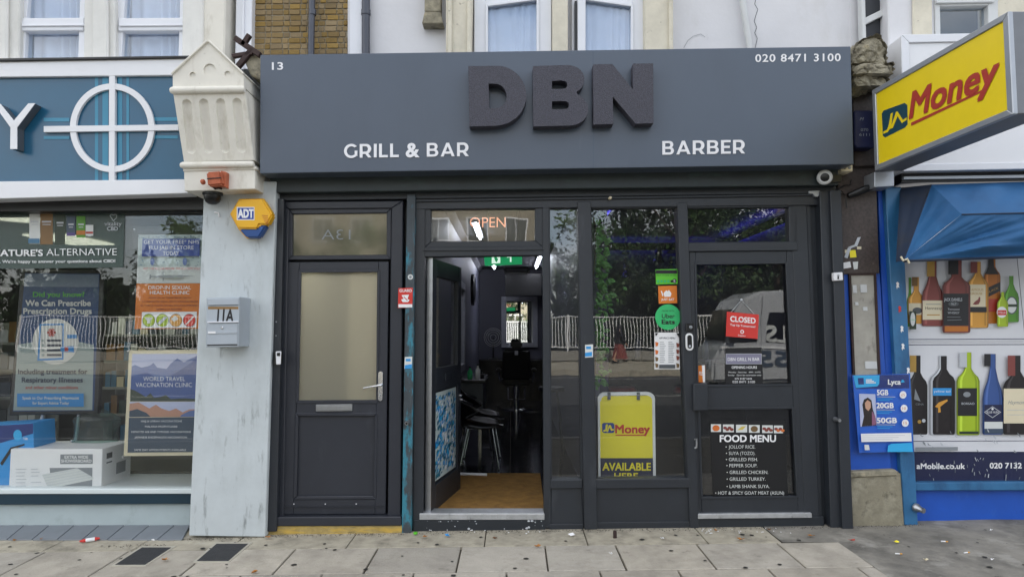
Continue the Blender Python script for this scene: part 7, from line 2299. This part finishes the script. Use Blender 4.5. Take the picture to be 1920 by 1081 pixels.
# paint chips on the salon step
ch_ = Print(onY(-.015), .0005, .0002)
rc = random.Random(3)
for k in range(26):
    x, y_ = rc.choice([rc.gauss(890, 45), rc.uniform(785, 1018), rc.gauss(1000, 12)]), rc.choice([rc.uniform(975, 977), rc.uniform(977, 991)])
    if not 783 < x < 1018: continue
    s_ = rc.choice([.6, .8, 1.0, 1.4, 2.8])
    ch_.poly([(x - s_, y_), (x, y_ - s_ * .8), (x + s_, y_ - .3), (x + s_ * .4, y_ + s_ * .8), (x - s_ * .5, y_ + s_ * .6)], 'ink_silver')
ch_.build('paint_chips', None, shop)

# ================================================================== THE OTHER SIDE OF THE STREET (seen in the glass)
RY = -25.0
RZ = .22
rl_me = None
rail0 = thing('street_railing', 'white bow-topped railing panel along the far pavement, first from the left', 'railing', (0, 0, 0), 'white railing panels across the street')
MB().box(-2.5, 2.5, -.15, .15, 0, .42).build('dwarf_wall', 'kerb_stone', rail0)
MB().box(-2.5, 2.5, -.02, .02, 1.98, 2.02).build('top_rail', 'ink_white', rail0)
MB().box(-2.5, 2.5, -.02, .02, .56, .60).build('bottom_rail', 'ink_white', rail0)
MB().box(-2.54, -2.46, -.04, .04, .42, 2.1).build('post', 'ink_white', rail0)
pk = MB()
for k in range(32):
    x = -2.4 + k * .155
    pk.tube([(x, 0, .58), (x + .01, .05, 1.0), (x, .02, 1.5), (x - .02, -.06, 1.85), (x, 0, 2.0)], .019, 5)
po = pk.build('pickets', 'ink_white', rail0); po['kind'] = 'stuff'
n_r = 10
ords = 'first second third fourth fifth sixth seventh eighth ninth tenth'.split()
for k in range(n_r):
    o = rail0 if k == 0 else copy_tree(rail0)
    o.location = (-20 + k * 5.0, RY, RZ)
    o['label'] = 'white bow-topped railing panel along the far pavement, %s from the left' % ords[k]

# street trees
def tree(label, x, y_, h, r_, seed, mats=('leaf_dark', 'leaf_mid', 'leaf_light')):
    rn = random.Random(seed)
    t = thing('street_tree', label, 'tree', (x, y_, .2), 'trees across the street')
    top = Vector((x + rn.uniform(-.4, .4), y_, .2 + h * .6))
    MB().tube([(x, y_, .1), (x + .1, y_, h * .25), top], [.24, .18, .07], 9).build('trunk', 'bark', t, smooth=True)
    limbs = MB()
    cl = []
    for k in range(9):
        a = rn.uniform(0, 6.28); z0_ = rn.uniform(.3, .6) * h
        e = Vector((x + r_ * .7 * math.cos(a), y_ + r_ * .7 * math.sin(a), z0_ + h * rn.uniform(.1, .35)))
        limbs.tube([(x, y_, z0_), e], [.07, .02], 6); cl.append(e)
    limbs.build('limbs', 'bark', t)
    cr_ = MB()
    for k in range(34):
        a = rn.uniform(0, 6.28); q_ = rn.random() ** .6
        cl.append(Vector((x + r_ * q_ * math.cos(a), y_ + r_ * q_ * math.sin(a), .2 + h * (.32 + .66 * rn.random() * (1 - .35 * q_)))))
    for c in cl:
        rr = rn.uniform(.5, 1.0) * r_ * .36
        m_ = mats[rn.choice([0, 0, 1, 1, 2])]
        for j in range(110):
            d = Vector((rn.gauss(0, 1), rn.gauss(0, 1), rn.gauss(0, .8))); d = d.normalized() * rr * rn.uniform(.4, 1.1)
            p = c + d; s_ = rn.uniform(.07, .16)
            u = Vector((rn.gauss(0, 1), rn.gauss(0, 1), rn.gauss(0, 1))).normalized(); w_ = u.cross(d).normalized() if d.length else u
            cr_.face([p, p + u * s_ + w_ * s_ * .5, p + u * s_ * 2, p + u * s_ - w_ * s_ * .5], m_)
    o = cr_.build('crown', None, t); o['kind'] = 'stuff'
    return t


for lab, x, y_, h, r_, sd_ in (('tall dark street tree opposite the pharmacy window', -14.5, -28, 9.5, 3.2, 1), ('broad street tree opposite the flat door', -7.5, -30, 7.5, 2.8, 2), ('low bushy tree opposite the salon doorway', -.8, -29, 6.2, 2.6, 3),
                             ('rounded dark tree opposite the side light', 4.6, -29, 8.2, 3.1, 4), ('wide dark tree opposite the display window', 8.6, -28, 10.2, 3.6, 5), ('large tree opposite the bar door', 13.6, -29, 10.5, 3.7, 6), ('tree opposite the right-hand shop', 20, -28, 9, 3.2, 7)):
    tree(lab, x, y_, h, r_, sd_)
# hedge behind the railings
hd = MB(); rn = random.Random(77)
for k in range(5200):
    p = Vector((rn.uniform(-22, 26), -26.2 + rn.gauss(0, .35), .3 + abs(rn.gauss(0, 1)) * 1.3))
    u = Vector((rn.gauss(0, 1), rn.gauss(0, 1), rn.gauss(0, 1))).normalized(); w_ = u.cross(Vector((0, 0, 1))).normalized(); s_ = rn.uniform(.1, .2)
    hd.face([p, p + u * s_ + w_ * s_ * .5, p + u * s_ * 2, p + u * s_ - w_ * s_ * .5], 'hedge_dark')
hd.box(-22, 26, -27.2, -26.6, 0, 2.3, 'hedge_dark')
props(hd.build('hedge', None, None, base=(0, -26.5, 0)), 'dense dark hedge behind the far railings', 'hedge', kind='stuff')
# wooded bank beyond, reads as one dark mass
wd = MB(); rn = random.Random(41)
for k in range(15000):
    x = rn.uniform(2.0, 34)
    hmax = 6.0 + 3.6 * min(1, max(0, (x - 3.5) / 4)) + 1.0 * math.sin(x * 1.3) + .7 * math.sin(x * 3.1)
    z = hmax * rn.random() ** .7
    p = Vector((x, -33 + rn.gauss(0, .5) + 1.2 * math.sin(x * 2 + z), z))
    u = Vector((rn.gauss(0, 1), rn.gauss(0, 1), rn.gauss(0, 1))).normalized(); w_ = u.cross(Vector((0, 0, 1))).normalized(); s_ = rn.uniform(.16, .34)
    wd.face([p, p + u * s_ + w_ * s_ * .5, p + u * s_ * 2, p + u * s_ - w_ * s_ * .5], ('hedge_dark', 'leaf_dark', 'leaf_mid')[rn.choice([0, 0, 1, 1, 2])])
for k in range(9000):
    x = rn.uniform(-30, -1.0)
    hmax = 5.6 + .9 * math.sin(x * .9) + .6 * math.sin(x * 2.3)
    z = hmax * rn.random() ** .75
    p = Vector((x, -33 + rn.gauss(0, .5) + 1.0 * math.sin(x * 2 + z), z))
    u = Vector((rn.gauss(0, 1), rn.gauss(0, 1), rn.gauss(0, 1))).normalized(); w_ = u.cross(Vector((0, 0, 1))).normalized(); s_ = rn.uniform(.16, .34)
    wd.face([p, p + u * s_ + w_ * s_ * .5, p + u * s_ * 2, p + u * s_ - w_ * s_ * .5], ('hedge_dark', 'leaf_dark', 'leaf_mid')[rn.choice([0, 0, 1, 1, 2])])
for k in range(58):
    x = -30 + k * .5
    wd.box(x, x + .5, -34.6, -33.9, 0, .8 * (5.6 + .9 * math.sin(x * .9) + .6 * math.sin(x * 2.3)), 'hedge_dark')
for k in range(64):
    x = 2.6 + k * .5
    hm = .80 * (6.0 + 3.6 * min(1, max(0, (x - 3.5) / 4)) + 1.0 * math.sin(x * 1.3) + .7 * math.sin(x * 3.1))
    wd.box(x, x + .5, -34.6, -33.9, 0, hm, 'hedge_dark')
props(wd.build('woodland', None, None, base=(16, -33, 0)), 'dark mass of woodland beyond the far railings', 'woodland', kind='stuff')
# beige block of flats opposite
fb_ = thing('apartment_block', 'beige brick block with rows of windows across the street', 'building', (-9, -40, 0))
mat('block_beige', '#a39a86', .85, var=.08, vscale=1.5)
MB().box(-20, 2.2, -48, -40, 0, 13.5).build('wall', 'block_beige', fb_)
MB().box(-20.3, 2.5, -48.2, -39.7, 13.5, 14.0).build('roof', 'ink_grey_dark', fb_)
MB().box(-20.05, 2.25, -40, -39.9, 6.4, 6.7).build('string_course', 'ink_cream', fb_)
for r_ in range(4):
    for k in range(8):
        x = -19 + k * 2.65; z = 1.4 + r_ * 3.1
        wo = MB().box(x, x + 1.5, -40.02, -39.93, z, z + 1.7).build('window', 'ink_white', fb_)
        for a in (x + .08, x + .78):
            MB().box(a, a + .64, -39.94, -39.915, z + .1, z + 1.6).build('pane', 'glass_transom', wo)
# white van on the far carriageway
VY, vx, vz = -11.2, 4.95, -.15
van = thing('white_van', 'white high-roofed van facing left across the street with dark windows', 'van', (vx + 2.7, VY - 1, vz))
mat('van_white', '#b9bbbd', .25, coat=.5)
mat('van_glass', '#0d1013', .08)
prof = [(0, .45), (.03, .95), (.14, 1.2), (.36, 1.42), (.62, 2.2), (.85, 2.5), (1.2, 2.66), (1.8, 2.72), (5.5, 2.72), (5.62, 2.6), (5.65, .45)]
MB().prism([(vx + a, VY, vz + b) for a, b in prof], [(vx + a, VY - 1.95, vz + b) for a, b in prof]).build('body', 'van_white', van, bevel=.06, seg=2)


def vpane(name, pts):
    MB().prism([(vx + a, VY + .012, vz + b) for a, b in pts], [(vx + a, VY - .02, vz + b) for a, b in pts]).build(name, 'van_glass', van, bevel=.02)


vpane('door_window', [(.46, 1.42), (.70, 2.12), (1.12, 2.14), (1.12, 1.42)])
vpane('side_window', [(1.34, 1.40), (1.42, 2.14), (2.9, 2.14), (2.9, 1.40)])
vpane('side_window', [(3.1, 1.40), (3.1, 2.14), (5.2, 2.14), (5.2, 1.40)])
MB().box(vx + 1.22, vx + 1.235, VY + .001, VY + .004, vz + .5, vz + 2.5).build('door_seam', 'ink_grey_dark', van)
MB().prism([(vx + .33, VY - .12, vz + 1.45), (vx + .59, VY - .12, vz + 2.22), (vx + .57, VY - .12, vz + 2.24), (vx + .30, VY - .12, vz + 1.46)],
           [(vx + .33, VY - 1.83, vz + 1.45), (vx + .59, VY - 1.83, vz + 2.22), (vx + .57, VY - 1.83, vz + 2.24), (vx + .30, VY - 1.83, vz + 1.46)]).build('windscreen', 'van_glass', van)
for x in (.85, 4.6):
    for yy in (VY - .1, VY - 1.85):
        w_ = MB().lathe([(.34, -.11), (.36, -.08), (.36, .08), (.34, .11)], 26, (vx + x, yy, vz + .36), (0, 1, 0)).build('wheel', 'black_plastic', van, smooth=True)
        MB().lathe([(.2, .112), (.18, .125), (.001, .125)], 20, (vx + x, yy, vz + .36), (0, 1, 0)).build('hub_cap', 'alu_frame', w_)
for y0_ in (VY - .5, VY - 1.85):
    MB().box(vx - .02, vx + .12, y0_, y0_ + .38, vz + .72, vz + .95).build('headlight', 'ink_silver', van, bevel=.02)
MB().box(vx + .42, vx + .60, VY + .02, VY + .2, vz + 1.45, vz + 1.75).build('wing_mirror', 'black_plastic', van, bevel=.02)
MB().box(vx + .2, vx + 5.5, VY + .005, VY + .03, vz + 1.24, vz + 1.30).build('side_stripe', 'ink_white', van)
vt = Print(lambda u, v, off: Vector((u, VY + .013 + off, v)), .002, .001)
vt.text('LS', vx + 1.86, vx + 1.36, vz + 1.44, -.40, 'ink_offwhite', bold=.03).text('555', vx + 2.15, vx + 1.2, vz + .80, -.38, 'ink_slate', bold=.04)
vt.build('lettering_print', None, van)

# person walking on the far pavement
pw_ = thing('person', 'person in a black headscarf and long maroon skirt walking along the far pavement', 'person', (4.6, -23.6, .17))
sk = dict(pelvis=(0, 0, .92), waist=(.01, 0, 1.08), chest=(.03, 0, 1.28), neck=(.05, 0, 1.43), head=(.08, 0, 1.52), crown=(.09, 0, 1.62))
pts, rad, edg = [], [], []


def jv(co, r_, frm=None):
    pts.append(Vector(co)); rad.append(r_)
    if frm is not None: edg.append((frm, len(pts) - 1))
    return len(pts) - 1


pe = jv((0, 0, .92), .13); wa = jv((.01, 0, 1.08), .115, pe); chs = jv((.03, 0, 1.27), .13, wa); nk = jv((.05, 0, 1.42), .055, chs); hdv = jv((.07, 0, 1.52), .085, nk); crn = jv((.08, 0, 1.60), .075, hdv)
for s_, sw in ((-1, .22), (1, -.20)):
    hp = jv((0, s_ * .09, .86), .085, pe); kn = jv((sw * .6, s_ * .09, .48), .06, hp); an = jv((sw * 1.1 - .05, s_ * .09, .08), .04, kn); jv((sw * 1.1 + .12, s_ * .09, .035), .032, an)
    sh_ = jv((.03, s_ * .17, 1.34), .055, chs); el = jv((-sw * .4, s_ * .22, 1.10), .042, sh_); wr2 = jv((-sw * .8 + .06, s_ * .21, .90), .028, el); pm = jv((-sw * .9 + .09, s_ * .21, .84), .03, wr2)
    for f_ in range(4):
        kq = jv((-sw * .9 + .11 + .012 * f_, s_ * .21 + (f_ - 1.5) * .014, .80), .009, pm); jv((-sw * .9 + .12 + .012 * f_, s_ * .21 + (f_ - 1.5) * .014, .765 - .004 * (f_ % 3)), .008, kq)
    jv((-sw * .9 + .14, s_ * .19, .81), .010, pm)
me = bpy.data.meshes.new('body'); me.from_pydata(pts, edg, []); me.materials.append(MATS['ink_skin'])
bo_ = bpy.data.objects.new('body', me); COL.objects.link(bo_); bo_.parent = pw_; WL[bo_.name] = WL[pw_.name]
md = bo_.modifiers.new('skin', 'SKIN')
for k, v in enumerate(me.skin_vertices[0].data): v.radius = (rad[k], rad[k]); v.use_root = (k == 0)
md2 = bo_.modifiers.new('smooth', 'SUBSURF'); md2.levels = 1; md2.render_levels = 1
org = Vector((4.6, -23.6, .17))


def loft(name, rings, m_):
    mb = MB(); n = 20
    def fn(u, v):
        k = v * (len(rings) - 1); i = min(int(k), len(rings) - 2); f = k - i
        a, b = rings[i], rings[i + 1]
        cx, cz, rx, ry = [a[j] + (b[j] - a[j]) * f for j in range(4)]
        th = 2 * math.pi * u
        fl = 1 + .06 * math.sin(th * 7) * (1 if 'skirt' in name else 0)
        return org + Vector((cx + rx * fl * math.cos(th), ry * fl * math.sin(th), cz))
    return mb.grid(fn, n * 2, (len(rings) - 1) * 3).build(name, m_, pw_, smooth=True)


loft('skirt', [(.04, .14, .34, .22), (.02, .45, .26, .20), (0, .8, .18, .17), (0, 1.06, .135, .13)], 'ink_rosewood')
loft('jacket', [(0, .86, .19, .18), (.01, 1.08, .15, .15), (.03, 1.28, .16, .20), (.04, 1.39, .11, .15), (.05, 1.44, .07, .08)], 'ink_ink')
loft('headscarf', [(.03, 1.30, .15, .20), (.04, 1.40, .11, .14), (.05, 1.48, .105, .11), (.05, 1.56, .11, .11), (.05, 1.64, .08, .08), (.05, 1.67, .02, .02)], 'ink_ink')
for s_, sw in ((-1, .22), (1, -.20)):
    MB().tube([org + Vector(q) for q in ((.03, s_ * .17, 1.35), (-sw * .4, s_ * .22, 1.10), (-sw * .8 + .06, s_ * .21, .92))], [.075, .06, .05], 10).build('sleeve', 'ink_ink', pw_, smooth=True)
    MB().box(org.x + sw * 1.1 - .10, org.x + sw * 1.1 + .16, org.y + s_ * .09 - .045, org.y + s_ * .09 + .045, org.z + .0, org.z + .08).build('shoe', 'black_plastic', pw_, bevel=.02, seg=2)
